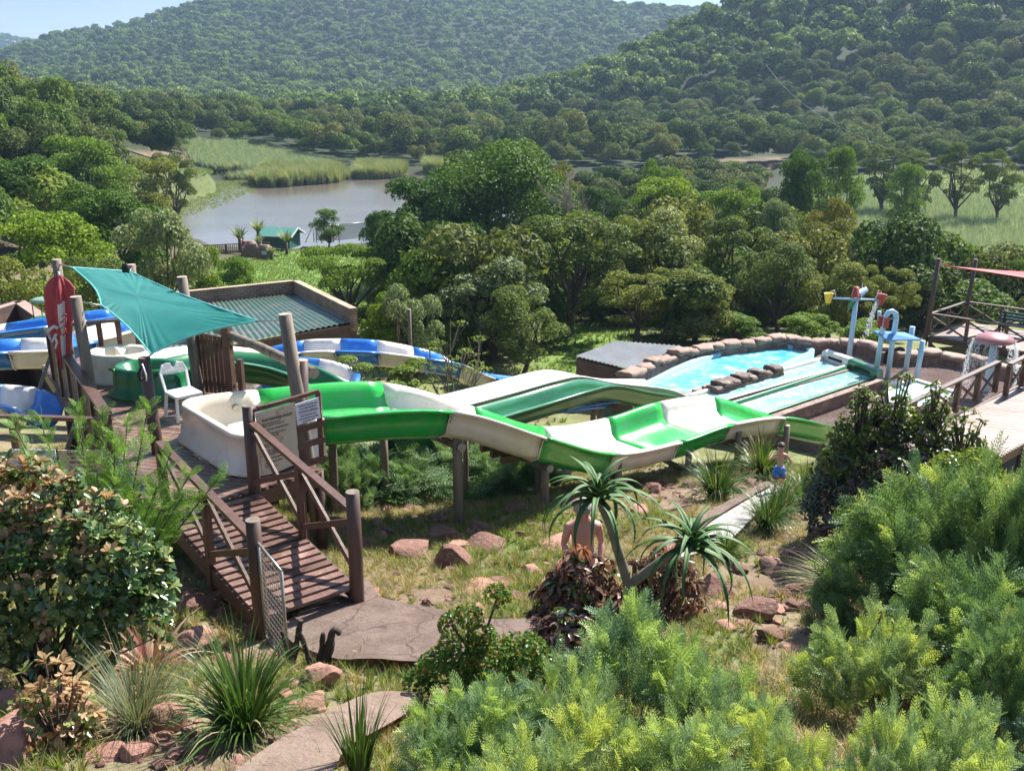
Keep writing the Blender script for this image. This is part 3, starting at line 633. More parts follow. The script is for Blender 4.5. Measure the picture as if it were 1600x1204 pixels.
# ---- footbridge
br=thing('footbridge','short sloping brown footbridge with crossed side rails leading to the launching deck','footbridge',(-2.3,10.1,4.3))
bd=(L1-L0).xy.normalized(); bang=math.atan2((R0-L0).y,(R0-L0).x)
zf=lambda p:4.3+.45*min(1,max(0,((p.x-L0.x)*bd.x+(p.y-L0.y)*bd.y)/2.4))
planks('deck_boards',[L0.xy,R0.xy,R1.xy,L1.xy],0,.13,bang,br,MT['plank'],zfun=zf,th=.04,gap=.016)
for a,b in ((L0,L1),(R0,R1)): MB().bar(a+V3((0,0,-.14)),b+V3((0,0,-.14)),.05,.2).build('edge_beam',MT['wood'],br)
def brace(a0,a1,b0,b1,w=.035,h=.075): # crossed braces between post feet a0,b0 and heads a1,b1
    mb=MB(); n=(b0-a0).cross(V3((0,0,1))).normalized()*.02
    mb.bar(lerp(a0,a1,.12)+n,lerp(b0,b1,.9)+n,w,h); mb.bar(lerp(a0,a1,.9)-n,lerp(b0,b1,.12)-n,w,h); return mb
def braced_rail(parent,A,B,h,nb,post=.09,mat='wood',ends=(1,1),railw=.1,rs=1,base=0):
    A=V3(A);B=V3(B); up=V3((0,0,h))
    for i in range(nb+1):
        p=lerp(A,B,i/nb)
        if (i==0 and not ends[0]) or (i==nb and not ends[1]): continue
        MB().box(p+V3((0,0,h/2-base/2)),(post,post,h+base),math.atan2((B-A).y,(B-A).x)).build('rail_post',MT[mat],parent)
    MB().bar(A+up+V3((0,0,.025)),B+up+V3((0,0,.025)),railw,.05).build('handrail',MT[mat],parent)
    for i in range(nb):
        a=lerp(A,B,i/nb);b=lerp(A,B,(i+1)/nb); brace(a,a+up,b,b+up).build('cross_brace',MT[mat],parent)
def pole(name,label,a,b,r=.078,mat='pole',cap='poleend',parent=None,cat='pole',group=None,n=14):
    a=V3(a);b=V3(b); mb=MB(); pts=[lerp(a,b,t) for t in (0,.3,.6,1)]
    pts[1]+=V3((random.uniform(-.012,.012),0,0)); mb.tube(pts,[r*1.06,r*1.02,r,r*.94],n,0,capm=1)
    o=mb.build(name,[MT[mat],MT[cap]],parent,None if parent is not None else a)
    if parent is None: tag(o,label,cat,group)
    return o
braced_rail(br,L0+V3((0,0,0)),L1,.93,2,ends=(0,1),base=.35)
braced_rail(br,R0,R1,.93,2,ends=(0,0),base=.35)
MB().box(lerp(R0,R1,.5)+V3((0,0,.2)),(.09,.09,.5)).build('rail_post',MT['wood'],br)
for p,zt in ((L0,5.5),(R0,5.5),(R1+V3((-.03,.05,0)),5.92)):
    pole('end_post',None,(p.x,p.y,H(p.x,p.y)-.3),(p.x,p.y,zt),.085,'polebrown','pole',br)
# wire gate
gt=thing('wire_gate','open galvanised wire mesh gate hinged to the near post of the footbridge','gate',(L0.x,L0.y,4.2))
ga=L0+V3((.06,-.08,0)); gb=V3((-2.33,9.02,4.12)); mb=MB(); up=V3((0,0,1.12)); ga.z=4.14
for a,b in ((ga,gb),(ga+up,gb+up),(ga,ga+up),(gb,gb+up)): mb.cyl(a,b,.016,n=8)
mb.build('gate_frame',MT['steel'],gt); mb=MB()
for i in range(1,11): mb.cyl(lerp(ga,gb,i/11),lerp(ga,gb,i/11)+up,.0035,n=4,cap=False)
for i in range(1,16): mb.cyl(ga+up*i/16,gb+up*i/16,.0035,n=4,cap=False)
mb.build('wire_mesh',MT['steel'],gt)
# ---- platform railings
rl=thing('platform_railing','brown slatted railing along the left side of the launching deck','railing',(-7.2,15.5,DZ))
A=V3((-5.45,12.62,DZ));B=V3((-8.35,17.35,DZ)); up=V3((0,0,.95))
for k in range(6): MB().box(lerp(A,B,k/5)+V3((0,0,.42)),(.1,.1,1.05),-1.02).build('rail_post',MT['wood'],rl)
MB().bar(A+up,B+up,.14,.045).build('handrail',MT['wood'],rl)
mb=MB()
for k in range(46): p=lerp(A,B,(k+.5)/46); mb.box(p+V3((0,0,.47)),(.07,.022,.88),-1.02)
mb.build('slats',MT['wood'],rl)
for k in (1,3):
    MB().bar(lerp(A,B,.1+.3*k)+V3((-.5,-.25,-.8)),lerp(A,B,.1+.3*k)+V3((0,0,.5)),.03,.06).build('strut',MT['steel'],rl)
r2=thing('platform_railing','brown railing with five spaced uprights at the back of the launching deck','railing',(-7.5,17.8,DZ))
A=V3((-8.25,17.6,DZ));B=V3((-6.75,18.25,DZ)); 
for k in range(6): MB().bar(lerp(A,B,k/5)+V3((.05,-.05,0)),lerp(A,B,k/5)+V3((0,0,.92)),.09,.04,up=(0,1,0)).build('baluster',MT['wood'],r2)
MB().bar(A+up,B+up,.1,.05).build('handrail',MT['wood'],r2); MB().bar(A+V3((0,0,.1)),B+V3((0,0,.1)),.05,.09).build('bottom_rail',MT['wood'],r2)
r3=thing('platform_railing','low brown rail across the near left corner of the launching deck','railing',(-5.3,12.7,DZ))
a,b=V3((-8.2,12.9,DZ)),V3((-5.4,12.65,DZ)); MB().bar(a+V3((0,0,.85)),b+V3((0,0,.85)),.1,.05).build('handrail',MT['wood'],r3)
MB().bar(a+V3((0,0,.1)),b+V3((0,0,.1)),.05,.16).build('bottom_rail',MT['wood'],r3)
for t in (0,.5): q=lerp(a,b,t); MB().box((q.x,q.y,3.9),(.1,.1,3.4)).build('rail_post',MT['wood'],r3)
ps=thing('privacy_screen','brown vertical slat screen between two posts behind the white chair','screen',(-5.1,16.5,DZ))
A=V3((-5.42,16.55,DZ));B=V3((-4.75,16.25,DZ)); mb=MB()
for k in range(8): p=lerp(A,B,(k+.3)/8); mb.box(p+V3((0,0,.55)),(.07,.025,1.08-.012*k),-.42)
mb.build('slats',MT['wood'],ps); MB().bar(A+V3((0,.03,.95)),B+V3((0,.03,.9)),.03,.08).build('cross_rail',MT['wood'],ps); MB().bar(A+V3((0,.03,.2)),B+V3((0,.03,.2)),.03,.08).build('cross_rail',MT['wood'],ps)
MB().box((-4.83,16.3,DZ+.62),(.13,.13,1.3),-.3).build('corner_post',MT['wood'],ps); MB().box((-4.62,16.2,DZ+.3),(.09,.09,.8),-.3).build('corner_post',MT['wood'],ps)
# ---- tall sail poles
GP='poles holding the teal shade sail'
def stand(u,v,Y,label,zb=None,r=.08,mat='pole',du=0):
    t=D(u,v,Y); return pole('shade_sail_pole',label,(t.x+du,Y,(H(t.x,Y)-.4) if zb is None else zb),t,r,mat,group=GP)
stand(88,405,17.9,'grey wooden pole behind the closed red umbrella top',r=.085)
stand(118,463,14.7,'thick grey pole standing directly in front of the closed red umbrella',r=.088,du=.12)
stand(205,413,19.2,'grey wooden pole just showing above the back edge of the teal sail',r=.083)
stand(284,432,16.5,'pale wooden pole behind the white plastic chair piercing the sail edge',r=.09,du=.22)
t=D(225,558,13.7); pole('shade_sail_pole','dark brown pole under the lowest corner of the teal sail',(-5.12,13.55,3.2),t,.09,'polebrown','pole',group=GP)
t=D(445,490,13.25); pole('shade_sail_pole','tall leaning grey pole beside the waterpark rules sign',(-2.78,13.2,3.3),t,.098,group=GP)
MB_=MB().cyl((-3.03,13.23,4.0),D(472,562,13.35),.085,n=14,capm=1); tag(MB_.build('pole',[MT['polebrown'],MT['poleend']],None,(-2.6,13.35,4)),'shorter dark pole standing right against the tall leaning pole','pole')
a=D(491,583,13.75);b=D(337,514,16.9); tag(MB().tube([a,lerp(a,b,.5)+V3((0,0,.03)),b],[.082,.078,.07],14,0,capm=1).build('beam',[MT['pole'],MT['poleend']],None,a),'grey log beam lying slantwise with its round sawn end towards the camera','beam')
# shade sail
cor=[D(113,418,17.6),D(203,424,18.9),D(403,502,13.6),D(236,554,13.65),D(158,477,14.8)]
def sailpt(i,t):
    a,b=cor[i],cor[(i+1)%5]; c=sum(cor,V3())/5; p=lerp(a,b,t); k=[.0,.12,.09,.1,.16][i]; s=4*t*(1-t); return p+(c-p)*k*s
N_=40; ring=[]
for i in range(5):
    for k in range(N_): ring.append(sailpt(i,k/N_))
c=sum(cor,V3())/5-V3((0,0,.12)); rings=[]
nn=len(ring)
for r in (1,.965,.9,.78,.62,.46,.3,.14,.01):
    rr=[]
    for k,p in enumerate(ring):
        q=lerp(c,p,r); tt=(k%N_)/N_; cd=min(tt,1-tt)
        q.z-=.1*math.sin(math.pi*r)*(.5+cd); q.z+=math.sin(k*1.55+i)*.022*math.exp(-((cd)*7)**2)*min(1,(r+.1))*(r<1) + .007*math.sin(k*.9+r*9)
        rr.append(q)
    rings.append(rr)
ms,t,b=nodes('teal_shade_net'); b.inputs['Base Color'].default_value=(.008,.15,.14,1); b.inputs['Roughness'].default_value=.65
vec=coord(t,'Object'); t.links.new(ramp(t,noise(t,vec,2.2,5),[(.3,(.008,.14,.135)),(.7,(.012,.19,.175))]),b.inputs['Base Color'])
tr=t.nodes.new('ShaderNodeBsdfTranslucent'); tr.inputs[0].default_value=(.02,.36,.33,1); mm=t.nodes.new('ShaderNodeMixShader'); mm.inputs[0].default_value=.3
t.links.new(b.outputs[0],mm.inputs[1]); t.links.new(tr.outputs[0],mm.inputs[2]); t.links.new(mm.outputs[0],t.nodes['Material Output'].inputs[0]); bump(t,b,noise(t,coord(t,'Object',(1,1,1)),160,2),.25,.01)
sail=thing('shade_sail','five cornered teal green shade sail stretched over the launching deck','shade sail',c)
A3=np.array([[list(p) for p in r] for r in rings]); rad=np.array((1,.965,.9,.78,.62,.46,.3,.14,.01))
bd_=A3[0][::4]; tp_=lambda P,Q:(lambda r2:r2*np.log(r2+1e-9))(((P[:,None]-Q[None])**2).sum(-1))
Ks=np.block([[tp_(bd_[:,:2],bd_[:,:2])+np.eye(len(bd_))*1e-6,np.c_[np.ones(len(bd_)),bd_[:,:2]]],[np.c_[np.ones(len(bd_)),bd_[:,:2]].T,np.zeros((3,3))]])
ws_=np.linalg.solve(Ks,np.r_[bd_[:,2],0,0,0]); q_=A3[1:].reshape(-1,3); A3[1:,:,2]=(np.c_[tp_(q_[:,:2],bd_[:,:2]),np.ones(len(q_)),q_[:,:2]]@ws_).reshape(A3[1:].shape[:2])
kk=np.arange(nn); cdn=np.minimum((kk%N_)/N_,1-(kk%N_)/N_)
xx=A3[:,:,0];yy=A3[:,:,1]
A3[1:,:,2]+=(np.sin((xx*.55+yy*.83)*9+np.sin(xx*1.7)*1.2)*.012+np.sin((xx*.4+yy*.9)*23+xx*2)*.004)[1:]*np.minimum(1,(1-rad)*6)[1:,None]
A3[1:5,:,2]+=(np.sin(kk*1.6)*.02*np.exp(-(cdn*6)**2))[None]*rad[1:5,None]**3
rings=[[V3(p) for p in r] for r in A3]
MB().loft(rings,0).build('cloth',ms,sail)
mb=MB(); mb.tube([p+V3((0,0,.004)) for p in ring+ring[:1]],.014,5,cap=False); mb.build('hem_rope',M('pale_teal_hem',(.1,.42,.4),None,4,.6),sail)
mb=MB()
for a,b in ((cor[0],D(90,412,17.9)),(cor[1],D(205,419,19.1)),(cor[2],D(441,500,13.3)),(cor[3],D(226,561,13.75)),(cor[4],D(121,471,14.75))): mb.cyl(a,b,.012,n=6)
mb.build('tension_rope',MT['steel'],sail)
MB().ball(D(196,420,18.5),.08,n=8,sq=(1,.5,1.4)).build('weight_bag',MT['dark'],sail)
# towel/strap hook on brown pole
tg=thing('life_ring_strap','black strap and white clip hanging on the brown pole below the sail','strap',D(222,580,13.45))
mb=MB(); mb.tube([D(222,570,13.45),D(217,585,13.42),D(220,594,13.42),D(228,590,13.42)],[.02,.035,.03,.015],6); mb.build('black_strap',MT['dark'],tg)
MB().tube([D(222,568,13.44),D(228,585,13.42),D(229,595,13.42)],.011,6).build('white_clip',MT['plastic'],tg)
# closed umbrella (red with white panel and script like strokes)
um=thing('umbrella','closed red and white parasol with faded white lettering behind the thick grey pole','umbrella',D(100,580,15.5))
tp=D(92,430,15.5); bt=D(103,592,15.5)
mred,t,b=nodes('red_parasol_cloth'); b.inputs['Roughness'].default_value=.8; vec=coord(t,'Object'); t.links.new(ramp(t,noise(t,vec,5,5),[(.3,(.27,.03,.04)),(.7,(.36,.05,.06))]),b.inputs['Base Color'])
mwh=M('white_parasol_cloth',(.62,.58,.6),(.55,.5,.52),5,.8)
rings=[];nf=48
for i in range(22):
    s=i/21; z=tp.z-(tp.z-D(100,568,15.5).z)*s; cx=tp.x+(bt.x-tp.x)*s
    env=.03+.13*min(1,(s*7)**.6) if s<.2 else .16+.035*math.sin(s*5)-.05*max(0,s-.8)*4
    if s<.28: env+=.05*math.sin(math.pi*min(1,s/.28))
    rr=[]
    for k in range(nf):
        a=2*math.pi*k/nf; fold=.66+.26*math.cos(a*5+s*1.6)*(.5+.5*min(1,s*3))+.1*math.cos(a*9-s*3); rr.append(V3((cx+math.cos(a)*env*fold*1.25,15.5+math.sin(a)*env*fold,z-(.06*math.cos(a*4) if i==21 else 0)-.02*math.sin(a*3))))
    rings.append(rr)
MB().loft(rings,mfun=lambda i,k:1 if (37<=k<=42 and i>5) else 0).build('canopy',[mred,mwh],um)
MB().cyl((bt.x,15.5,4.3),tp+V3((0,0,.06)),.022,n=8).build('pole',MT['steel'],um)
mb=MB()   # faded lettering strokes wrapped on the folds
def stroke(pts,r,m=0):
    mb.tube([D(u,v,15.5)+V3((0,-.215-.012*math.sin(u),0)) for u,v in pts],[r]*len(pts),6,m,smooth=True)
stroke([(84,513),(93,505),(99,508)],.03); stroke([(86,521),(91,529),(97,516)],.022); stroke([(95,520),(98,530),(96,539)],.018)
mb.build('lettering',mwh,um); mb=MB()
stroke([(103,500),(112,492),(111,505)],.014); stroke([(104,518),(103,508),(110,504),(112,514),(106,519)],.013); stroke([(105,489),(112,486)],.012)
mb.build('lettering',mred,um)
# ---- chair
def chair():
    t=thing('plastic_chair','white plastic garden chair with a broken backrest on the launching deck','chair',(-5.3,15.25,DZ),rotz=R(42))
    W,Dp,Hs=.44,.44,.42; me=MT['plastic']
    def part(mb,n): o=link(n,mb.mesh(n,[me]),t); b=o.modifiers.new('b','BEVEL'); b.width=.008; b.segments=2; return o
    mb=MB()
    for i in range(5): mb.box((-.176+i*.088,0,Hs),(.078,Dp,.025))
    mb.box((0,-Dp/2+.01,Hs-.015),(W,.04,.05)); mb.box((0,Dp/2-.02,Hs-.01),(W,.04,.04)); mb.box((-W/2+.01,0,Hs-.015),(.03,Dp,.045)); mb.box((W/2-.01,0,Hs-.015),(.03,Dp,.045)); part(mb,'seat')
    for sx in(-1,1):
        for sy in (-1,1):
            mb=MB(); a=V3((sx*.2,sy*.19,Hs)); b=V3((sx*.235,sy*.24,0)); mb.bar(a,b,.05,.035,up=(0,1,0)); part(mb,'leg')
    for sx in (-1,1):
        mb=MB(); mb.bar((sx*.2,Dp/2,Hs),(sx*.215,Dp/2+.1,Hs+.27),.045,.03,up=(0,1,0)); mb.bar((sx*.215,Dp/2+.1,Hs+.26),(sx*.15,Dp/2+.13,Hs+.4),.06,.03,up=(0,1,0)); part(mb,'back_post')
    mb=MB(); 
    mb.add([V3((x,Dp/2+.1+y-.04*(1-(x/.2)**2)+.04,Hs+z)) for y in (0,.025) for x,z in ((-.215,.25),(-.17,.4),(-.1,.43),(-.03,.42),(-.01,.35),(.05,.36),(.07,.43),(.14,.41),(.215,.25),(.12,.24),(0,.23),(-.12,.24))],
       [tuple(range(12))[::-1],tuple(range(12,24))]+[(i,(i+1)%12,12+(i+1)%12,12+i) for i in range(12)]); part(mb,'backrest')
chair()
# ---- rules sign
sg=thing('rules_sign','brown framed stained beige waterpark rules board at the top of the footbridge','sign',(-3.3,12.35,DZ))
sA=V3((-3.38,12.28,0)); sB=V3((-2.66,12.98,0)); sd_=(sB-sA).normalized(); sn=V3((sd_.y,-sd_.x,0)); SL=(sB-sA).length
def sp3(t,z,o=0): return sA+sd_*(t*SL)+V3((0,0,z))+sn*o
mb=MB()
mb.bar(sp3(1,4.85),sp3(1,5.9),.07,.07,up=(0,1,0)); mb.bar(sp3(.6,4.9,-.02),sp3(.6,5.84,-.02),.05,.05,up=(0,1,0)); mb.bar(sp3(0,5.86),sp3(1,5.9),.05,.05)
mb.build('frame',MT['wood'],sg)
for z in (5.44,5.2,4.92): MB().bar(sp3(.6,z,.03),sp3(1.04,z+.0,.03),.03,.09).build('cross_rail',MT['wood'],sg)
mb=MB()
for k in range(4): mb.box(sp3(.12+k*.16,5.88,0),(.12,.06,.04),.77)
mb.build('tab',MT['wood'],sg)
bdm=M('stained_beige_sign_board',(.55,.47,.36),(.47,.38,.28),4,.6,dirt=(.27,.17,.11),dsc=5,dlo=.52,dhi=.68)
mb=MB(); mb.bar(sp3(.03,5.39,.03),sp3(.6,5.41,.03),.02,.86,up=(0,0,1)); mb.build('board',bdm,sg)
def text_mb(mb,s,size,origin,xd,yd,nd,m=0,align='CENTER',ext=.002):
    c=bpy.data.curves.new('t','FONT'); c.body=s; c.size=size; c.align_x=align; c.extrude=ext; c.resolution_u=2
    o=bpy.data.objects.new('t',c); COL.objects.link(o); me=bpy.data.meshes.new_from_object(o.evaluated_get(bpy.context.evaluated_depsgraph_get()))
    vs=[origin+xd*v.co.x+yd*v.co.y+nd*v.co.z for v in me.vertices]; mb.add(vs,[tuple(p.vertices) for p in me.polygons],m)
    bpy.data.objects.remove(o); bpy.data.curves.remove(c); bpy.data.meshes.remove(me)
ink=M('dark_lettering',(.03,.025,.025),None,3,.7); Z3=V3((0,0,1))
mb=MB(); text_mb(mb,'WATERPARK RULES',.052,sp3(.32,5.68,.045),sd_,Z3,sn)
rng_=random.Random(4); z=5.64; words='the and all water slides pool no children under years must be by adult use at own risk running glass bottles food not allowed feet first only one at a time lie down'.split()
while z>5.02:
    n=rng_.choice((5,6,7,3)); text_mb(mb,' '.join(rng_.choice(words) for _ in range(n)),.024,sp3(.08+.02*rng_.random(),z,.045),sd_,Z3,sn,align='LEFT'); z-=.031 if rng_.random()<.7 else .055
mb.build('lettering',ink,sg)
nb=thing('notice_board','small white notice in dark letters fixed to the right of the rules board','sign',sp3(.8,5.65,.05))
mb=MB(); mb.bar(sp3(.6,5.665,.055),sp3(.97,5.685,.055),.012,.3); mb.build('panel',M('white_notice_panel',(.66,.66,.72),None,3,.5),nb)
mb=MB()
for k,(s,q) in enumerate((('ALLEENLIK PERSONE WAT',.026),('KAN SWEM WORD OP',.026),('WATERPARK TOEGELAAT',.026),('ONLY PERSONS THAT',.026),('CAN SWIM ARE ALLOWED',.026),('ON WATER PARK',.026))):
    text_mb(mb,s,q,sp3(.785,5.765-.041*k-(.02 if k>2 else 0),.066),sd_,Z3,sn)
mb.bar(sp3(.64,5.66,.063),sp3(.94,5.672,.063),.003,.004)
mb.build('lettering',M('navy_lettering',(.05,.05,.12),None,3,.7),nb)
# two signs seen from across the left shrub
s2=thing('notice_board','white notice half hidden by the shrub at the near left edge of the deck','sign',(-6.5,12.5,DZ)); a=V3((-6.85,12.58,5.05)); mb=MB(); mb.box(a+V3((.35,0,0)),(.62,.02,.3)); mb.build('panel',M('pale_blue_notice_panel',(.5,.55,.6),None,3,.5),s2)
mb=MB(); 
for k,s in enumerate(('KINDERS MOET','KAN SWEM','CHILDREN MUST','BE ABLE TO SWIM')): text_mb(mb,s,.05,a+V3((.35,-.014,.09-.07*k)),V3((1,0,0)),Z3,V3((0,-1,0)))
mb.build('lettering',ink,s2)
s3=thing('notice_board','weathered beige notice beside the brown corner pole at the near left edge of the deck','sign',(-5.8,12.6,DZ)); a=V3((-5.8,12.5,5.05)); mb=MB(); mb.box(a,(.62,.02,.34)); mb.build('panel',bdm,s3)
mb=MB()
for k,s in enumerate(('SLIDE AT OWN RISK','NO RUNNING','KEEP ARMS INSIDE','GLY OP EIE RISIKO','MOENIE HARDLOOP')): text_mb(mb,s,.042,a+V3((0,-.014,.11-.062*k)),V3((1,0,0)),Z3,V3((0,-1,0)))
mb.build('lettering',ink,s3)
# ================================================================ SLIDES
def channel_ring(P,Q,d,wf=.13,lip=.11,th=.03,top=.0):
    """P far rim, Q near rim, d depth: closed section with rolled lips"""
    ax=(Q-P); W=ax.length; x=ax/W; up=V3((0,0,1)); f=lambda a,z:P+x*a+up*z
    return [f(-lip,-.045),f(-lip,-.005),f(0,.0),f(wf*.45,-d*.35),f(wf*.75,-d*.72),f(wf+.1,-d*.97),f(W*.5,-d),f(W-wf-.1,-d*.97),f(W-wf*.75,-d*.72),f(W-wf*.45,-d*.35),f(W,0),f(W+lip,-.005),f(W+lip,-.045),
            f(W+.02,-.05),f(W-wf*.35,-d*.5),f(W-wf*.8,-d*.9),f(W-wf-.14,-d-.06),f(wf+.14,-d-.06),f(wf*.8,-d*.9),f(wf*.35,-d*.5),f(-.02,-.05)]
def slide(root,P,Q,d,segs,n=7,part='channel',mats=None,white_line=False,**kw):
    PP=spline(P,n); QQ=spline(Q,n); dd=d if callable(d) else (lambda i:d)
    rings=[channel_ring(p,q,dd(i/n),**kw) for i,(p,q) in enumerate(zip(PP,QQ))]
    k=0
    while k<len(segs):
        nm,mt=segs[k]; e=k+1
        while e<len(segs) and segs[e][1] is mt: e+=1
        sub=rings[k*n:e*n+1]; k=e
        # flanged joint: each gelcoat section butts a hair inside the next
        MB().loft(sub,0,caps=True).build(nm,mt,root)
    if len(set(id(s[1]) for s in segs))>1:
        mb=MB()
        for k in [k for k in range(1,len(segs)) if segs[k][1] is not segs[k-1][1]]:
            r=rings[k*n]; mb.tube([r[m]+V3((0,0,-.012)) for m in range(12,21)],.016,5,cap=False)
        mb.build('joint_flange',MT['white'],root)
        mb=MB()
        for k in [k for k in range(1,len(segs)) if segs[k][1] is not segs[k-1][1]]:
            for dk_ in (-1,1):
                r=rings[k*n]; r2=rings[max(0,min(len(rings)-1,k*n+dk_))]
                for f_ in (.15,.4,.65,.9): p_=lerp(lerp(r[13],r[14],f_),lerp(r2[13],r2[14],f_),.1); o_=(r[13]-r[20]).normalized(); mb.ball(p_+o_*.004,.013,n=6)
        mb.build('joint_bolts',MT['dark'],root)
    return PP,QQ,rings
W_,G_,DG,BL,CT=MT['white'],MT['green'],MT['dgreen'],MT['blue'],MT['creamtub']
big=thing('wide_slide','wide slide of alternating bright green and white sections starting from a cream tub','water slide',(-3,13.7,5.3))
def rimz(u,v,z): return G(u,v,z)
far=[V3((-5.03,14.32,5.33)),rimz(403,610,5.32),rimz(597,598,5.15),rimz(741,635,4.55),rimz(850,667,3.4),rimz(951,654,3.0),rimz(1032,629,3.02),rimz(1116,620,2.75),rimz(1188,643,1.9),rimz(1240,658,1.0)]
nea=[V3((-3.66,12.72,5.33)),rimz(500,650,5.32),rimz(703,640,5.15),rimz(848,680,4.55),rimz(958,706,3.4),rimz(1060,688,3.0),rimz(1141,661,3.02),rimz(1222,650,2.75),rimz(1288,662,1.9),rimz(1345,678,1.0)]
x0_=(nea[0]-far[0]).normalized(); df_=(far[1]-far[0]).normalized(); dn_=(nea[1]-nea[0]).normalized(); RC=.24
far=[far[0]+x0_*RC,far[0]+df_*RC]+far[1:]; nea=[nea[0]-x0_*RC,nea[0]+dn_*RC]+nea[1:]
segs=[('starting_tub',CT),('starting_tub',CT),('green_section',G_),('white_section',W_),('green_section',G_),('white_section',W_),('green_section',G_),('white_section',W_),('green_section',G_),('green_section',G_)]
PP,QQ,RG=slide(big,far,nea,lambda s:.5 if s<3 else .45,segs,n=8)
# tub end wall with rounded corners and a stepped skirt down to the deck
a,b=far[0],nea[0]; x=x0_; o=-df_; mb=MB()
mb.loft([[a-x*.02,b+x*.02],[a-o*.04+V3((0,0,-.2)),b-o*.04+V3((0,0,-.2))],[a-o*.16+V3((0,0,-.47)),b-o*.16+V3((0,0,-.47))],[a-o*.3+V3((0,0,-.51)),b-o*.3+V3((0,0,-.51))]],close=False)
mb.build('tub_end',CT,big)
per=[PP[k] for k in range(10,-1,-1)]+[lerp(PP[0],QQ[0],t) for t in (.25,.5,.75)]+[QQ[k] for k in range(0,17)]
nrm=[]
for k in range(len(per)):
    t_=per[min(k+1,len(per)-1)]-per[max(k-1,0)]; t_.z=0; t_.normalize(); nrm.append(V3((-t_.y,t_.x,0)))
if nrm[12].dot(o)<0: nrm=[-q for q in nrm]
mb=MB(); mb.loft([[p+n_*e_+V3((0,0,z_)) for p,n_ in zip(per,nrm)] for e_,z_ in ((0,.003),(.07,.006),(.105,-.03),(.075,-.06),(.09,-.2),(.11,-.34),(.135,-.36),(.15,-.5),(.19,-.515),(.19,-.565))],close=False); mb.build('skirt',CT,big)
MB().cyl(far[2]*.55+far[1]*.45+V3((.06,-.05,-.2)),far[2]*.55+far[1]*.45+V3((.1,-.11,-.2)),.05,n=14).build('water_inlet',MT['steel'],big)
# water sheen on the slide floor is its own thin sheet
GS='round timber posts under the slides'
def spost(u,v,Y,lab,r=.07,zt=None):
    p=D(u,v,Y); zg=H(p.x,Y)
    return pole('slide_support_post',lab,(p.x,Y,zg-.3),p if zt is None else (p.x,Y,zt),r,'pole','poleend',group=GS)
spost(714,665,14.75,'tallest grey post standing in front of the first white hump of the wide slide',.078)
spost(852,701,15.6,'grey post on the slope below the second green section of the wide slide',.072)
spost(967,719,17.55,'squat grey post behind the upper aloe crown',.07)
spost(1077,697,19.3,'post under the fifth section of the wide slide behind the strap leaved clump',.07)
spost(1155,674,20.1,'post near the low end of the wide slide left of the boy',.07)
spost(1230,664,21.0,'last post under the lower end of the wide slide',.07)
spost(598,662,16.2,'brown post below the first green section between the feathery shrubs',.075)
spost(727,664,16.6,'thin post just right of the tallest slide post and farther back',.05)
spost(928,598,24.0,'post under the dark green hump at the pool side',.07)
spost(938,598,24.6,'darker post right beside the post under the dark green hump',.07)
spost(842,690,17.2,'shadowed post under the wide slide behind the feathery shrubs',.06)
spost(640,500,33,'post under the far blue and white slide bend',.06,zt=2.5)
spost(516,640,15.2,'post beneath the first green section just behind the notice',.07,zt=4.7)
GB='round log crossbeams under the wide slide'
def cross(u0,v0,Y0,u1,v1,Y1,lab):
    a=D(u0,v0,Y0);b=D(u1,v1,Y1); tag(MB().tube([a,b],[.068,.06],12,0,capm=1).build('crossbeam',[MT['pole'],MT['poleend']],None,a),lab,'beam',GB)
cross(722,699,14.6,655,672,16.6,'short log beam poking out beside the tallest slide post')
cross(860,732,15.4,760,690,17.2,'log beam with sawn end resting on the second slide post')
cross(975,752,17.5,915,722,19.2,'log beam on the squat post behind the aloe')
cross(1084,742,19.2,1030,714,20.4,'log beam in shade under the fifth slide section')
cross(1165,697,20.2,1105,684,21.4,'log beam beneath the end hump of the wide slide')
mb=MB()
for k in range(1,4): mb.box(D(745+k*16,691+k*9,16.6-k*.3)+V3((0,0,.02)),(.24,.1,.12),.5)
tag(mb.build('bracket',MT['wood'],None,D(760,700,16.4)),'brown wooden packing blocks bolted below the white hump','bracket')
# flumes to the pool lanes
def offs(path,d): # shift a path to its left
    o=[]
    for i,p in enumerate(path):
        t=path[min(i+1,len(path)-1)]-path[max(i-1,0)]; t.z=0; t.normalize(); n=V3((-t.y,t.x,0)); o.append(p+n*d)
    return o
nearG=[V3((-6.05,16.05,5.28)),D(262,584,16.45),D(310,570,16.9),D(367,564,17.4),D(447,581,17.7),D(548,634,17.2),D(640,673,17.4),D(715,668,18.4),D(787,648,19.5),D(859,627,21),D(919,609,22),D(960,601,23),D(1012,611,24.3),D(1061,620,25.8),G(1112,641,.62)]
gs=thing('green_flume','narrow dark green slide running from its round mouth on the deck to the lanes','water slide',nearG[0])
slide(gs,offs(nearG,.78),nearG,.42,[('section',DG)]*14,n=4,lip=.08,wf=.14)
nw=[p+V3((0,0,.06)) for p in offs(nearG,1.0)]
for k_,q_ in ((1,D(262,563,17.4)),(2,D(310,553,18.0)),(3,D(367,551,18.7)),(4,D(447,571,19.2)),(5,D(530,612,19.2)),(6,D(620,650,19.2))): nw[k_]=q_
nw[0]=V3((-6.9,17.0,5.28)); nw[-1]=G(1076,620,.62); nw[-2]=D(1040,606,27.3)
ws=thing('white_flume','narrow white slide running alongside the dark green one to the lanes','water slide',nw[0])
slide(ws,offs(nw,.78),nw,.42,[('section',W_)]*14,n=4,lip=.08,wf=.14)
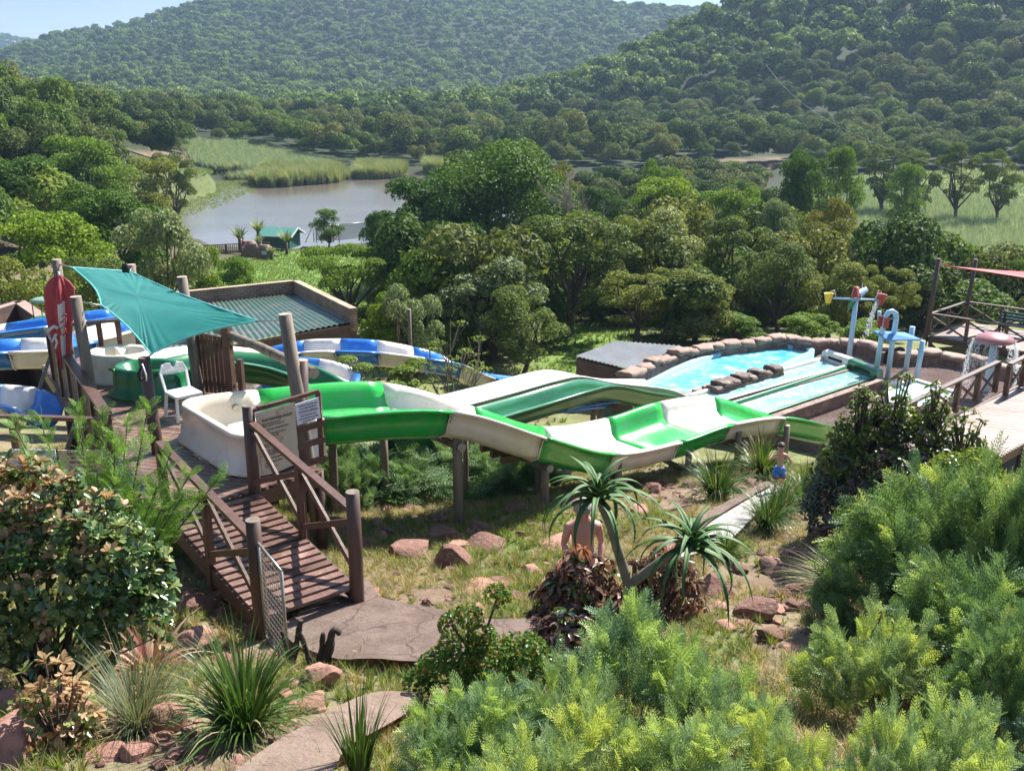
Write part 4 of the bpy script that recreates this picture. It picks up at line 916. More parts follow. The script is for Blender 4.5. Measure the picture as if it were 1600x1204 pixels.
def mouth(root,c,mat,r=.62,rz=0):
    mb=MB(); rings=[]
    for (rr,z) in ((.98,0.0),(1.0,.07),(.88,.1),(.86,.3),(.8,.5),(.74,.53),(.62,.5),(.5,.3),(.3,.2),(.05,.18)):
        rings.append([V3((c[0]+math.cos(a)*r*rr*1.15,c[1]+math.sin(a)*r*rr*.85,c[2]+z)) for a in [2*math.pi*k/32 for k in range(32)]])
    mb.loft(rings); mb.build('mouth',mat,root)
mouth(gs,(-6.3,16.5,DZ),DG); mouth(ws,(-7.15,17.45,DZ),CT)
# blue and white flumes
def bw(name,label,near,side,w=1.0,start=0,d=.42):
    r=thing(name,label,'water slide',near[0]); far=offs(near,side*w); P,Q=(far,near) if side>0 else (near,far)
    slide(r,P,Q,d,[('blue_section' if (k+start)%2==0 else 'white_section',BL if (k+start)%2==0 else W_) for k in range(len(near)-1)],n=4,lip=.12,wf=.14)
    return r
bw('blue_white_flume','blue and white slide passing behind the launching deck at the left edge',[D(-140,556,19.6),D(14,548,20),D(82,545,20.2),D(150,531,20.8),D(222,512,21.8),D(300,510,23)],1,start=0)
bw('blue_white_flume','blue and white slide just behind the left one above the small brick wall',[D(-90,535,22.4),D(-10,520,22.6),D(76,508,22.8),D(135,500,23.2),D(200,492,23.7),D(300,486,25)],1,start=1,w=.9)
bw('blue_white_flume','blue and white slide loop curving round beside the leaning pole',[D(350,606,18.6),D(410,612,18.9),D(480,620,19.0),D(540,606,19.7),D(552,580,21.2),D(500,562,22.9),D(430,558,23.4),D(360,556,23.2)],1,start=1,w=1.0)
bw('blue_white_flume','long blue and white slide behind the saplings ending in the turquoise pool',[D(425,560,24.4),D(470,549,24.6),D(524,547,24.6),D(592,549,24.7),D(663,558,25),D(722,568,25.5),D(770,589,26.2),D(860,604,27.8),D(1042,607,29.9)],1,start=0,w=1.1)
bw('blue_white_flume','short blue and white slide piece low down behind the left shrub',[D(-90,622,16.4),D(-40,624,16.4),D(5,630,16.3),D(45,648,16.1)],1,start=0,w=.8,d=.3)
# ================================================================ BUILDINGS
def brick(name,c1,c2,mort,sc=1):
    m,t,b=nodes(name); uvn=t.nodes.new('ShaderNodeUVMap'); bt=t.nodes.new('ShaderNodeTexBrick'); bt.inputs['Scale'].default_value=1
    bt.inputs['Color1'].default_value=rgb(c1); bt.inputs['Color2'].default_value=rgb(c2); bt.inputs['Mortar'].default_value=rgb(mort); bt.inputs['Brick Width'].default_value=.24*sc; bt.inputs['Row Height'].default_value=.085*sc; bt.inputs['Mortar Size'].default_value=.012*sc; bt.inputs['Mortar Smooth'].default_value=.2
    t.links.new(uvn.outputs[0],bt.inputs['Vector']); v=ramp(t,noise(t,coord(t),1.5,6),[(.3,(.7,.7,.7)),(.7,(1.1,1.1,1.1))]); t.links.new(mix(t,1,bt.outputs[0],v,'MULTIPLY'),b.inputs['Base Color'])
    b.inputs['Roughness'].default_value=.9; bump(t,b,bt.outputs['Fac'],-.6,.01); return m
def wall(name,a,b,z0,z1,th,mat,parent,cap=None):
    """a straight wall with brick UVs in metres"""
    a=V3((a[0],a[1],0));b=V3((b[0],b[1],0)); d=(b-a).normalized(); n=V3((-d.y,d.x,0))*th/2; Lw=(b-a).length
    za0,za1=(z0 if hasattr(z0,'__len__') else (z0,z0)); zb0,zb1=(z1 if hasattr(z1,'__len__') else (z1,z1))
    q=[a-n,b-n,b+n,a+n]; lo=[za0,za1,za1,za0]; hi=[zb0,zb1,zb1,zb0]
    vs=[V3((p.x,p.y,z)) for p,z in zip(q,lo)]+[V3((p.x,p.y,z)) for p,z in zip(q,hi)]
    mb=MB().add(vs,[(0,1,5,4),(1,2,6,5),(2,3,7,6),(3,0,4,7),(4,5,6,7),(0,3,2,1)])
    if cap is not None:
        mb.f=mb.f; mb.m[4]=1
    o=mb.build(name,[mat]+([cap] if cap is not None else []),parent); me=o.data; uv=me.uv_layers.new(name='UVMap'); off=V3(parent.location)
    for p in me.polygons:
        for li in p.loop_indices:
            co=me.vertices[me.loops[li].vertex_index].co+off
            if abs(p.normal.z)>.7: uv.data[li].uv=((co-a).dot(d),(co-a).dot(n.normalized())+5)
            elif abs(p.normal.dot(d))>.7: uv.data[li].uv=((co-a).dot(n.normalized()),co.z)
            else: uv.data[li].uv=((co-a).dot(d),co.z)
    return o
def corrugated(name,A,B,C_,Dd,parent,mat,pitch=.11,amp=.02,th=.006):
    """quad A-B (low eave) to D-C (high edge); ribs run from A to D"""
    A,B,C_,Dd=map(V3,(A,B,C_,Dd)); n=int((B-A).length/pitch*4); nrm=(B-A).cross(Dd-A).normalized()
    if nrm.z<0: nrm=-nrm
    top=[];mb=MB(); r0=[];r1=[]
    for i in range(n+1):
        t=i/n; o=nrm*amp*math.sin(i*math.pi/2); r0.append(lerp(A,B,t)+o); r1.append(lerp(Dd,C_,t)+o)
    mb.loft([r0,r1],close=False,smooth=True); mb.loft([[p-nrm*th for p in r1],[p-nrm*th for p in r0]],close=False)
    mb.loft([[p-nrm*th for p in r0],r0],close=False,smooth=False); return mb.build(name,mat,parent)
BR=brick('brown_face_brick',(.3,.17,.1),(.2,.1,.065),(.32,.27,.22)); BR2=brick('pale_brick_coping',(.5,.36,.24),(.4,.27,.17),(.35,.3,.25)); BRD=brick('rough_dark_stone_brick',(.16,.09,.07),(.1,.06,.05),(.1,.08,.07),2.2)
bh=thing('brick_building','low brick building with brick parapet and faded green corrugated roof behind the shade sail','building',(-7,30,0))
e0=D(548,501,28.5); e0.z=2.65; eL=V3((-12.2,25.2,2.65)); e0=G(548,503,2.6); eL=G(238,560,2.6); bR=G(458,458,2.25); bL=G(250,480,2.25)
corrugated('roof',eL,e0,bR,bL,bh,MT['roofgreen'],pitch=.2,amp=.03)
wall('wall',(eL.x,eL.y+.15),(e0.x-.1,e0.y+.15),-1.5,2.5,.22,BRD,bh)
wall('wall',(e0.x+.05,e0.y+.2),(bR.x+.1,bR.y),-2.5,(2.5,2.1),.2,BRD,bh)
wall('parapet',(e0.x+.1,e0.y),(bR.x+.12,bR.y+.1),(2.3,1.9),(3.05,2.72),.24,BR,bh,BR2)
wall('parapet',(bL.x,bL.y+.12),(bR.x-.01,bR.y+.12),1.9,2.72,.24,BR,bh,BR2)
MB().bar(e0+V3((.1,-.05,-.12)),eL+V3((0,-.05,-.12)),.04,.14).build('fascia',MT['wood'],bh)
bh2=thing('brick_building','small brick walled hut with green roof at the far left edge behind the blue slide','building',(-14,24,0))
a,b,c_=G(-60,498,3.2),G(30,470,3.2),G(74,500,3.2)
wall('parapet',a.xy,b.xy,-1,3.2,.3,BRD,bh2,M('pinkish_cement_coping',(.33,.24,.2),(.26,.18,.15),3,.8,bmp=.4)); wall('parapet',(b.x,b.y),(c_.x,c_.y),-1,3.2,.34,BRD,bh2,bpy.data.materials['pinkish_cement_coping'])
corrugated('roof',G(-80,530,2.75),G(60,518,2.75),G(30,480,2.6),G(-80,500,2.6),bh2,MT['roofgreen'],pitch=.2,amp=.03)
lw=thing('brick_wall','low red brick garden wall running behind the closed umbrella','wall',G(40,500,3)); wall('brickwork',G(70,498,2.9).xy,G(330,478,2.9).xy,-1,2.9,.25,BR,lw,BR2)
# green tractor with canopy
tr_=D(62,478,27); tk=thing('tractor','small green tractor with a yellow stripe and a green canopy parked behind the low wall','tractor',(tr_.x,27,2.4)); tx=tr_.x; tz=tr_.z
gm=M('tractor_green_paint',(.03,.25,.05),(.02,.2,.04),3,.35); 
mb=MB(); 
for i,(w_,h_) in enumerate(()): pass
mb.loft([[V3((tx+px,27+sy*wy,tz+pz)) for px,pz in ((-.55,-.25),(-.5,.12),(-.2,.22),(.3,.26),(.38,.1),(.4,-.25))] for sy,wy in ((-1,.3),(-1,.22),(1,.22),(1,.3))],caps=True,smooth=False); mb.build('bonnet',gm,tk)
MB().box((tx-.05,26.69,tz+.02),(.7,.02,.05)).build('stripe',MT['yellow'],tk)
for sx,r in ((-.4,.26),(.45,.42)):
    for sy in (-.42,.42):
        w_=MB().cyl((tx+sx,27+sy-.09,tz-.3+r-.26),(tx+sx,27+sy+.09,tz-.3+r-.26),r,n=20,capm=0).build('wheel',MT['dark'],tk); MB().cyl((tx+sx,27+sy-.1,tz-.3+r-.26),(tx+sx,27+sy+.1,tz-.3+r-.26),r*.5,n=12).build('rim',MT['yellow'],w_)
MB().box((tx+.5,27,tz+.2),(.3,.4,.12)).box((tx+.68,27,tz+.42),(.08,.4,.4)).build('seat',MT['dark'],tk)
for sx in (-.12,.75): 
    for sy in (-.35,.35): MB().cyl((tx+sx,27+sy,tz),(tx+sx,27+sy,tz+.88),.022,n=6).build('canopy_post',MT['dark'],tk)
mb=MB(); mb.loft([[V3((tx+.3+math.cos(a)*r*1.0,27+math.sin(a)*r*.7,tz+z)) for a in [k*math.pi/12 for k in range(24)]] for r,z in ((.65,.86),(.66,.9),(.5,.98),(.25,1.02),(.03,1.03))],caps=True); mb.build('canopy',M('pale_green_canopy',(.2,.32,.24),None,3,.5),tk)
tk.scale=(.7,.7,.7)
# ================================================================ POOLS
PZ=.1
pool_px=[(1002,607),(1030,594),(1060,580),(1095,566),(1135,554),(1180,546),(1225,543),(1258,548),(1266,553),(1235,566),(1200,584),(1160,594),(1120,604),(1085,612),(1055,619),(1010,616)]
pp=[G(u,v,PZ) for u,v in pool_px]
pl=thing('swimming_pool','turquoise landing pool with foaming water inside the curved rock wall','swimming pool',(9,32,0))
wat=watermat('foaming_turquoise_water',(.06,.36,.41),(.14,.46,.5),.1,5,.5,.04,foam=(.7,.82,.84),flo=.5,fhi=.68,fsc=1.3,stretch=(1,1.3,1))
MB().add(pp,[tuple(range(len(pp)))]).build('pool_water',wat,pl)
mb=MB(); n=len(pp); cc=sum(pp,V3())/n
outr=[p+(p-cc).normalized()*.22 for p in pp]
mb.loft([[V3((p.x,p.y,PZ-.5)) for p in pp],[V3((p.x,p.y,PZ+.14)) for p in pp],[V3((p.x,p.y,PZ+.15)) for p in outr],[V3((p.x,p.y,-1.2)) for p in outr]]); mb.build('pool_rim',M('pale_blue_pool_paint',(.25,.5,.66),(.3,.56,.7),2,.5),pl)
# splash floor
fl_px=[(1262,566),(1290,548),(1330,540),(1400,548),(1450,560),(1520,578),(1600,600),(1600,660),(1500,700),(1400,715),(1240,672),(1150,668),(1235,610)]
tag(MB().prism([G(u,v,0.0).xy for u,v in fl_px],-1.3,0.02).build('splash_floor',MT['wetfloor']),kind='structure')
wp=thing('paddling_pool','small shallow white edged paddling pool filled with pale green water','swimming pool',G(1430,612,.1))
q=[G(1393,607,.12),G(1432,600,.12),G(1490,618,.12),G(1450,640,.12),G(1395,632,.12)]
MB().add([p+V3((0,0,.07)) for p in q],[tuple(range(5))]).build('pool_water',watermat('pale_green_water',(.35,.5,.45),(.42,.56,.5),.06,6,.3,.02),wp)
mb=MB(); cq=sum(q,V3())/5; o2=[p+(p-cq).normalized()*.22 for p in q]; mb.loft([[p+V3((0,0,-.1)) for p in q],[p+V3((0,0,.14)) for p in q],[p+V3((0,0,.14)) for p in o2],[p+V3((0,0,-.1)) for p in o2]],smooth=False); mb.build('rim',W_,wp)
# rock wall blocks
def rockwall(name,label,px,z1,z0,wd=.5,step=.62,seed=1,mat=None,lo=None,pts=None,cat='wall'):
    rg=random.Random(seed); P=spline(pts or [G(u,v,z1) for u,v in px],8); L_=[0]
    for a,b in zip(P,P[1:]): L_.append(L_[-1]+(b-a).length)
    def at(s):
        for i in range(len(P)-1):
            if L_[i+1]>=s: return lerp(P[i],P[i+1],(s-L_[i])/max(1e-6,L_[i+1]-L_[i])),(P[i+1]-P[i]).normalized()
        return P[-1],(P[-1]-P[-2]).normalized()
    r=thing(name,label,cat,(P[0].x,P[0].y,z0)); mb=MB(); s=0; mbc=MB()
    nseg=max(3,int(L_[-1]/.18)); rings=[]
    for i in range(nseg+1):
        p,t=at(L_[-1]*i/nseg); t.z=0; t.normalize(); nn=V3((t.y,-t.x,0)); j=lambda a:rg.uniform(-a,a)
        rings.append([V3((p.x,p.y,z0))+nn*(wd*.75+j(.06)),V3((p.x,p.y,z0+(z1-z0)*.4))+nn*(wd*.62+j(.07)),V3((p.x,p.y,z1-.16))+nn*(wd*.52+j(.05)),V3((p.x,p.y,z1-.1))+nn*(wd*.4),V3((p.x,p.y,z1-.1))-nn*(wd*.4),V3((p.x,p.y,z1-.2))-nn*(wd*.5+j(.05)),V3((p.x,p.y,z0+(z1-z0)*.4))-nn*(wd*.58+j(.05)),V3((p.x,p.y,z0))-nn*(wd*.7)])
    mb.loft(rings,smooth=False,caps=True); mb.build('wall_face',mat or MT['rockwall'],r)
    while s<L_[-1]-.2:
        e=min(L_[-1],s+step*rg.uniform(.7,1.3)); rings=[]
        hj=rg.uniform(-.09,.09); wj=rg.uniform(.95,1.15)
        for k,q in enumerate((0.015,.12,.5,.88,.985)):
            p,t=at(s+(e-s)*q); t.z=0; t.normalize(); nn=V3((t.y,-t.x,0)); sh=(.86,.99,1.03,.99,.86)[k]; ring=[]
            for m_,(aw,az) in enumerate(((.56,-.17),(.6,-.08),(.5,.0),(.2,.02),(-.2,.015),(-.5,-.01),(-.6,-.09),(-.55,-.17))):
                ring.append(V3((p.x,p.y,z1+hj))+nn*(aw*wd*wj*sh+rg.uniform(-.045,.045))+V3((0,0,az*(1.0)-.05*(1-sh)+rg.uniform(-.035,.035))))
            rings.append(ring)
        mbc.loft(rings,smooth=True,caps=True); s=e
    mbc.build('coping_stones',M(name+'_coping',*(((.12,.075,.06),(.07,.045,.04)) if name=='rock_spit' else ((.29,.19,.145),(.2,.125,.095))),2,.75,bmp=.8,bscale=6,bdist=.03,dirt=(.42,.32,.26),dsc=2) if name+'_coping' not in bpy.data.materials else bpy.data.materials[name+'_coping'],r)
    return r
rockwall('rock_wall','brown rock wall with capstones curving round the far side of the turquoise pool',[(975,583),(1008,566),(1045,553),(1084,543),(1125,536),(1171,530),(1225,524),(1262,529),(1298,527),(1332,529),(1362,535),(1388,546)],.52,-1.5,.5,seed=2)
rockwall('rock_wall','brown artificial rock wall behind the mushroom fountain and the splash frame',[(1398,548),(1440,547),(1480,549),(1516,556),(1560,566),(1640,580)],.5,-1.2,.5,seed=5,step=.8)
rockwall('rock_spit','row of dark wet boulders between the pool and the white lane',[(1112,602),(1140,593),(1175,582),(1216,572)],.62,-.6,.5,seed=8,step=.42,mat=MT['rockwall'],cat='rock')
rockwall('rock_wall','low dark rock edge along the near side of the turquoise pool',[(1040,624),(1075,614),(1105,607),(1130,603)],.28,-.8,.3,seed=9,step=.5)
# pump room roof
pr=thing('pump_house','low brick pump house with grey corrugated roof beside the pool wall','building',G(985,560,.9))
c4=[G(986,577,.42),G(1064,540,.5),G(962,532,.65),G(899,556,.55)]
corrugated('roof',c4[3],c4[0],c4[1],c4[2],pr,MT['roofgrey'],pitch=.16,amp=.022)
wall('wall',(c4[3]+V3((.1,.1,0))).xy,(c4[0]+V3((0,.1,0))).xy,-2,(.47,.33),.2,BRD,pr); wall('wall',(c4[0]+V3((0,.1,0))).xy,(c4[1]+V3((-.1,0,0))).xy,-2,(.33,.41),.2,BRD,pr)
# lanes
lw_=watermat('shallow_lane_water',(.16,.33,.31),(.28,.44,.43),.1,9,.5,.03,foam=(.75,.82,.83),flo=.5,fhi=.7,fsc=3)
def lane(name,label,px,z,mat,box):
    fl,fr,nr,nl=[G(u,v,z) for u,v in px]; r=thing(name,label,'water slide',nl)
    P=[lerp(nl,fl,t) for t in (0,.33,.66,1)]; Q=[lerp(nr,fr,t) for t in (0,.33,.66,1)]
    slide(r,P,Q,.26,[('channel',mat)]*1+[('channel',mat)]*2,n=3,lip=.1,wf=.06)
    MB().add([nl+V3((0,0,-.12)),nr+V3((0,0,-.12)),fr+V3((0,0,-.12)),fl+V3((0,0,-.12))],[(0,1,2,3)]).build('lane_water',lw_,r)
    d=(fl-nl).normalized(); a=fl+d*.02; b=fr+d*.02; x=(b-a).normalized(); 
    rings=[]
    for e,zz,s in ((0,-.3,0),(0,.14,0),(.03,.2,.04),(.1,.22,.06),(.32,.2,.06),(.4,.14,.02),(.42,-.3,0)): rings.append([a+d*e+x*(s-.12)+V3((0,0,zz)),b+d*e-x*(s-.12)+V3((0,0,zz))])
    mb=MB(); mb.loft([[q[0] for q in rings],[q[1] for q in rings]],caps=True,smooth=False); eb=mb.build('end_box',mat,r)
    MB().bar(lerp(a,b,.2)-d*.01+V3((0,0,.03)),lerp(a,b,.8)-d*.01+V3((0,0,.03)),.02,.09).build('outlet_slot',MT['dark'],eb)
    return fl,fr,nr,nl
w4=lane('white_lane','straight white stopping lane with running water beside the boulders',[(1287,557),(1322,569),(1100,631),(1066,619)],.5,W_,1)
g4=lane('green_lane','straight green stopping lane with running water on the pool side nearest the camera',[(1327,571),(1366,587),(1166,654),(1114,638)],.5,MT['dgreen'],1)
mb=MB(); a,b=g4[2],g4[1]; n=V3(((b-a).y,-(b-a).x,0)).normalized(); mb.prism([(a+n*.12).xy,(b+n*.12).xy,(b+n*.36).xy,(a+n*.36).xy],-1,.44); tag(mb.build('lane_wall',MT['rockwall'],None,a),'brown rendered wall along the outside of the green stopping lane','wall')
mb=MB(); a,b=w4[2],w4[1]; mb.prism([(a+n*.13).xy,(b+n*.13).xy,(b+n*.32).xy,(a+n*.32).xy],-1,.42); tag(mb.build('lane_wall',MT['rockwall'],None,a),'narrow dark divider wall between the white and green lanes','wall')
# ---- splash toys
PB=MT['paleblue']
tb=thing('tipping_bucket_pole','pale blue pole with a crossbar carrying coloured tipping buckets','water toy',G(1326,562,.02)); bx=V3(tb.location); tp=D(1338,466,bx.y)
MB().tube([bx,V3((tp.x,bx.y,tp.z))],[.1,.085],14).build('pole',PB,tb)
hz=tp.z-.02; y0=bx.y
xl,xr=D(1300,465,y0).x,D(1374,468,y0).x
MB().cyl((xl,y0,hz+.03),(xr,y0,hz-.04),.035,n=10).build('crossbar',PB,tb)
def bucket(root,c,mat,tilt,s=1,name='bucket'):
    T=Matrix.Rotation(tilt,3,'Y'); rings=[]
    for r,z in ((.0,-.16),(.085,-.16),(.15,.16),(.165,.17),(.14,.16),(.08,-.13),(.0,-.13)): rings.append([V3(c)+T@V3((math.cos(a)*r*s,math.sin(a)*r*s,z*s)) for a in [k*math.pi/8 for k in range(16)]])
    return MB().loft(rings).build(name,mat,root)
bucket(tb,(xl-.13,y0,hz+.02),MT['yellow'],0,1.1); bucket(tb,(xr+.06,y0,hz-.02),MT['red'],.12,1.15); bucket(tb,(tp.x-.05,y0-.05,hz+.28),MT['red'],math.pi,1.05); bucket(tb,(tp.x+.22,y0,hz+.28),PB,-2.2,1.0); bucket(tb,(tp.x-.16,y0+.03,hz-.22),MT['dgreen'],.5,.9)
for xa,xb in ((xl,xl+.14),(xr-.14,xr+.02)): MB().tube([(xb if xa==xl else xa,y0,hz+.02),((xa+xb)/2,y0,hz+.32),(xa-.1 if xa==xl else xb+.02,y0,hz+.26),(xa-.12 if xa==xl else xb+.04,y0,hz+.16)],.013,6).build('bucket_hanger',MT['plastic'],tb)
MB().cyl((tp.x+.17,y0,hz+.4),(tp.x+.17,y0,hz+.6),.012,n=6).build('nozzle',MT['plastic'],tb)
sf=thing('splash_frame','pale blue splash frame with an arched pipe, red flaps and a slanting blue roof','water toy',G(1385,596,.02))
f1,f2,f3,f4=G(1367,595,.02),G(1386,594,.02),G(1415,578,.02),G(1431,597,.02)
zt=D(1380,486,f2.y).z
MB().tube([f1,V3((f1.x+.06,f1.y,1.85)),V3((f1.x+.1,f1.y,zt-.2)),V3((f1.x+.2,f1.y,zt-.02)),V3((f2.x-.1,f2.y,zt)),V3((f2.x+.03,f2.y,zt-.08)),V3((f2.x+.07,f2.y,zt-.28)),V3((f2.x+.04,f2.y,1.6)),f2],.088,14).build('arched_pipe',PB,sf)
for p,z in ((f3,1.62),(f4,1.5)): MB().cyl(p,(p.x+.06,p.y,z),.09,n=14).build('leg',PB,sf)
r4=[D(1364,516,f1.y+.1),D(1388,531,f4.y-.15),D(1440,530,f4.y-.25),D(1414,519,f3.y+.2)]
mb=MB(); mb.add(r4+[p-V3((0,0,.04)) for p in r4],[(0,1,2,3),(7,6,5,4),(0,4,5,1),(1,5,6,2),(2,6,7,3),(3,7,4,0)]); mb.build('roof',MT['skyblue'],sf)
for k in range(2):
    c=D(1376+k*9,502+k*3,f1.y-.05-.1*k); MB().box(c,(.2,.03,.36),R(10+k*8)).build('flap',MT['red'],sf)
MB().cyl(D(1374,486,f1.y),D(1374,500,f1.y),.06,n=10).build('spout',PB,sf); MB().cyl(D(1388,498,f1.y),D(1398,497,f1.y),.02,n=8).build('valve',MT['steel'],sf); MB().cyl((f4.x+.02,f4.y,1.25),(f4.x+.2,f4.y,1.27),.03,n=8).build('valve',MT['steel'],sf)
mu=thing('mushroom_fountain','pinkish red mushroom shaped fountain on a pale blue post spilling water','fountain',G(1541,612,.02)); m0=V3(mu.location); mt_=D(1551,528,m0.y)
MB().cyl(m0,(m0.x+.03,m0.y,mt_.z-.05),.13,.11,n=16).build('post',PB,mu)
mb=MB(); Rm=.62; mb.loft([[V3((m0.x+.03+math.cos(a)*r*Rm,m0.y+math.sin(a)*r*Rm,mt_.z+z)) for a in [k*math.pi/20 for k in range(40)]] for r,z in ((.05,-.1),(.9,-.12),(1.0,-.08),(.98,-.03),(.85,.06),(.6,.13),(.3,.165),(.02,.175))],caps=True)
mb.build('cap',M('faded_red_fibreglass',(.36,.12,.12),(.42,.2,.2),2,.3,coat=.4),mu)
mb=MB()
for k in range(9): a=k*.7; mb.ball((m0.x+.03+math.cos(a)*.5,m0.y+math.sin(a)*.5,mt_.z+.045),.035,n=6,sq=(1,1,.5))
mb.build('bolt_cap',MT['plastic'],mu)
# falling water: small droplets and strings
dm,t,b=nodes('falling_water'); b.inputs['Base Color'].default_value=(.85,.9,.93,1); b.inputs['Roughness'].default_value=.15; b.inputs['Alpha'].default_value=1
def water_fall(label,fn,n,r=.009,loc=None):
    mb=MB(); rg=random.Random(3)
    for i in range(n):
        p=V3(fn(rg)); L_=rg.uniform(.02,.07); q=r*rg.uniform(.5,1.2); mb.add([p+V3((q,0,0)),p+V3((-q*.5,q*.8,0)),p+V3((-q*.5,-q*.8,0)),p+V3((0,0,L_)),p-V3((0,0,L_*.6))],[(0,1,3),(1,2,3),(2,0,3),(1,0,4),(2,1,4),(0,2,4)],0,True)
    o=mb.build('falling_water',dm,None,loc); tag(o,label,'water',kind='stuff')
def mf(rg):
    a=rg.choice([2.6,2.9,3.2,3.5,3.9,4.2,4.4,5.6,5.9,6.2,.3])+rg.gauss(0,.07); f=rg.random(); return (m0.x+.03+math.cos(a)*(.6+.22*f**.6+rg.gauss(0,.02)),m0.y+math.sin(a)*(.6+.22*f**.6),mt_.z-.12-(mt_.z-.15)*f*rg.random()**.3)
water_fall('thin strings of water spilling from the mushroom rim',mf,2200,loc=m0)
def bf(rg):
    f=rg.random(); return (xr+.02-f*.35+rg.gauss(0,.05*(.3+f)),y0+rg.gauss(0,.05),hz-.1-f*f*1.3+rg.gauss(0,.03))
water_fall('water pouring out of the red tipping bucket',bf,500,loc=(xr,y0,hz))
# black dog-like shape behind frame = bundle of black pipe
bp=D(1398,556,f2.y+2.2); mb=MB()
mb.tube(spline([bp+V3((-.35,0,-.35)),bp+V3((-.33,0,.1)),bp+V3((-.12,0,.25)),bp+V3((.12,0,.22)),bp+V3((.05,.05,.0))],5),.055,8); mb.tube(spline([bp+V3((-.1,0,.2)),bp+V3((.15,.0,.3)),bp+V3((.3,0,.2)),bp+V3((.25,0,.02))],5),.07,8)
tag(mb.build('water_pipe',MT['dark'],None,bp),'curled black pipe bundle on the rock wall behind the splash frame','pipe')
# ---- right footbridge
fb=thing('footbridge','sun bleached plank walkway with dark cross braced railing at the right edge','footbridge',(12,25,1.3))
A=V3((9.2,22.9,1.3));B=V3((14.0,27.45,1.3)); B2=V3((14.15,27.1,1.42)); C2=V3((17.5,30.2,1.42)); pq=V3((.69,-.725,0))*2.1
planks('deck_boards',[A.xy,C2.xy,(C2+pq).xy,(A+pq).xy],1.3,.14,math.atan2(-.725,.69)+.5,fb,MT['plank2'],th=.045)
MB().bar(A+pq+V3((0,0,-.15)),C2+pq+V3((0,0,-.15)),.06,.22).build('edge_beam',MT['wood'],fb); MB().bar(A+V3((0,0,-.15)),C2+V3((0,0,-.15)),.06,.22).build('edge_beam',MT['wood'],fb)
for k in range(5):
    for o_ in (V3(),pq): q=lerp(A,C2,k/4)+o_; MB().cyl((q.x,q.y,H(q.x,q.y)-1),(q.x,q.y,1.2),.08,n=8).build('support_post',MT['polebrown'],fb)
braced_rail(fb,A,B,.9,5,post=.13,railw=.14); braced_rail(fb,B2+V3((0,0,-.1)),C2,.9,4,post=.13,railw=.14)
# ---- raised viewing deck with bench, poles and red sail
vd=thing('viewing_deck','raised dark timber viewing deck with cross braced railings beyond the splash area','deck',(20,41,-.8))
vL,vB,vF,vG=V3((18.3,42.3,-.78)),V3((20.9,44.7,-.78)),V3((22.9,38.0,-.78)),V3((25.6,40.6,-.78))
planks('deck_boards',[vL.xy,vB.xy,vG.xy,vF.xy],-.78,.16,R(44),vd,MT['plank2'],th=.05)
for a,b,n in ((vL,vF,4),(vL,vB,2),(vB,vG,4),(vF,vG,2)): braced_rail(vd,a,b,.95,n,post=.13,railw=.13); MB().bar(a+V3((0,0,-.17)),b+V3((0,0,-.17)),.07,.24).build('edge_beam',MT['wood'],vd)
for a,b in ((vL,vF),(vB,vG)):
    for k in range(4): q=lerp(a,b,k/3+.02*(k==0)); MB().cyl((q.x,q.y,H(q.x,q.y)-1.5),(q.x,q.y,-.85),.09,n=8).build('support_post',MT['polebrown'],vd)
MB().bar(vL+V3((1.1,-1,-1.4)),vL+V3((.05,0,-.3)),.06,.08).build('diagonal_brace',MT['wood'],vd)
for (u,v,Y,lb) in ((1467,404,42.35,'tall thin dark pole at the near corner of the viewing deck'),(1525,405,44.75,'tall thin dark pole at the back corner of the viewing deck')):
    t=D(u,v,Y); pole('sail_pole',lb,(t.x-.25,Y,-3.2),t,.1,'polebrown','pole')
rs_=[D(1487,416,44.2),D(1545,421,44.0),D(1660,428,41),D(1680,446,39),D(1580,430,41.5)]; mb=MB(); mb.add(rs_+[p-V3((0,0,.03)) for p in rs_],[(0,1,2,3,4),(9,8,7,6,5)]+[(i,(i+1)%5,5+(i+1)%5,5+i) for i in range(5)]); mb.cyl(D(1467,411,42.4),rs_[0],.015,n=5)
tag(mb.build('shade_sail',M('red_shade_cloth',(.5,.02,.03),(.42,.02,.03),2,.6),None,rs_[0]),'narrow bright red shade sail above the viewing deck','shade sail')
bn_=thing('garden_bench','dark green slatted bench facing away on the viewing deck','bench',(22.6,41.6,-.75),rotz=R(-43)); MM=MT['tealwall']
def bp_(mb,n,m=MT['dark']): return link(n,mb.mesh(n,[m]),bn_)
mb=MB(); 
for k in range(4): mb.box((0,-.2+k*.13,.45),(3.1,.1,.03))
bp_(mb,'seat',MM); mb=MB()
for k in range(3): mb.box((0,.32,.6+k*.14),(3.1,.03,.11))
bp_(mb,'backrest',MM)
for sx in (-1.4,0,1.4): mb=MB(); mb.box((sx,-.18,.22),(.07,.06,.44)); mb.box((sx,.3,.45),(.07,.06,.9)); mb.box((sx,.05,.42),(.07,.5,.05)); bp_(mb,'leg')
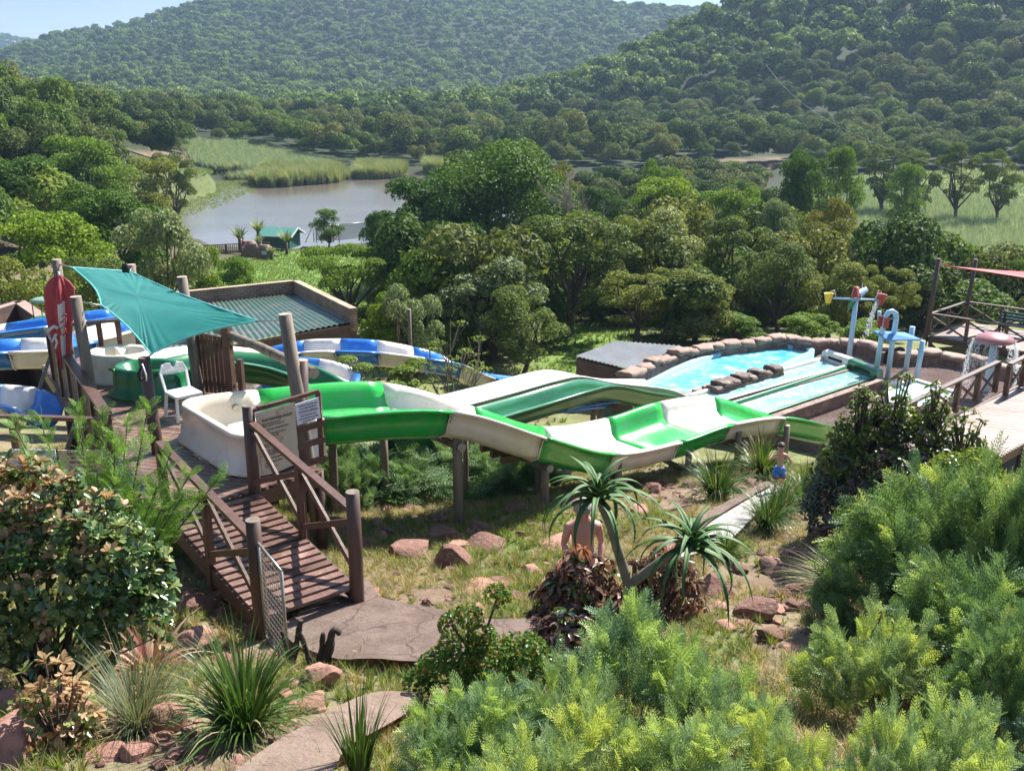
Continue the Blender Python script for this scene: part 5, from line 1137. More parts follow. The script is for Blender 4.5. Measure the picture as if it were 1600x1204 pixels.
# ================================================================ LAKESIDE
sh=thing('lakeside_hut','small dark teal wooden hut with a pale teal roof on the lake shore','hut',G(440,385,-7.3)); c=V3(sh.location); cx,cy=c.x,c.y; 
hw,hd,hh=1.6,1.3,1.45; a_=R(-14); Tm=Matrix.Rotation(a_,3,'Z'); P_=lambda x,y,z:c+Tm@V3((x,y,z))
mb=MB(); mb.add([P_(x,y,z) for x,y,z in ((-hw,-hd,0),(hw,-hd,0),(hw,hd,0),(-hw,hd,0),(-hw,-hd,hh),(hw,-hd,hh),(hw,hd,hh),(-hw,hd,hh),(hw,0,hh+.55),(-hw,0,hh+.55))],[(0,1,5,4),(1,2,6,8,5),(2,3,7,6),(3,0,4,9,7)]); mb.build('wall',MT['tealwall'],sh)
for s in (-1,1): 
    q=[P_(-hw-.35,s*(hd+.35),hh-.12),P_(hw+.45,s*(hd+.35),hh-.12),P_(hw+.45,0,hh+.62),P_(-hw-.35,0,hh+.62)]; mb=MB(); mb.add(q+[p+V3((0,0,-.06)) for p in q],[(0,1,2,3) if s<0 else (3,2,1,0),(7,6,5,4) if s<0 else (4,5,6,7),(0,4,5,1),(1,5,6,2),(2,6,7,3),(3,7,4,0)]); rf=mb.build('roof_slope',MT['teal'],sh)
mb=MB(); mb.bar(P_(hw+.47,-hd-.37,hh-.14),P_(hw+.47,0,hh+.62),.06,.16); mb.bar(P_(hw+.47,hd+.37,hh-.14),P_(hw+.47,0,hh+.62),.06,.16); mb.bar(P_(-hw-.35,-hd-.37,hh-.14),P_(hw+.47,-hd-.37,hh-.14),.05,.1); mb.build('bargeboard',M('pale_trim',(.55,.62,.62),None,3,.6),sh)
lr=thing('lakeside_railing','brown baluster railing along the top of the lawn by the lake','railing',G(360,400,-7)); A=G(285,400,-6.9);B=G(421,393,-6.9); A.z=B.z=-6.95
MB().bar(A+V3((0,0,1.0)),B+V3((0,0,1.0)),.1,.08).build('handrail',MT['wood'],lr); MB().bar(A+V3((0,0,.15)),B+V3((0,0,.15)),.1,.1).build('bottom_rail',MT['wood'],lr); mb=MB()
for k in range(46): mb.box(lerp(A,B,(k+.5)/46)+V3((0,0,.55)),(.07,.04,.95))
mb.build('balusters',MT['wood'],lr)
for k in range(5): MB().box(lerp(A,B,k/4)+V3((0,0,.3)),(.14,.14,1.5)).build('rail_post',MT['wood'],lr)
def stonebox(u,v,Y,lab,s=.9,panel=False):
    p=D(u,v,Y); z=p.z; r=thing('stone_pillar',lab,'pillar',(p.x,Y,z)); rg=random.Random(u); rings=[]
    for zz,q in ((-.3,1.0),(.25,1.0),(.6,.97),(.85,.85),(1.02,.5),(1.05,.1)): rings.append([V3((p.x+math.cos(a)*s*.62*q*(1+rg.uniform(-.05,.05)),Y+math.sin(a)*s*.4*q,z+zz*s)) for a in [k*math.pi/7 for k in range(14)]])
    MB().loft(rings,caps=True,smooth=False).build('stonework',MT['rockwall'],r)
    if panel: MB().box((p.x+.05,Y-.42*s,z+.5*s),(.5,.04,.34)).build('blue_plate',M('blue_white_plate',(.2,.4,.6),(.6,.7,.75),6,.5),r)
stonebox(391,400,99,'rounded brown stone kiln behind the lakeside railing',1.5); stonebox(415,404,98.3,'stone pillar with a small blue plate at the end of the lakeside railing',1.35,True)
cf=thing('mesh_fence','tall pale wire mesh fence with steel posts near the lake','fence',G(530,378,-7.4)); pts=[G(495,377,-7.5),G(530,377,-7.5),G(574,372,-7.5),G(640,368,-7.5)]
mgl,t,b=nodes('fine_wire_mesh'); tb_=t.nodes.new('ShaderNodeBsdfTransparent'); mm=t.nodes.new('ShaderNodeMixShader'); mm.inputs[0].default_value=.42; b.inputs['Base Color'].default_value=(.5,.48,.42,1); b.inputs['Roughness'].default_value=.6
t.links.new(tb_.outputs[0],mm.inputs[1]); t.links.new(b.outputs[0],mm.inputs[2]); t.links.new(mm.outputs[0],t.nodes['Material Output'].inputs[0])
mb=MB()
for a,b in zip(pts,pts[1:]): mb.bar(a+V3((0,0,.95)),b+V3((0,0,.95)),.02,1.7)
mb.build('netting',mgl,cf)
for p in pts: MB().cyl(p+V3((0,0,-.2)),p+V3((0,0,1.95)),.06,n=8).build('fence_post',MT['steel'],cf)
for a,b in zip(pts,pts[1:]): MB().cyl(a+V3((0,0,1.85)),b+V3((0,0,1.85)),.035,n=6).build('top_rail',MT['steel'],cf)
gl=thing('goal_frame','white framed net goal leaning against the left end of the mesh fence','goal',pts[0]); p=pts[0]+V3((-.2,-.6,0)); mb=MB()
for a,b in (((0,0,0),(0,0,1.9)),((0,0,1.9),(2.2,0,1.9)),((2.2,0,0),(2.2,0,1.9)),((0,0,1.9),(1.1,-.9,0)),((-.9,-.3,0),(0,0,1.9))): mb.cyl(p+V3(a),p+V3(b),.06,n=6)
mb.build('frame',MT['plastic'],gl); mb=MB()
for k in range(1,9): mb.cyl(p+V3((k*.25,0,.1)),p+V3((k*.25,0,1.9)),.018,n=4)
for k in range(1,7): mb.cyl(p+V3((0,0,k*.27)),p+V3((2.2,0,k*.27)),.018,n=4)
mb.build('net',MT['plastic'],gl)
# zip line cable
a=D(1196,100,330);b=D(1700,322,70); pts=[lerp(a,b,t)-V3((0,0,9.0*t*(1-t)*4*.55)) for t in [k/30 for k in range(31)]]
tag(MB().tube(pts,[.02-.01*k/30 for k in range(31)],5).build('zip_line',M('pale_cable',(.5,.5,.48),None,3,.5),None,a),'thin zip line cable running down across the right hill','cable')
# pipes by the footbridge and behind slides
tag(MB().tube(spline([D(250,800,12.2),D(270,815,11.8),D(282,828,11.5),D(290,842,11.2)],4),.045,8).build('water_pipe',MT['skyblue'],None,D(262,812,11.6)),'light blue plastic pipe lying left of the footbridge','pipe')
tag(MB().tube(spline([V3((-3.25,10.9,4.25)),V3((-2.85,11.3,4.2)),V3((-2.62,11.5,4.15))],4),.045,8).build('water_pipe',MT['blue'],None,(-2.2,11.9,4.1)),'blue pipe passing under the right side of the footbridge','pipe')
tag(MB().tube(spline([D(850,640,22),D(900,636,22.5),D(960,628,23.5),D(1010,622,24.5)],4),.03,8).build('water_pipe',MT['blue'],None,D(850,640,22)),'pair of blue hoses below the dark green hump','hose')
tag(MB().tube(spline([D(860,646,21.5),D(905,640,22),D(945,636,23)],4),.03,8).build('water_pipe',MT['blue'],None,D(860,646,21.5)),'lower blue hose below the dark green hump','hose')
# ================================================================ NEAR VEGETATION
def multi(name,parts,mats,parent=None,loc=None,smooth=False):
    """parts: list of (V,F,matindex) numpy quads joined into one mesh"""
    V=[];Fs=[];mi=[];b=0
    for v,f,m in parts: V.append(v);Fs.append(f+b);mi.append(np.full(len(f),m) if np.isscalar(m) else m);b+=len(v)
    me=arr_mesh(name,np.concatenate(V),np.concatenate(Fs),mats,np.concatenate(mi),smooth); return me
def inst(T,Fq,pos,Xa,Ya,Za,s):
    n=len(pos); V=stamp(T,pos,Xa,Ya,Za,s); k=len(T); Fc=(np.asarray(Fq)[None]+np.arange(n)[:,None,None]*k).reshape(-1,4); return V,Fc
def norm(a): return a/np.maximum(np.linalg.norm(a,axis=-1,keepdims=True),1e-7)
# --- feathery frond (twice divided leaf)
def frond_template(np_=9,L=1.0):
    T=[];Q=[]
    def quad(a,b,w,n):
        t=(b-a); s=np.cross(t,n); s=s/max(1e-6,np.linalg.norm(s))*w; k=len(T); T.extend([a-s*.4,a*.55+b*.45+s,b,a*.55+b*.45-s]); Q.append((k,k+1,k+2,k+3))
    up=np.array([0,0,1.]); prev=None
    for i in range(np_):
        t=(i+1)/np_; p=np.array([0,t*L,.12*math.sin(t*2.2)*L-.16*t*t*L])
        if prev is not None: quad(prev,p,.008,up)
        prev=p; pl=L*.34*math.sin(math.pi*min(1,.3+t*.62))**.8+.02
        for sd in (-1,1):
            d=norm(np.array([sd*.72,.66,.14-.2*t+.05*(-1)**i])); m=p+d*pl*.55+np.array([0,.012,.012])
            quad(p,m,.03,up); quad(m-d*pl*.06,p+d*pl+np.array([0,.05*pl,-.08*pl]),.028,up)
    return np.array(T),np.array(Q)
FT,FQ=frond_template()
def feather_mesh(name,seed,n_tip,Rx,Hh,frl,mats,up=.9,nfr=5,tipmix=.35,shape=1.0):
    rng=np.random.default_rng(seed); a=rng.uniform(0,6.28,n_tip); q=np.sqrt(rng.random(n_tip)); el=rng.random(n_tip)
    rad=Rx*q; zz=Hh*(.35+.65*el*np.sqrt(np.clip(1-(q*.92)**2.2,0,1))*.9+.0)
    zz=Hh*np.clip(np.sqrt(np.clip(1-(q)**2.4,0.02,1))*(.55+.45*el),.12,1)-frl*.5
    P=np.stack([np.cos(a)*rad,np.sin(a)*rad,zz],-1)
    clump=(vnoise(P[:,0]+9,P[:,1]+5,Rx*.3,seed,2)); P[:,2]+=clump*Hh*.75
    dirb=norm(np.stack([np.cos(a)*q*.8,np.sin(a)*q*.8,np.full(n_tip,up)],-1)+rng.normal(size=(n_tip,3))*.16)
    pos=[];Yd=[];Zd=[];S=[];mi=[]
    tip=(rng.random(n_tip)<tipmix*2*np.clip(.5+clump*2.5,0,1))
    for k in range(nfr):
        sp_a=rng.uniform(0,6.28,n_tip); side=norm(np.cross(dirb,rng.normal(size=(n_tip,3)))); spread=rng.uniform(.1,.75,n_tip)[:,None]
        d=norm(dirb+side*spread); z=norm(np.cross(np.cross(d,side),d)*-1+0*d); z=norm(side*-1+d*.2); z=norm(z-d*(z*d).sum(-1,keepdims=True))
        z=np.where(z[:,2:3]<0,-z,z)
        pos.append(P-dirb*frl*.35*rng.random(n_tip)[:,None]); Yd.append(d); Zd.append(z); S.append(frl*rng.uniform(.65,1.15,n_tip)); mi.append(tip)
    pos=np.concatenate(pos);Yd=np.concatenate(Yd);Zd=np.concatenate(Zd);S=np.concatenate(S);mi=np.concatenate(mi)
    Xd=np.cross(Yd,Zd); V,Fc=inst(FT,FQ,pos,Xd,Yd,Zd,S)
    leaf=arr_mesh(name,V,Fc,mats,np.repeat(mi.astype(int),len(FQ)))
    mb=MB()
    for k in range(0,n_tip,max(1,n_tip//26)):
        p=Vector(P[k]); b=Vector((rng.normal()*.05,rng.normal()*.05,-.2)); mb.tube(spline([b,b.lerp(p,.5)+Vector((p.x,p.y,0))*-.12,p],3),[.014*Rx,.011*Rx,.009*Rx,.007*Rx,.006*Rx,.005*Rx,.004*Rx][:7],5,cap=False)
    return leaf,mb.mesh(name+'_stems',[MT['bark']])
fa=leafmat('feathery_grey_green_leaflets',(.13,.23,.11),(.3,.41,.25),.3,objvar=.3,rough=.5)
fb_=leafmat('feathery_lime_lit_tips',(.28,.39,.1),(.45,.55,.22),.35,objvar=.2,rough=.5)  # lime tips, their colour also standing in for sunlit patches
fc_=leafmat('feathery_deep_green_leaflets',(.08,.16,.06),(.2,.31,.15),.35,objvar=.3,rough=.5)
FM=[feather_mesh('feathery_foliage',s,190,.72,.95,.22,[fa,fb_],nfr=5,tipmix=.33) for s in (1,2,3)]
FMb=[feather_mesh('broad_feathery_foliage',s,340,1.0,1.5,.28,[fc_,fb_],up=.45,nfr=5,tipmix=.2) for s in (11,12)]
FML=[feather_mesh('feathery_foliage',s,200,.72,.95,.26,[fc_,fa],nfr=6,tipmix=.3) for s in (21,22)]
def feather(u,vt,wpx,Y,label,pr,cat='shrub',group='feathery green shrubs',wide=.72,tall=.95,ztop=None,name='feathery_shrub',zb=None):
    t=D(u,vt,Y); gz=H(t.x,Y) if zb is None else zb; dep=Y*cp+(CAMZ-t.z)*sp; rad=wpx/2*dep/F
    o=thing(name,label,cat,(t.x,Y,gz-.05),group); s=rad/wide; o.scale=(s,s,max(.45,(t.z-gz))/tall); o.rotation_euler=(0,0,random.uniform(0,6.28))
    link('foliage',pr[0],o); link('stems',pr[1],o); return o
feather(995,958,270,6.6,'lime tipped feathery shrub directly below the aloe trunk fork',FM[0])
feather(880,1035,200,6.0,'feathery shrub left of the lime tipped one in front of the dark bronze shrub',FM[1])
feather(1120,1030,240,6.1,'feathery shrub whose yellow green plumes lean right below the lower aloe',FM[2])
feather(745,1068,250,5.5,'grey green feathery shrub beside the small glossy bush',FM[0])
feather(700,1110,190,5.2,'feathery shrub at the bottom edge right of the dark strap leaves',FM[2])
feather(930,1105,260,4.9,'feathery shrub at the middle of the bottom edge',FM[1])
feather(1080,1120,260,4.75,'feathery shrub at the bottom edge below the second aloe',FM[0])
feather(1235,1118,210,5.0,'feathery shrub filling the bottom edge left of the bare gap',FM[2])
feather(1375,955,230,7.3,'pale lime rounded feathery shrub standing alone on the right slope',FM[1])
feather(1510,1095,240,5.0,'lime feathery shrub in the bottom right corner',FM[2])
feather(1400,1110,170,4.8,'feathery plumes at the bottom edge left of the corner shrub',FM[1])
feather(820,1140,230,4.5,'feathery shrub touching the bottom edge under the glossy bush',FM[2])
feather(1490,735,330,10.2,'broad leafy feathery tree with bright green upper fronds at the right edge',FMb[0],wide=1.0,tall=1.5,name='feathery_tree',cat='tree')
feather(1600,700,200,9.6,'tall feathery tree cut by the right edge above the others',FMb[1],wide=1.0,tall=1.5,name='feathery_tree',cat='tree')
feather(1760,760,300,9.8,'feathery tree just beyond the right edge',FMb[0],wide=1.0,tall=1.5,name='feathery_tree',cat='tree')
feather(1780,960,280,7.6,'feathery shrub just beyond the right edge',FMb[1],wide=1.0,tall=1.5)
feather(1720,1120,260,5.6,'lime feathery shrub just beyond the lower right corner',FM[0])
feather(1395,815,200,9.9,'darker feathery foliage at the left foot of the broad leafy tree',FMb[1],wide=1.0,tall=1.5)
feather(1545,860,290,7.9,'deep green feathery shrub below the broad leafy tree at the right edge',FMb[0],wide=1.0,tall=1.5)
feather(1590,960,190,6.5,'shaded feathery shrub at the right edge above the corner',FMb[1],wide=1.0,tall=1.5)
feather(625,690,270,17.4,'feathery bush in half shade under the green section behind the slide posts',FML[0],group='feathery bushes under the wide slide')
feather(568,700,150,16.6,'feathery bush beside the brown slide post',FML[1],group='feathery bushes under the wide slide')
feather(738,688,190,17.9,'feathery bush right behind the tallest slide post',FML[1],group='feathery bushes under the wide slide')
feather(800,706,150,18.6,'feathery bush under the white hump of the wide slide',FML[0],group='feathery bushes under the wide slide')
feather(520,690,110,15.8,'young tree top below the first green section behind the notice',FML[1],group='feathery bushes under the wide slide')
# --- conifer like acacia branches over the deck corner
def branch_plant(name,label,base,tips,mat,frl=.2,cat='tree',n=26):
    rng=np.random.default_rng(len(label)); o=thing(name,label,cat,base); mb=MB(); pos=[];Yd=[];S=[]
    for tp in tips:
        tp=Vector(tp); b=Vector(base); m=b.lerp(tp,.6)+Vector((0,0,.12)); sp_=spline([b,b.lerp(tp,.35)+Vector((0,0,.1)),m,tp],6); mb.tube(sp_,[.016*(1-.85*i/len(sp_))+.002 for i in range(len(sp_))],5,cap=False)
        for i in range(n):
            f=.5+.5*i/n; q=f*(len(sp_)-1); k=min(int(q),len(sp_)-2); p=sp_[k].lerp(sp_[k+1],q-k); d=(sp_[k+1]-sp_[k]).normalized()
            for _ in range(2):
                r=Vector(rng.normal(size=3)); r-=d*r.dot(d); r.normalize(); dd=(d*.75+r*.8+Vector((0,0,.25))).normalized(); pos.append(list(p)); Yd.append(list(dd)); S.append(frl*(1.1-.6*(f-.5))*rng.uniform(.7,1.1))
    pos=np.array(pos);Yd=np.array(Yd);S=np.array(S); r=rng.normal(size=pos.shape)*.5+np.array([0,0,1]); X_=norm(np.cross(Yd,r)); Z_=np.cross(X_,Yd)
    V,Fc=inst(FT,FQ,pos-np.array(base),X_,Yd,Z_,S); link('foliage',arr_mesh('foliage',V,Fc,[mat]),o); mb.build('branches',MT['bark'],o); return o
bc=leafmat('soft_bright_green_needles',(.1,.2,.035),(.22,.35,.08),.4,objvar=0)
base=(D(150,800,9.5).x,9.5,H(D(150,800,9.5).x,9.5))
branch_plant('sapling','light green feathery sapling poking up between the left shrub and the deck',base,
 [D(232,633,10.2),D(200,650,10.3),D(118,632,10.2),D(160,645,10),D(60,650,10.2),D(300,735,9.7),D(345,742,9.9),D(270,700,9.8),D(180,680,9.6),D(285,775,9.5),D(245,760,9.4),D(20,660,10.2),D(255,790,9.3)],bc,.23,n=24)
# --- whorled leaf shrubs
def blade_leaf(w=.28,fold=.06,droop=.2):
    T=[(0,0,0),(w*.5,.3,fold),(w,.7,fold-droop*.4),(w*.45,.95,-droop*.9),(0,1,-droop),(-w*.45,.95,-droop*.9),(-w,.7,fold-droop*.4),(-w*.5,.3,fold),(0,.6,-droop*.25)]
    return np.array(T),np.array([(0,1,2,8),(8,2,3,4),(8,4,5,6),(0,8,6,7)])
def whorl_shrub(name,label,loc,Rx,Ry,Hh,ntip,leaf,nleaf,mats,pick,cat='shrub',droop=.35,width=.2,seed=1,spread=(.5,1.2),lower=.15,group=None,stem='bark',depthf=.55,inner=True):
    rng=np.random.default_rng(seed); n=ntip; d=rng.normal(size=(n,3)); d=norm(d); d[:,2]=np.abs(d[:,2])*1.0; low=rng.random(n)<.4; d[low,2]*=rng.uniform(-.4,.6,low.sum()); d=norm(d)
    sh=1-.35*rng.random(n)**2 ; lump=1+.32*vnoise(d[:,0]*3+seed,d[:,1]*3+d[:,2]*2,1.0,seed,2)
    P=d*sh[:,None]*lump[:,None]*np.array([Rx,Ry,Hh*(1-lower)]); P[:,2]+=Hh*lower; P[:,2]=np.maximum(P[:,2],.06)
    ax=norm(d*.8+np.array([0,0,.7])+rng.normal(size=(n,3))*.25)
    T,Q=blade_leaf(width,.05,droop*.5); pos=[];X_=[];Y_=[];Z_=[];S=[];mi=[]
    code=pick(P,d,rng)
    for k in range(nleaf):
        r=norm(np.cross(ax,rng.normal(size=(n,3)))); sp_=rng.uniform(*spread,n)[:,None]; y=norm(r*sp_+ax*(1-droop*.9*sp_)-np.array([0,0,1])*droop*sp_*.8); z=norm(ax-y*(ax*y).sum(-1,keepdims=True)); x=np.cross(y,z)
        pos.append(P+ax*rng.uniform(-.25,.1,n)[:,None]*leaf); X_.append(x);Y_.append(y);Z_.append(z);S.append(leaf*rng.uniform(.65,1.15,n)); mi.append(code)
    pos=np.concatenate(pos);X_=np.concatenate(X_);Y_=np.concatenate(Y_);Z_=np.concatenate(Z_);S=np.concatenate(S);mi=np.repeat(np.concatenate(mi),len(Q))
    V=stamp(T,pos,X_,Y_,Z_,S); k=len(T); N=len(pos)
    Fc=(Q[None]+np.arange(N)[:,None,None]*k).reshape(-1,4)
    # triangles are stored as faces of their own
    me=bpy.data.meshes.new(name+'_leaves'); fl=[tuple(dict.fromkeys(f)) for f in Fc.tolist()]; me.from_pydata(V.tolist(),[],fl)
    for m in mats: me.materials.append(m)
    me.polygons.foreach_set('material_index',mi.astype(np.int32)); me.polygons.foreach_set('use_smooth',np.ones(len(fl),bool)); me.update()
    o=thing(name,label,cat,loc,group); link('foliage',me,o); mb=MB(); 
    for q in range(0,n,max(1,n//40)):
        p=Vector(P[q]); b=Vector((rng.normal()*.12*Rx,rng.normal()*.12*Ry,-.15)); m=b.lerp(p,.5)-Vector((p.x,p.y,0))*.15; sp_=spline([b,m,p],4); mb.tube(sp_,[.022*(1-.8*i/len(sp_)) for i in range(len(sp_))],5,cap=False)
    link('stems',mb.mesh('stems',[MT[stem]]),o); return o
gl_=leafmat('glossy_dark_green_leaves',(.035,.08,.022),(.1,.17,.05),.22,rough=.22,objvar=0,spec=.6)
gm_=leafmat('glossy_mid_green_leaves',(.14,.19,.05),(.27,.32,.12),.3,rough=.25,objvar=0,spec=.6)
og_=leafmat('orange_brown_young_leaves',(.3,.19,.09),(.5,.39,.23),.4,rough=.35,objvar=0,tint=(1.2,.9,.6))
bz_=leafmat('bronze_purple_leaves',(.09,.06,.05),(.19,.125,.105),.25,rough=.3,objvar=0,tint=(1.2,.8,.7))
rs2=leafmat('rusty_red_young_leaves',(.24,.1,.05),(.36,.18,.1),.4,rough=.4,objvar=0,tint=(1.2,.8,.6))
lm_=leafmat('yellow_green_tip_leaves',(.13,.18,.03),(.24,.28,.06),.4,rough=.3,objvar=0)
x0=-4.35
whorl_shrub('large_leaved_shrub','large glossy shrub with orange brown young leaves at the left edge',(x0,8.1,H(x0,8.1)),1.12,.62,2.3,1500,.105,9,[gl_,gm_,og_],
  lambda P,d,r:np.where((r.random(len(P))<np.clip((P[:,2]-1.45)*.8,0.04,.5)),2,np.where(r.random(len(P))<.3,1,0)),seed=3,width=.22,droop=.25,lower=.42)
x1=D(20,1000,6.1).x
whorl_shrub('large_leaved_shrub','small branch cluster of yellowish leaves low at the left edge above the boulders',(x1,6.5,H(x1,6.5)),.3,.25,.75,95,.1,8,[og_,gm_],lambda P,d,r:(r.random(len(P))<.3).astype(int),seed=5,width=.2,droop=.3)
x2=D(965,900,9.9).x
whorl_shrub('bronze_shrub','bronze leaved drooping shrub in front of the standing man',(D(915,900,10.1).x,10.2,H(D(915,900,10.1).x,10.2)-.1),.62,.48,1.12,290,.14,9,[bz_,rs2,gl_],
  lambda P,d,r:np.where(r.random(len(P))<np.clip((P[:,2]-.85)*1.0,.03,.4),1,np.where(r.random(len(P))<.15,2,0)),seed=7,width=.17,droop=.85)
whorl_shrub('bronze_shrub','rusty leaved drooping shrub behind the aloe trunks on the right of the bronze one',(D(1045,900,10.2).x,10.7,H(D(1045,900,10.2).x,10.7)-.1),.5,.45,1.0,190,.14,9,[bz_,rs2],
  lambda P,d,r:(r.random(len(P))<np.clip((P[:,2]-.5)*.9,.06,.4)).astype(int),seed=8,width=.17,droop=.85)
whorl_shrub('bronze_shrub','low dark purplish bush at the foot of the bronze shrub',(D(870,985,9).x,8.9,H(D(870,985,9).x,8.9)-.1),.4,.4,.7,110,.14,8,[bz_,gl_],lambda P,d,r:(r.random(len(P))<.3).astype(int),seed=9,width=.18,droop=.7)
xd=D(1418,700,13.2).x
whorl_shrub('dark_tree','dense dark leaved small tree with pale tips in front of the paddling pool',(xd-.1,13.6,H(xd,13.6)-.1),1.12,.95,2.15,1500,.1,9,[leafmat('dark_olive_leaves',(.03,.045,.018),(.065,.085,.035),.2,rough=.3,objvar=0,spec=.5),lm_,bz_],
  lambda P,d,r:np.where(r.random(len(P))<np.clip((P[:,2]-.9)*.35,.03,.4),1,np.where(r.random(len(P))<.2,2,0)),cat='tree',seed=12,width=.2,droop=.6,lower=.32)
for k,(u,v,s_) in enumerate(((1352,608,.22),(1408,582,.2),(1462,605,.25),(1515,640,.3),(1322,650,.28))):
    p=D(u,v,13.5); whorl_shrub('twig_cluster',['highest','second highest','middle right','rightmost','leftmost'][k]+' leafy shoot sticking out of the dark small tree',(p.x,13.5,p.z-1.0),.3,.25,1.05,90,.095,9,[LM['olive'],lm_],lambda P,d,r:(r.random(len(P))<.35).astype(int),seed=30+k,width=.2,droop=.6,lower=.2,group='shoots of the dark small tree')
# glossy small leaved bush
xg=D(740,1000,7.4).x
def leafy_bush(name,label,loc,clumps,n,leaf,mats,seed,split,cat='bush'):
    rng=np.random.default_rng(seed); cs=np.array([c[:3] for c in clumps]); rs=np.array([c[3] for c in clumps]); o=thing(name,label,cat,loc)
    me=crown_mesh('foliage',rng,cs,rs,n,leaf,mats,1,up=.5,jit=.8,lo=-.5,mi=lambda p,r:(r.random(len(p))<split(p)).astype(int)); link('foliage',me,o)
    link('stems',limb_mb(rng,cs,rs,.12,.018,twigs=1).mesh('stems',[MT['bark']]),o); return o
leafy_bush('glossy_bush','small leaved bright green bush with orange shoot tips beside the concrete landing',(xg,7.6,H(xg,7.6)),[(-.32,0,.33,.2),(-.12,.1,.42,.24),(.15,0,.4,.26),(.42,.05,.4,.25),(.62,0,.3,.2),(-.05,0,.85,.13),(-.2,.05,.75,.12),(.2,.1,1.0,.12),(.05,0,.65,.14),(-.5,0,.2,.14),(.3,-.1,.15,.22),(.0,-.1,.15,.22)],5200,.05,[leafmat('small_bright_green_leaves',(.05,.12,.02),(.13,.23,.045),.4,objvar=0,rough=.3),leafmat('small_orange_green_leaves',(.2,.16,.03),(.4,.24,.05),.45,objvar=0)],41,lambda p:np.clip(p[:,2]*.25,.02,.3))
leafy_bush('glossy_bush','yellow green bush between the dark small tree and the sun bleached walkway',(D(1500,690,12.5).x,12.6,H(D(1500,690,12.5).x,12.6)),[(0,0,1.25,.35),(.35,0,1.35,.32),(-.35,0,1.0,.3),(.6,0,1.0,.35),(.2,0,.7,.4)],5000,.06,[LM['fresh'],lm_],42,lambda p:.4+0*p[:,2])
sapm=leafmat('light_sapling_leaves',(.12,.2,.03),(.22,.31,.06),.45,objvar=0)
def sapling(u,vt,wpx,Y,label,seed,n,leaf,mat,bare=False):
    t=D(u,vt,Y); gz=H(t.x,Y)-.1; dep=Y*cp+(CAMZ-t.z)*sp; r=wpx/2*dep/F; h=t.z-gz; rng=np.random.default_rng(seed); cl=[]
    for k in range(13): a=rng.uniform(0,6.28); q=rng.random()**.5; cl.append((math.cos(a)*q*r,math.sin(a)*q*r,h*(.55+.42*rng.random()*(1-.4*q)),r*.24))
    cs=np.array(cl); o=thing('sapling',label,'tree',(t.x,Y,gz)); link('foliage',crown_mesh('foliage',rng,cs[:,:3],cs[:,3],n,leaf,[mat],.35,up=1.2,jit=.5,lo=-.2),o)
    link('trunk',limb_mb(rng,cs[:,:3],cs[:,3]*1.6,h*.4,.045,twigs=4 if bare else 1).mesh('trunk',[MT['barkpale' if bare else 'bark']]),o)
sapling(602,500,135,21.5,'slender light green sapling in front of the long blue and white slide',51,5200,.085,sapm)
sapling(705,486,115,22.5,'nearly bare spreading sapling with a few yellow green leaf tufts',52,420,.08,sapm,True)
bt_=thing('bare_tree','bare grey twiggy tree crown in front of the lake backwater','tree',(D(905,300,70).x,70,H(D(905,300,70).x,70))); rng=np.random.default_rng(5)
tz_=D(905,283,70).z-bt_.location.z; cs=np.array([(rng.normal()*1.1,rng.normal()*1.1,tz_*(.8+.2*rng.random())) for k in range(16)]); link('branches',limb_mb(rng,cs,np.full(16,1.2),tz_*.5,.14,twigs=5).mesh('branches',[MT['barkpale']]),bt_)
# --- strap leaf clumps
def strap_mesh(name,seed,n,L,w,spread,mats,segs=6,pick=.0,bend=1.0):
    rng=np.random.default_rng(seed); V=[];Q=[];mi=[]
    for i in range(n):
        a=rng.uniform(0,6.28); q=rng.random()**.7*spread; l=L*rng.uniform(.55,1.1); b=np.array([math.cos(a),math.sin(a),0])*rng.uniform(0,.12)*L; h=np.array([math.cos(a+rng.normal()*.4),math.sin(a+rng.normal()*.4),0]); s=np.array([-h[1],h[0],0]); th=.1+q*.7; p=b.copy(); k=len(V); m=int(rng.random()<pick)
        for j in range(segs+1):
            t=j/segs; ww=w*(1-t**2.2)*(.75+.5*math.sin(math.pi*min(1,t*1.4)))+.0006; V+= [p-s*ww/2,p+s*ww/2]
            p=p+(h*math.sin(th)+np.array([0,0,1])*math.cos(th))*l/segs; th+=bend*(.1+q*.32)*(.5+t)
        for j in range(segs): Q.append((k+2*j,k+2*j+1,k+2*j+3,k+2*j+2)); mi.append(m)
    return arr_mesh(name,np.array(V),np.array(Q),mats,mi,True)
sg1=leafmat('strap_green_leaves',(.035,.08,.018),(.1,.17,.035),.3,objvar=.2,rough=.35); sg2=leafmat('dry_straw_blades',(.26,.2,.1),(.45,.37,.22),.3,objvar=0,rough=.6); sg3=leafmat('grey_green_blades',(.1,.14,.08),(.2,.24,.15),.3,objvar=0)
SM=[strap_mesh('strap_leaves',s,330,1.0,.022,1.0,[sg1,sg2],pick=.06) for s in (1,2,3)]
def strap(u,vb,wpx,hpx,Y,label,me=None,cat='plant',group='strap leaved clumps',name='strap_leaf_clump'):
    p=D(u,vb,Y); gz=H(p.x,Y); dep=Y*cp+(CAMZ-gz)*sp; o=link(name,me or SM[random.randrange(3)],None,(p.x,Y,gz-.03)); h=hpx*dep/F*1.05; wd=wpx*dep/F/1.15; o.scale=(wd,wd,h/.95); o.rotation_euler=(0,0,random.uniform(0,6.28)); return tag(o,label,cat,group)
strap(1118,790,95,100,17.0,'strap leaved clump between the wide slide and the pale path')
strap(1190,735,90,80,19.3,'strap leaved clump directly behind the boy')
strap(1252,802,75,80,16.4,'strap leaved clump hiding the legs of the boy')
strap(1195,870,80,95,14.4,'strap leaved clump right beside the white path nearest the aloe',)
strap(1215,830,75,85,15.4,'strap leaved clump in the middle of the row along the white path')
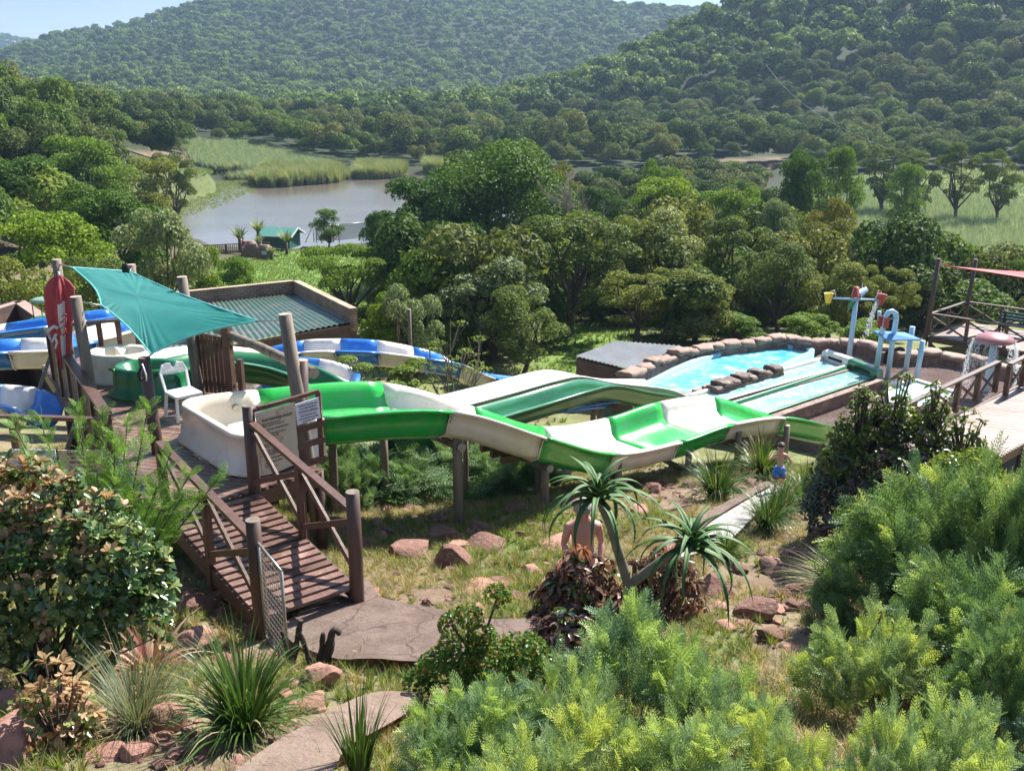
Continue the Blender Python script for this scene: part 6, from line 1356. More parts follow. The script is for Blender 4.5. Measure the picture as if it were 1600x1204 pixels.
strap(1130,900,70,60,12.9,'strap leaved clump under the lower aloe crown')
strap(1262,768,60,75,17.6,'strap leaved clump touching the dark small tree')
strap(385,1165,190,200,6.75,'big green strap leaved clump at the lower left beside the charred stump')
strap(560,1190,130,170,5.75,'upright dark strap leaves on the pale path at the bottom edge',strap_mesh('upright_blades',9,90,1.0,.03,.45,[sg1],bend=.5))
strap(300,870,50,60,10.9,'small strap clump in the shade under the footbridge',strap_mesh('shade_blades',19,60,1.0,.035,.9,[sg3]))
strap(215,1125,170,160,6.9,'grey green wiry tuft with straw coloured base among the red boulders',strap_mesh('wiry_blades',23,420,1.0,.009,1.0,[sg3,sg2],pick=.4,bend=.7))
strap(1325,890,150,70,11.4,'sprawling dry grass tuft under the broad feathery tree',strap_mesh('dry_blades',29,600,1.0,.01,1.0,[sg2,sg1],pick=.4,bend=1.3))
strap(790,1030,60,60,8.6,'few upright green blades at the edge of the concrete landing',strap_mesh('few_blades',31,26,1.0,.04,.5,[sg1],bend=.4))
strap(225,960,150,95,8.6,'reddish bromeliad with arching straw pink leaves and an orange flower heart',strap_mesh('bromeliad_leaves',33,60,1.0,.045,1.25,[leafmat('pinkish_straw_leaves',(.3,.18,.12),(.5,.35,.25),.3,objvar=0),leafmat('dull_red_leaves',(.2,.06,.05),(.3,.1,.08),.3,objvar=0)],pick=.35,bend=.9),name='bromeliad',group='bromeliads')
hb=D(202,965,8.5); tag(strap(202,985,26,40,8.45,'bright orange red flower heart of the bromeliad',strap_mesh('flower_bracts',35,14,1.0,.12,.5,[M('orange_red_bracts',(.6,.08,.02),(.5,.05,.03),5,.5)],bend=.4),cat='flower',name='bromeliad_flower',group='bromeliad flowers'))
# --- aloes
am=M('aloe_leaf_green',(.025,.085,.015),(.045,.13,.022),4,.65); ae=M('aloe_pale_margin',(.16,.24,.07),None,4,.6)
al=thing('tree_aloe','forked tree aloe with two crowns of long arching leaves in front of the bronze shrubs','aloe',(D(985,940,9.3).x,9.3,H(D(985,940,9.3).x,9.3)-.1))
b0=V3(al.location); fk=D(983,905,9.3); c1=D(934,772,9.3); c2=D(1080,848,9.2)
MB().tube(spline([b0,b0.lerp(fk,.6),fk],5),[.085,.08,.078,.075,.072,.07,.068,.066,.064,.062,.06],12).build('trunk',MT['barkpale'],al)
MB().tube(spline([fk-V3((0,0,.06)),D(968,868,9.3),D(953,820,9.3),D(938,785,9.3),c1],5),[.056-.0011*k for k in range(21)],12).build('branch',MT['barkpale'],al)
MB().tube(spline([fk-V3((0,0,.06)),D(1012,892,9.3),D(1045,868,9.25),c2],5),[.056-.0011*k for k in range(16)],12).build('branch',MT['barkpale'],al)
def rosette(c,n,L,seed,view=None):
    rg=random.Random(seed); mb=MB()
    for i in range(n):
        lay=i/n; a=i*2.39996+rg.uniform(-.2,.2); th=.25+lay*1.15; l=L*(.62+.5*math.sin(min(1,lay*1.3)*math.pi*.55))*rg.uniform(.88,1.1); segs=12; p=V3(c)-V3((0,0,.1*lay)); h=V3((math.cos(a),math.sin(a),0)); s=V3((-h.y,h.x,0)); rings=[]; sag=(.11+.12*lay)*rg.uniform(.85,1.25)
        for j in range(segs+1):
            t=j/segs; w=.037*(1-t**1.7)*(1+.2*(t<.15))+.0015; tg=(h*math.sin(th)+V3((0,0,math.cos(th)))); nm=s.cross(tg)*-1; d=.022*(1-t)
            rings.append([p-s*w+nm*d*1.3,p-s*w*.8+nm*d*.75,p-nm*0,p+s*w*.8+nm*d*.75,p+s*w+nm*d*1.3,p-nm*(.012*(1-t)+.001)+0*s])
            p=p+tg*l/segs; th+=sag*(1 if t<.75 else .4)
        mb.loft(rings,mfun=lambda i_,k:1 if k in(0,3) else 0,caps=False)
    return mb
rosette(c1,26,.78,3).build('leaf_crown',[am,ae],al); rosette(c2,28,.86,9).build('leaf_crown',[am,ae],al)
for k,(u,v,Y,s_,lb) in enumerate(((374,372,102,1.5,'spiky grey aloe behind the lakeside railing'),(403,362,103,1.4,'tall spiky aloe at the left corner of the teal hut'),(404,380,101,1.0,'low spiky aloe left of the teal hut'),(447,378,101.5,1.3,'spiky aloe in front of the teal hut wall'),(424,396,97.5,.8,'small spiky plant beside the blue plated pillar'))):
    p=D(u,v,Y); gz=H(p.x,Y); o=thing('spiky_aloe',lb,'aloe',(p.x,Y,gz),'spiky aloes by the lake'); hgt=p.z-gz
    MB().cyl((p.x,Y,gz-.2),(p.x,Y,max(gz+.2,p.z)),.16,n=8).build('trunk',MT['bark'],o)
    me=strap_mesh('spikes',60+k,60,1.15*s_,.13,1.15,[LM['silver']],segs=4,bend=.45); link('leaves',me,o,(0,0,max(.1,hgt)))
# --- rocks
def rock_mesh(seed,flat=.6):
    import bmesh
    rng=random.Random(seed); bm=bmesh.new(); bmesh.ops.create_icosphere(bm,subdivisions=4,radius=1)
    for v in bm.verts: # start from a blocky slab
        m_=max(abs(v.co.x),abs(v.co.y),abs(v.co.z)); v.co*=(.62+.3/m_)
    for k in range(17):
        n=V3((rng.gauss(0,1),rng.gauss(0,1),rng.gauss(0,.9))).normalized(); d=rng.uniform(.42,.86)
        for v in bm.verts:
            q=v.co.dot(n)-d
            if q>0: v.co-=n*q
    co=np.array([v.co for v in bm.verts]); nz_=vnoise(co[:,0]+seed*3,co[:,1]+co[:,2]*1.7,.6,seed,3)*.09+vnoise(co[:,2]*1.0+seed,co[:,0]*.2,.12,seed+5,2)*.045
    for v,k in zip(bm.verts,nz_): v.co+=v.co.normalized()*k; v.co.z*=flat
    me=bpy.data.meshes.new('rock'); bm.to_mesh(me); bm.free(); me.polygons.foreach_set('use_smooth',np.zeros(len(me.polygons),bool)); return me
RKM=[]
for k in range(8):
    for mt in ('rock','rockpale'):
        m_=rock_mesh(k,.62 if k%2 else .48); m_.materials.append(MT[mt]); 
        try: m_.set_sharp_from_angle(angle=R(38)); m_.polygons.foreach_set('use_smooth',np.ones(len(m_.polygons),bool))
        except Exception: pass
        RKM.append(m_)
GRK='reddish rocks on the slope'
def rock(u,v,wpx,Y=None,label=None,mat=0,k=None,hs=1,z=None,sink=.35,name='rock',group=GRK):
    # stand the rock where the sight line meets the slope
    if Y is None:
        d=ray(u,v); t=2.0
        while t<60:
            p=V3((0,0,CAMZ))+d*t
            if p.z<=H(p.x,p.y,False): break
            t+=.08
        Y=p.y
    p=D(u,v,Y); gz=H(p.x,Y); dep=Y*cp+(CAMZ-gz)*sp; s=wpx/2*dep/F*1.12; k=random.randrange(8) if k is None else k
    o=link(name,RKM[k*2+mat],None,(p.x,Y,gz+s*.2*hs)); o.scale=(s,s*random.uniform(.75,1),s*hs*random.uniform(.9,1.15)); o.rotation_euler=(random.uniform(-.2,.2),random.uniform(-.2,.2),random.uniform(0,6.28))
    return tag(o,label,'rock',group)
for a in (
 (705,888,80,'dark red rock in the middle of the grass patch'),(925,1000,10,None),
 ):
    if a[3]: rock(a[0],a[1],a[2],label=a[3],hs=1.3)
BR_=[(60,1150,110,'large layered pink boulder at the lower left',1,1.6),(35,1190,120,'smooth salmon boulder in the bottom left corner',1,1.4),(115,1120,80,'grooved pink boulder with shadow stripes at the lower left',1,1.5),(20,1120,70,'pink boulder at the left edge above the corner',1,1.3),
 (255,1145,70,'tilted pink block below the wiry tuft',1,1.8),(215,1185,60,'purplish rock at the bottom edge left of the strap clump',1,1.2),(165,1185,60,'flat rock between the corner boulders and the wiry tuft',1,1),
 (505,1075,80,'split red boulder right behind the big strap leaved clump',1,1.9),(480,1110,60,'red boulder leaning on the split one',1,1.4),(545,1120,60,'low red rock beside the pale path',1,1),(310,1010,90,'flat pink slab above the wiry tuft',1,.9),(345,1035,60,'broken pink slab left of the charred stump',1,.9),
 (1180,965,85,'large dark red boulder below the lower aloe crown',0,1.5),(1205,1000,50,'dark red stone at the foot of the large boulder',0,1.5),(1215,895,65,'dark boulder beside the strap leaved row',0,1.7),(1120,925,90,'reddish boulder partly behind the hanging aloe leaves',0,1.3),(1250,930,60,'flat red rock right of the strap row',0,1),
 (1290,840,90,'dark red boulder beneath the dark small tree',0,1.3),(1240,870,60,'shadowed rock left of the boulder under the dark tree',0,1.2),(1265,960,60,'half buried flat rock on the right slope',0,.8),(1220,930,50,'small flat stone in the dry grass on the right',0,.8),
 (600,800,60,'red rock at the foot of the brown slide post',0,1.4),(570,795,60,'red rock left of the brown slide post',0,1.2),(690,845,90,'rock in the slide shadow left of the tallest post',0,1.2),(750,830,60,'reddish rock at the right foot of the tallest post',0,1.2),(810,800,60,'red rock right of the tallest post',0,1.2),
 (640,860,110,'broad flat rock in the slide shadow',0,.8),(720,860,70,'pale topped flat rock at the edge of the slide shadow',1,.9),(760,865,90,'flat weathered rock slab in the grass',0,.7),(790,915,60,'small flat rock right of the dark red one',0,.8),(830,900,50,'flat pinkish stone near the bronze shrub',1,.8),
 (760,925,110,'pale flat slab at the lower edge of the grass',1,.6),(820,940,60,'thin red stone in the grass above the landing',0,.7),(745,960,50,'stone bordering the landing',1,.8),(590,940,50,'stone at the foot of the right bridge post',1,.9),
 (870,855,70,'pink rock left of the standing man',1,1.2),(1020,770,60,'reddish rock right of the upper aloe crown',0,1.2),(1060,800,70,'rock beside the pale path under the wide slide',0,1.1),(1000,800,60,'pinkish rock behind the upper aloe',1,1.1),(1040,850,60,'dark red rock above the lower aloe',0,1.2),
 (1090,745,60,'rock in the shade of the fifth slide post',0,1),(1150,735,50,'rock below the last log crossbeam',0,1),(940,770,70,'reddish rock near the squat slide post',0,1.1),(890,790,60,'rock at the foot of the second slide post',0,1.1),(1180,760,45,'small rock left of the boy',0,1.1),(1150,765,60,'brown rock beside the strap clump near the boy',0,1.1),
 (500,1040,40,'pinkish stone under the lower edge of the landing',1,1),(560,1042,50,'stone bordering the near edge of the landing',1,.9),(620,1045,45,'brown stone at the near edge of the landing',0,1),(675,1048,50,'flat stone by the glossy bush at the landing edge',1,.8),(460,1015,45,'stone between the charred stump and the wire gate',0,1.1),
 (330,900,80,'dark stacked boulder in the shade under the footbridge',0,1.6),(300,930,70,'dark shaded boulder below the footbridge',0,1.4),(350,935,60,'dark stone under the footbridge edge',0,1.3),(310,960,90,'shaded dark rock mass left of the bridge gate',0,1.3),(380,960,60,'brown rock at the foot of the gate post',0,1.1),
 (570,850,80,'rock in the shade beyond the right bridge post',0,1),(520,830,90,'dark rock seen through the right bridge rail',0,1),(640,800,70,'shaded rock under the feathery bush',0,1.1)]
for u,v,wp,lb,mt,hs in BR_: rock(u,v,wp*(1.1 if v>970 else .95),label=lb,mat=mt,hs=hs*(.8 if v>970 else .6))
rg=random.Random(77); cnt=0
for (ua,ub,va,vb,n,s0,s1,mt,wh) in ((560,860,830,950,26,14,34,0,'in the grass above the concrete landing'),(1090,1330,860,1090,34,14,36,0,'in the dry grass right of the aloe'),(0,330,1080,1204,34,18,42,1,'around the big boulders at the lower left'),(400,600,1030,1200,24,14,36,1,'beside the pale path at the bottom'),(860,1240,740,830,26,12,26,0,'under the low end of the wide slide'),(560,860,770,840,24,14,34,0,'in the shade around the slide posts'),(270,400,880,1000,18,20,44,0,'in the shade below the footbridge'),(1100,1330,930,1000,10,30,60,0,'between the aloe and the lone lime shrub')):
    for k in range(n): rock(rg.uniform(ua,ub),rg.uniform(va,vb),rg.uniform(s0,s1),label='small reddish stone '+wh,mat=mt if rg.random()<.7 else 1-mt,hs=rg.uniform(.6,1.1),name='stone',group='small stones '+wh)
# --- charred stump
ch=thing('charred_stump','charred black forked stump at the edge of the concrete landing','stump',(D(470,1030,8.5).x,8.6,H(D(470,1030,8.5).x,8.6)-.1)); rg=random.Random(5)
for pts,r in (([(452,1040),(462,1010),(470,968)],.045),([(488,1045),(480,1020),(470,990)],.04),([(485,1048),(500,1025),(505,988)],.042),([(492,1048),(512,1020),(520,985),(532,990)],.055),([(455,1042),(447,1010),(440,985)],.03)):
    q=spline([D(u,v,8.55) for u,v in pts],5); mb=MB(); rr=[r*(1-.55*i/len(q))*rg.uniform(.8,1.2) for i in range(len(q))]; mb.tube(q,rr,9,smooth=False); mb.build('stub',MT['char'],ch)
# --- concrete landing, paths draped on the slope
def drape(name,px,mat,off=.09,z0=None,th=.25,kind='structure',rough=.02,world=None):
    import bmesh
    bm=bmesh.new(); pts=[]
    for u,v in px:
        d=ray(u,v); t=2.
        while t<80:
            p=V3((0,0,CAMZ))+d*t
            if p.z<=H(p.x,p.y,False)+off: break
            t+=.04
        pts.append(p)
    pts=spline(pts+[pts[0]],4)[:-1]
    f=bm.faces.new([bm.verts.new(p) for p in pts]); ex=bmesh.ops.extrude_face_region(bm,geom=[f]); vs=[g for g in ex['geom'] if isinstance(g,bmesh.types.BMVert)]
    low=[v for v in bm.verts if v not in vs]
    for v in low: v.co.z-=th
    bmesh.ops.triangulate(bm,faces=[f for f in bm.faces if len(f.verts)>4])
    for k in range(5):
        es=[e for e in bm.edges if e.calc_length()>.22 and not(e.verts[0] in low and e.verts[1] in low)]
        if not es: break
        bmesh.ops.subdivide_edges(bm,edges=es,cuts=1); bmesh.ops.triangulate(bm,faces=[f for f in bm.faces if len(f.verts)>3])
        low=[v for v in low if v.is_valid]
    bm.normal_update()
    tops=[v for v in bm.verts if v not in low and all(True for _ in [0])]
    x=np.array([v.co.x for v in tops]);y=np.array([v.co.y for v in tops]); hh=height(x,y,False)+off+vnoise(x,y,.35,3,4)*rough*2
    for v,h_ in zip(tops,hh):
        if abs(v.co.z-h_)<th*1.0 or True: v.co.z=h_
    for v in low: v.co.z=H(v.co.x,v.co.y,False)+off-th
    bmesh.ops.recalc_face_normals(bm,faces=bm.faces); me=bpy.data.meshes.new(name); bm.to_mesh(me); bm.free(); me.materials.append(mat); return tag(link(name,me),kind=kind)
drape('concrete_landing',[(440,985),(455,965),(565,905),(600,935),(690,952),(760,966),(835,968),(850,990),(760,1012),(700,1035),(600,1030),(530,1028),(470,1010)],MT['concrete'],.17,rough=.02)
drape('footpath',[(350,1215),(430,1160),(500,1120),(560,1088),(600,1080),(650,1085),(640,1110),(590,1140),(540,1170),(500,1215)],MT['palepath'],.17,rough=.012)
drape('footpath',[(1085,832),(1110,812),(1170,775),(1205,757),(1225,765),(1195,790),(1160,825),(1130,850),(1060,870),(1040,862)],MT['whitepath'],.17,rough=.008)
drape('path_edge',[(1040,850),(1078,825),(1105,800),(1165,768),(1195,752),(1205,757),(1170,776),(1112,812),(1085,836),(1050,862)],MT['concrete'],.22,rough=.01)
# --- grass (nobody could count it)
def tuft(seed,n,L,w,mats,pick,spread=.8): return strap_mesh('tuft',seed,n,L,w,spread,mats,segs=3,pick=pick,bend=1.0)
gg=leafmat('fresh_grass_blades',(.11,.19,.03),(.22,.3,.06),.4,objvar=.4,rough=.5); gs_=leafmat('straw_grass_blades',(.26,.21,.1),(.46,.39,.22),.35,objvar=.3,rough=.6)
TF=[tuft(100+k,26,.16,.006,[gg,gs_],.25) for k in range(3)]; TS=[tuft(110+k,30,.17,.005,[gs_,gg],.2,1.5) for k in range(3)]
def scatter_near(name,label,seed,n,xr,yr,meshes,dens,smin=.6,smax=1.3,zo=0):
    rng=np.random.default_rng(seed); x=rng.uniform(*xr,n); y=rng.uniform(*yr,n); k=dens(x,y,rng); x,y=x[k],y[k]; z=height(x,y)+zo; m=inview(x,y,z,260); x,y,z=x[m],y[m],z[m]
    return gn_scatter(name,np.stack([x,y,z],-1),rng.uniform(smin,smax,len(x)),rng.uniform(0,6.28,len(x)),meshes,label,'grass')
nopath=lambda x,y:(~((y<7.6)&(x<-1.2)&(vnoise(x,y,.7,31,2)<.12)))&~((x>-2.9)&(x<.3)&(y>9.0)&(y<10.3)&(x*.55+y<9.6))
scatter_near('green_grass','short green grass in patches between the rocks',201,36000,(-9,14),(5.5,24),TF,lambda x,y,r:(vnoise(x,y,1.6,77,3)+r.normal(size=len(x))*.07>.0+.13*(x>2.6))&nopath(x,y))
scatter_near('dry_grass','dry straw grass matted over the stony slope',202,34000,(-9,14),(5.5,22),TS,lambda x,y,r:(vnoise(x,y,1.6,77,3)+r.normal(size=len(x))*.1<.12)&(vnoise(x,y,1.1,55,3)>-.12)&nopath(x,y))
gn_g=None
rng=np.random.default_rng(301); x=rng.uniform(-7,9,9000); y=rng.uniform(5.5,22,9000); k=(vnoise(x,y,.8,91,3)>-.02); x,y=x[k],y[k]; z=height(x,y); m_=inview(x,y,z,20)
gn_scatter('gravel',np.stack([x[m_],y[m_],z[m_]],-1),rng.uniform(.012,.06,m_.sum())*rng.choice([1,1,1.6],m_.sum()),rng.uniform(0,6.28,m_.sum()),RKM[:8],'loose reddish gravel and rubble over the slope','gravel')
TL=[tuft(120+k,30,.26,.016,[gg],0,1.2) for k in range(3)]
scatter_near('meadow_grass','short grass of the lawns below the water park',203,42000,(-27,12),(22,106),TL,lambda x,y,r:((sdist(x,y,LAWN)<0)|(sdist(x,y,LAWN2)<0)|((y<60)&(x>-8)&(r.random(len(x))<.25)))&~((x>3.5)&(x<17)&(y<40)),.5,1.0)
rdm=leafmat('grey_green_reeds',(.2,.27,.15),(.36,.43,.27),.35,objvar=.25,rough=.6,tint=(1.1,1.1,.8)); rdt=leafmat('straw_reed_plumes',(.3,.27,.17),(.45,.4,.28),.35,objvar=.2); rdk=leafmat('bright_reeds',(.13,.2,.07),(.26,.34,.16),.35,objvar=.2)
RT=[strap_mesh('reeds',130+k,34,2.3,.07,.35,[rdm],segs=3,bend=.5) for k in range(3)]
RI=[strap_mesh('reeds',140+k,60,3.6,.1,.35,[rdk,rdt],segs=4,pick=.3,bend=.6) for k in range(3)]
reedA=np.array([G(320,254,LZ)[:2],G(400,250,LZ)[:2],G(470,256,LZ)[:2],G(520,262,LZ)[:2],G(470,274,LZ)[:2],G(390,282,LZ)[:2],G(312,279,LZ)[:2],G(285,262,LZ)[:2]])
RM_=np.array([(37,92),(52,92),(62,108),(70,140),(60,170),(44,160),(38,120)],float)
def rs_sc(name,label,seed,n,P,meshes,a,b,jit=0):
    rng=np.random.default_rng(seed); lo=P.min(0);hi=P.max(0); x=rng.uniform(lo[0],hi[0],n);y=rng.uniform(lo[1],hi[1],n); k=(sdist(x,y,P)+rng.normal(size=n)*.6<0); x,y=x[k],y[k]; z=np.maximum(height(x,y),LZ-.05); return gn_scatter(name,np.stack([x,y,z],-1),rng.uniform(a,b,len(x))*(1+.5*vnoise(x,y,9,seed)),rng.uniform(0,6.28,len(x)),meshes,label,'reeds')
rs_sc('reed_bed','grey green reed bed at the left end of the lake',211,9000,reedA,RT,.5,.85)
rs_sc('reed_bed','soft grey green reeds filling the meadow at the right',212,16000,RM_,RT,.5,.95)
rs_sc('meadow_grass','rough grass of the meadow at the right',213,30000,MEAD,TL,.8,1.8)
rs_sc('meadow_grass','bright grass bank on the left lake shore',214,5000,BANK,TL,.8,1.5)
for lab,P in (('plumed reed island standing in the lake, the left longer one',[(392,288),(420,273),(500,270),(536,272),(542,283),(500,288),(420,293)]),('plumed straw topped reed island at the right end of the pair',[(556,277),(560,270),(600,268),(632,270),(628,277),(590,280),(560,280)]),('small reed clump at the right shore of the lake',[(668,268),(700,266),(716,268),(700,273),(670,273)])):
    PP_=np.array([G(u,v,LZ)[:2] for u,v in P]); tag(rs_sc('reed_island',lab,len(lab),1500,PP_,RI,.6,.85),kind='stuff')
# ================================================================ PEOPLE
def skin_mesh(joints,edges,root):
    names=list(joints); me=bpy.data.meshes.new('sk'); me.from_pydata([joints[n][0] for n in names],[(names.index(a),names.index(b)) for a,b in edges],[])
    o=bpy.data.objects.new('sk',me); COL.objects.link(o); m=o.modifiers.new('s','SKIN'); m.branch_smoothing=.6; m.use_smooth_shade=True
    if not me.skin_vertices: me.attributes.new
    for i,n in enumerate(names):
        r=joints[n][1]; r=(r,r) if not hasattr(r,'__len__') else r
        me.skin_vertices[0].data[i].radius=r; me.skin_vertices[0].data[i].use_root=(n==root)
    s=o.modifiers.new('u','SUBSURF'); s.levels=2; s.render_levels=2
    dg=bpy.context.evaluated_depsgraph_get(); dg.update(); out=bpy.data.meshes.new_from_object(o.evaluated_get(dg)); bpy.data.objects.remove(o); return out
def person(label,loc,rz,hgt,J,E,hands,shorts,hair,skin,head,hairfun=None,top=None,group=None):
    k=hgt/1.2; root=thing('person',label,'person',loc,group,rz)
    sc=lambda p:V3(p)*k
    mbx=MB()
    def addmesh(me):
        b=len(mbx.v); mbx.v+=[v.co.copy() for v in me.vertices]
        for p in me.polygons: mbx.f.append([b+i for i in p.vertices]); mbx.m.append(0); mbx.sm.append(True)
        bpy.data.meshes.remove(me)
    addmesh(skin_mesh({n:(sc(p),tuple(q*k for q in (r if hasattr(r,'__len__') else (r,r)))) for n,(p,r) in J.items()},E,'pelvis'))
    for (w_,d,side) in hands:   # palm with four fingers and a thumb
        w_=sc(w_); d=V3(d).normalized(); s=V3(side).normalized(); s=(s-d*s.dot(d)).normalized(); n=d.cross(s)
        JJ={'pelvis':(w_,.016*k),'palm':(w_+d*.035*k,(.024*k,.013*k))}; EE=[('pelvis','palm')]
        for q in range(4):
            b=w_+d*.055*k+s*(q-1.5)*.0125*k; l=(.04,.047,.044,.034)[q]*k
            JJ['f%d'%q]=(b,.0065*k); JJ['g%d'%q]=(b+d*l*.55+n*.004*k,.0058*k); JJ['h%d'%q]=(b+d*l*.85+n*.016*k,.005*k); EE+=[('palm','f%d'%q),('f%d'%q,'g%d'%q),('g%d'%q,'h%d'%q)]
        b=w_+d*.02*k-s*.022*k; JJ['t0']=(b,.008*k); JJ['t1']=(b+(d*.7-s*.6)*.028*k,.0068*k); JJ['t2']=(b+(d*1.0-s*.7+n*.3)*.042*k,.0058*k); EE+=[('pelvis','t0'),('t0','t1'),('t1','t2')]
        addmesh(skin_mesh(JJ,EE,'pelvis'))
    hc,hr,tilt=sc(head[0]),head[1]*k,head[2]; T=Matrix.Rotation(tilt,3,'X')
    def hp(x,y,z): return hc+T@(V3((x,y,z))*hr)
    rings=[]
    for (z,rx,ry,oy) in ((-1.18,.3,.34,-.3),(-1.08,.5,.55,-.3),(-.85,.66,.78,-.14),(-.5,.76,.9,-.04),(-.1,.82,.97,.0),(.25,.85,1.0,.02),(.6,.79,.92,.05),(.9,.55,.66,.06),(1.06,.22,.28,.06),(1.1,.03,.03,.06)):
        rings.append([hp(math.cos(a)*rx,math.sin(a)*ry+oy,z) for a in [2*math.pi*q/20 for q in range(20)]])
    mbx.loft(rings,caps=True)
    mbx.ball(hp(0,-.98,-.22),hr*.16,n=8,sq=(.8,1.1,1.5)); 
    for s in (-1,1): mbx.ball(hp(s*.84,.08,-.1),hr*.22,n=8,sq=(.4,.8,1.3)); mbx.ball(hp(s*.32,-.86,.02),hr*.17,n=8,sq=(1.1,.6,.7))
    body=mbx.build('body',[skin]); body.location=(0,0,0); body.parent=root
    mb=MB()
    for s in (-1,1): mb.ball(hp(s*.32,-.95,.02),hr*.085,n=8)
    q=mb.build('eyes',MT['dark']); q.parent=root
    mb=MB(); mb.ball(hp(0,-.93,-.56),hr*.2,n=8,sq=(1.2,.3,.25)); q=mb.build('lips',M('lips_'+root.name,(.4,.14,.12),None,3,.5)); q.parent=root
    rings=[]; rg=random.Random(3)
    for (z,rx,ry,oy) in ((-.35,.87,.55,.5),(-.05,.9,.75,.3),(.3,.93,.98,.08),(.62,.88,1.02,.03),(.92,.64,.78,.05),(1.12,.3,.4,.06),(1.2,.04,.05,.06)):
        rings.append([hp(math.cos(a)*rx*rg.uniform(.97,1.04),math.sin(a)*ry*rg.uniform(.97,1.04)+oy,z+rg.uniform(-.03,.03)) for a in [2*math.pi*q/28 for q in range(28)]])
    q=MB().loft(rings,caps=True).build('hair',hair); q.parent=root
    for nm,ring_list,mt in shorts:
        mb=MB()
        for rl in ring_list:
            rings=[[sc(c)+V3((math.cos(a)*rx*k*(1+.05*math.sin(a*5)),math.sin(a)*ry*k*(1+.05*math.cos(a*4)),0)) for a in [2*math.pi*q/22 for q in range(22)]] for c,rx,ry in rl]; mb.loft(rings,caps=True)
        q=mb.build(nm,mt); q.parent=root
    return root
def std(arms,legs,tors=1.0,neck=((0,0,.97),),pel=(0,0,.58)):
    px,py,pz=pel
    J={'pelvis':(pel,(.088*tors,.065*tors)),'waist':((px*.7,py*.7,pz+.12),(.076*tors,.055*tors)),'chest':((px*.3,py*.3,pz+.25),(.095*tors,.064*tors)),'collar':((0,0,pz+.345),(.07*tors,.05*tors)),'neck':((0,-.005,pz+.40),.034*tors**.5),'skull':((0,-.01,pz+.46),.04)}
    E=[('pelvis','waist'),('waist','chest'),('chest','collar'),('collar','neck'),('neck','skull')]
    for s,(sh,el,wr) in zip('lr',arms): J['sh'+s]=(sh,.036*tors**.6); J['ua'+s]=(V3(sh).lerp(V3(el),.5),.031*tors**.6); J['el'+s]=(el,.024*tors**.6); J['fa'+s]=(V3(el).lerp(V3(wr),.35),.025*tors**.6); J['wr'+s]=(wr,.016*tors**.5); E+=[('collar','sh'+s),('sh'+s,'ua'+s),('ua'+s,'el'+s),('el'+s,'fa'+s),('fa'+s,'wr'+s)]
    for s,(hp_,kn,an,to) in zip('lr',legs): J['hp'+s]=(hp_,.06*tors**.6); J['th'+s]=(V3(hp_).lerp(V3(kn),.5),.052*tors**.6); J['kn'+s]=(kn,.036*tors**.5); J['cf'+s]=(V3(kn).lerp(V3(an),.35),.037*tors**.5); J['an'+s]=(an,.023); J['to'+s]=(to,(.026,.016)); E+=[('pelvis','hp'+s),('hp'+s,'th'+s),('th'+s,'kn'+s),('kn'+s,'cf'+s),('cf'+s,'an'+s),('an'+s,'to'+s)]
    return J,E
# boy on the white path
by=17.3; bp0=D(1216,760,by); bz=H(bp0.x,by,False)+.12; bh_=(D(1217,693,by).z-bz); print('BOY',bh_,bz); bh_=max(1.05,min(1.4,bh_))
J,E=std([((-.115,0,.905),(-.235,-.07,.80),(-.105,-.15,.965)),((.115,0,.905),(.235,.05,.745),(.125,-.08,.625))],[((-.055,0,.54),(-.075,-.09,.31),(-.075,.0,.07),(-.08,-.09,.02)),((.055,0,.54),(.08,-.0,.31),(.095,.13,.09),(.1,.07,.02))])
person('boy in blue swim shorts standing on the white path with one hand at his face',(bp0.x,by,bz),R(-8),bh_,J,E,[((-.10,-.155,.97),(.25,-.1,.9),(1,.2,-.2)),((.122,-.085,.618),(-.4,-.3,-.8),(0,1,0))],
 [('swim_shorts',[[((0,0,.64),.1,.082),((0,0,.60),.112,.092),((0,0,.54),.118,.1),((0,0,.50),.11,.095)],[((-.062,-.02,.53),.075,.082),((-.068,-.035,.46),.076,.08),((-.07,-.045,.43),.077,.08)],[((.062,-.0,.53),.075,.082),((.07,-.0,.46),.076,.08),((.072,-.0,.43),.077,.08)]],MT['shortblue']),
  ('short_hems',[[((-.07,-.044,.432),.079,.082),((-.074,-.058,.385),.078,.082)],[((.072,-.0,.432),.079,.082),((.076,-.0,.385),.078,.082)]],MT['shortbrown'])],MT['hair'],MT['skin'],((-.012,-.03,1.095),.088,.22))
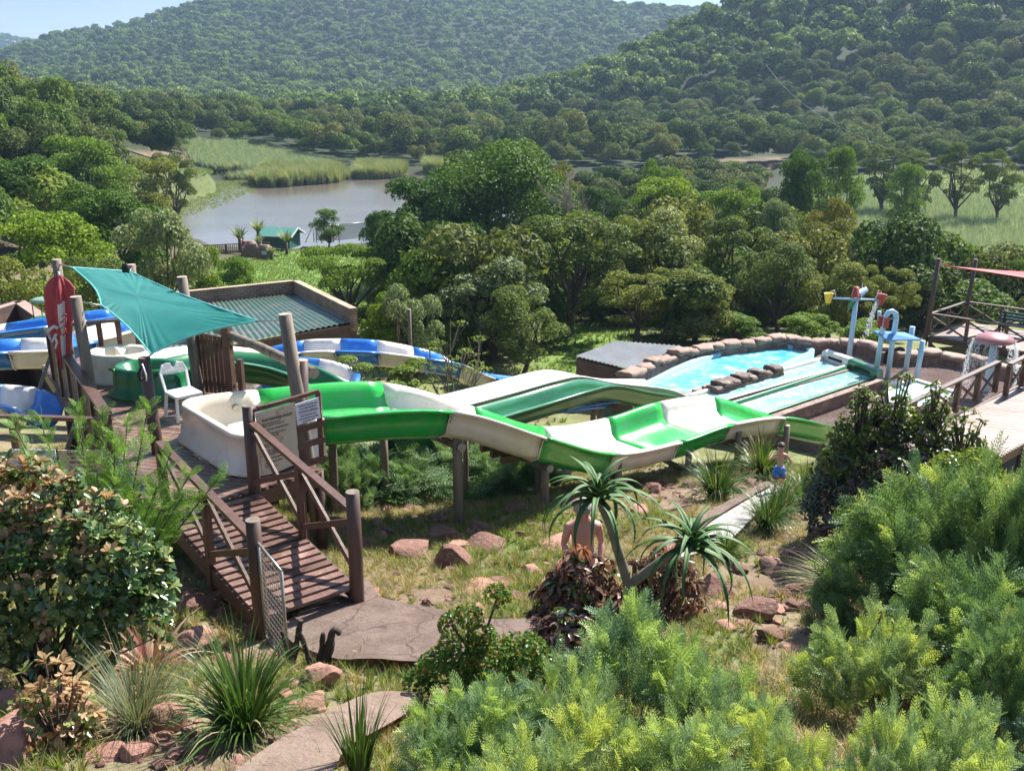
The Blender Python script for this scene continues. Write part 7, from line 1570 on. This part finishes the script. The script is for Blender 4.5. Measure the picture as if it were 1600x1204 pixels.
# man sitting on a rock behind the bronze shrub
my=11.9; mp_=D(911,840,my); mz=H(mp_.x,my,False); 
J,E=std([((-.13,0,.895),(-.168,.02,.72),(-.14,-.09,.575)),((.13,0,.895),(.168,.02,.72),(.145,-.09,.575))],[((-.065,-.02,.56),(-.11,-.27,.55),(-.1,-.27,.3),(-.1,-.36,.27)),((.065,-.02,.56),(.11,-.27,.55),(.1,-.27,.3),(.1,-.36,.27))],tors=1.5)
mtop=D(905,772,my).z; mk=1.78
person('bare chested man sitting behind the bronze shrub with his head bowed under the aloe leaves',(mp_.x,my,mtop-1.19*mk/1.2),R(6),mk,J,E,[((-.153,-.095,.57),(.1,-.7,-.4),(1,0,0)),((.158,-.095,.57),(-.1,-.7,-.4),(1,0,0))],
 [('swim_shorts',[[((0,0,.62),.125,.1),((0,-.01,.56),.135,.115),((0,-.01,.5),.13,.12)],[((-.08,-.09,.55),.075,.1),((-.1,-.16,.545),.07,.08)],[((.08,-.09,.55),.075,.1),((.1,-.16,.545),.07,.08)]],M('dark_swim_shorts',(.03,.035,.05),None,3,.7))],MT['hairgrey'],MT['skin2'],((-.02,-.055,1.075),.086,.55))
pz_=mtop-1.19*mk/1.2+.5*mk/1.2-.02
o=link('rock',RKM[3],None,(mp_.x,my+.15,(pz_+mz)/2-.05)); o.scale=(.42,.38,max(.2,(pz_-mz)*1.25)); tag(o,'reddish rock the bare chested man sits on','rock',GRK)
# visitor at the lakeside railing
J,E=std([((-.115,0,.905),(-.2,-.03,1.06),(-.17,-.05,1.2)),((.115,0,.905),(.2,.02,.77),(.13,-.1,.7))],[((-.055,0,.54),(-.06,-.02,.3),(-.06,.0,.05),(-.07,-.09,.02)),((.055,0,.54),(.06,-.0,.3),(.07,.02,.05),(.08,-.07,.02))],tors=1.05)
vp=D(375,389,97.2); person('far visitor in a dark pink top raising one arm behind the lakeside railing',(vp.x,98.6,H(vp.x,98.6)+.25),R(10),1.75,J,E,[((-.17,-.05,1.2),(0,0,1),(1,0,0)),((.13,-.1,.7),(-.4,-.6,0),(0,0,1))],
 [('top',[[((0,0,.93),.09,.07),((0,0,.85),.115,.09),((0,0,.72),.1,.08),((0,0,.62),.11,.09)]],M('dark_pink_top',(.32,.06,.13),None,3,.8)),('skirt',[[((0,0,.62),.11,.09),((0,0,.5),.15,.13),((0,0,.42),.16,.14)]],M('pale_pink_skirt',(.55,.3,.33),None,3,.8))],MT['hair'],MT['skin'],((0,-.02,1.095),.088,.0))
# ================================================================ HAZE
hz_=bpy.data.materials.new('valley_haze'); hz_.use_nodes=True; t=hz_.node_tree; t.nodes.clear(); o_=t.nodes.new('ShaderNodeOutputMaterial'); pv=t.nodes.new('ShaderNodeVolumePrincipled')
pv.inputs['Color'].default_value=(.5,.72,1,1); pv.inputs['Density'].default_value=.0002; pv.inputs['Anisotropy'].default_value=.3; t.links.new(pv.outputs[0],o_.inputs['Volume'])
tag(MB().box((0,1300,62),(3600,2620,168)).build('haze',hz_),kind='stuff')
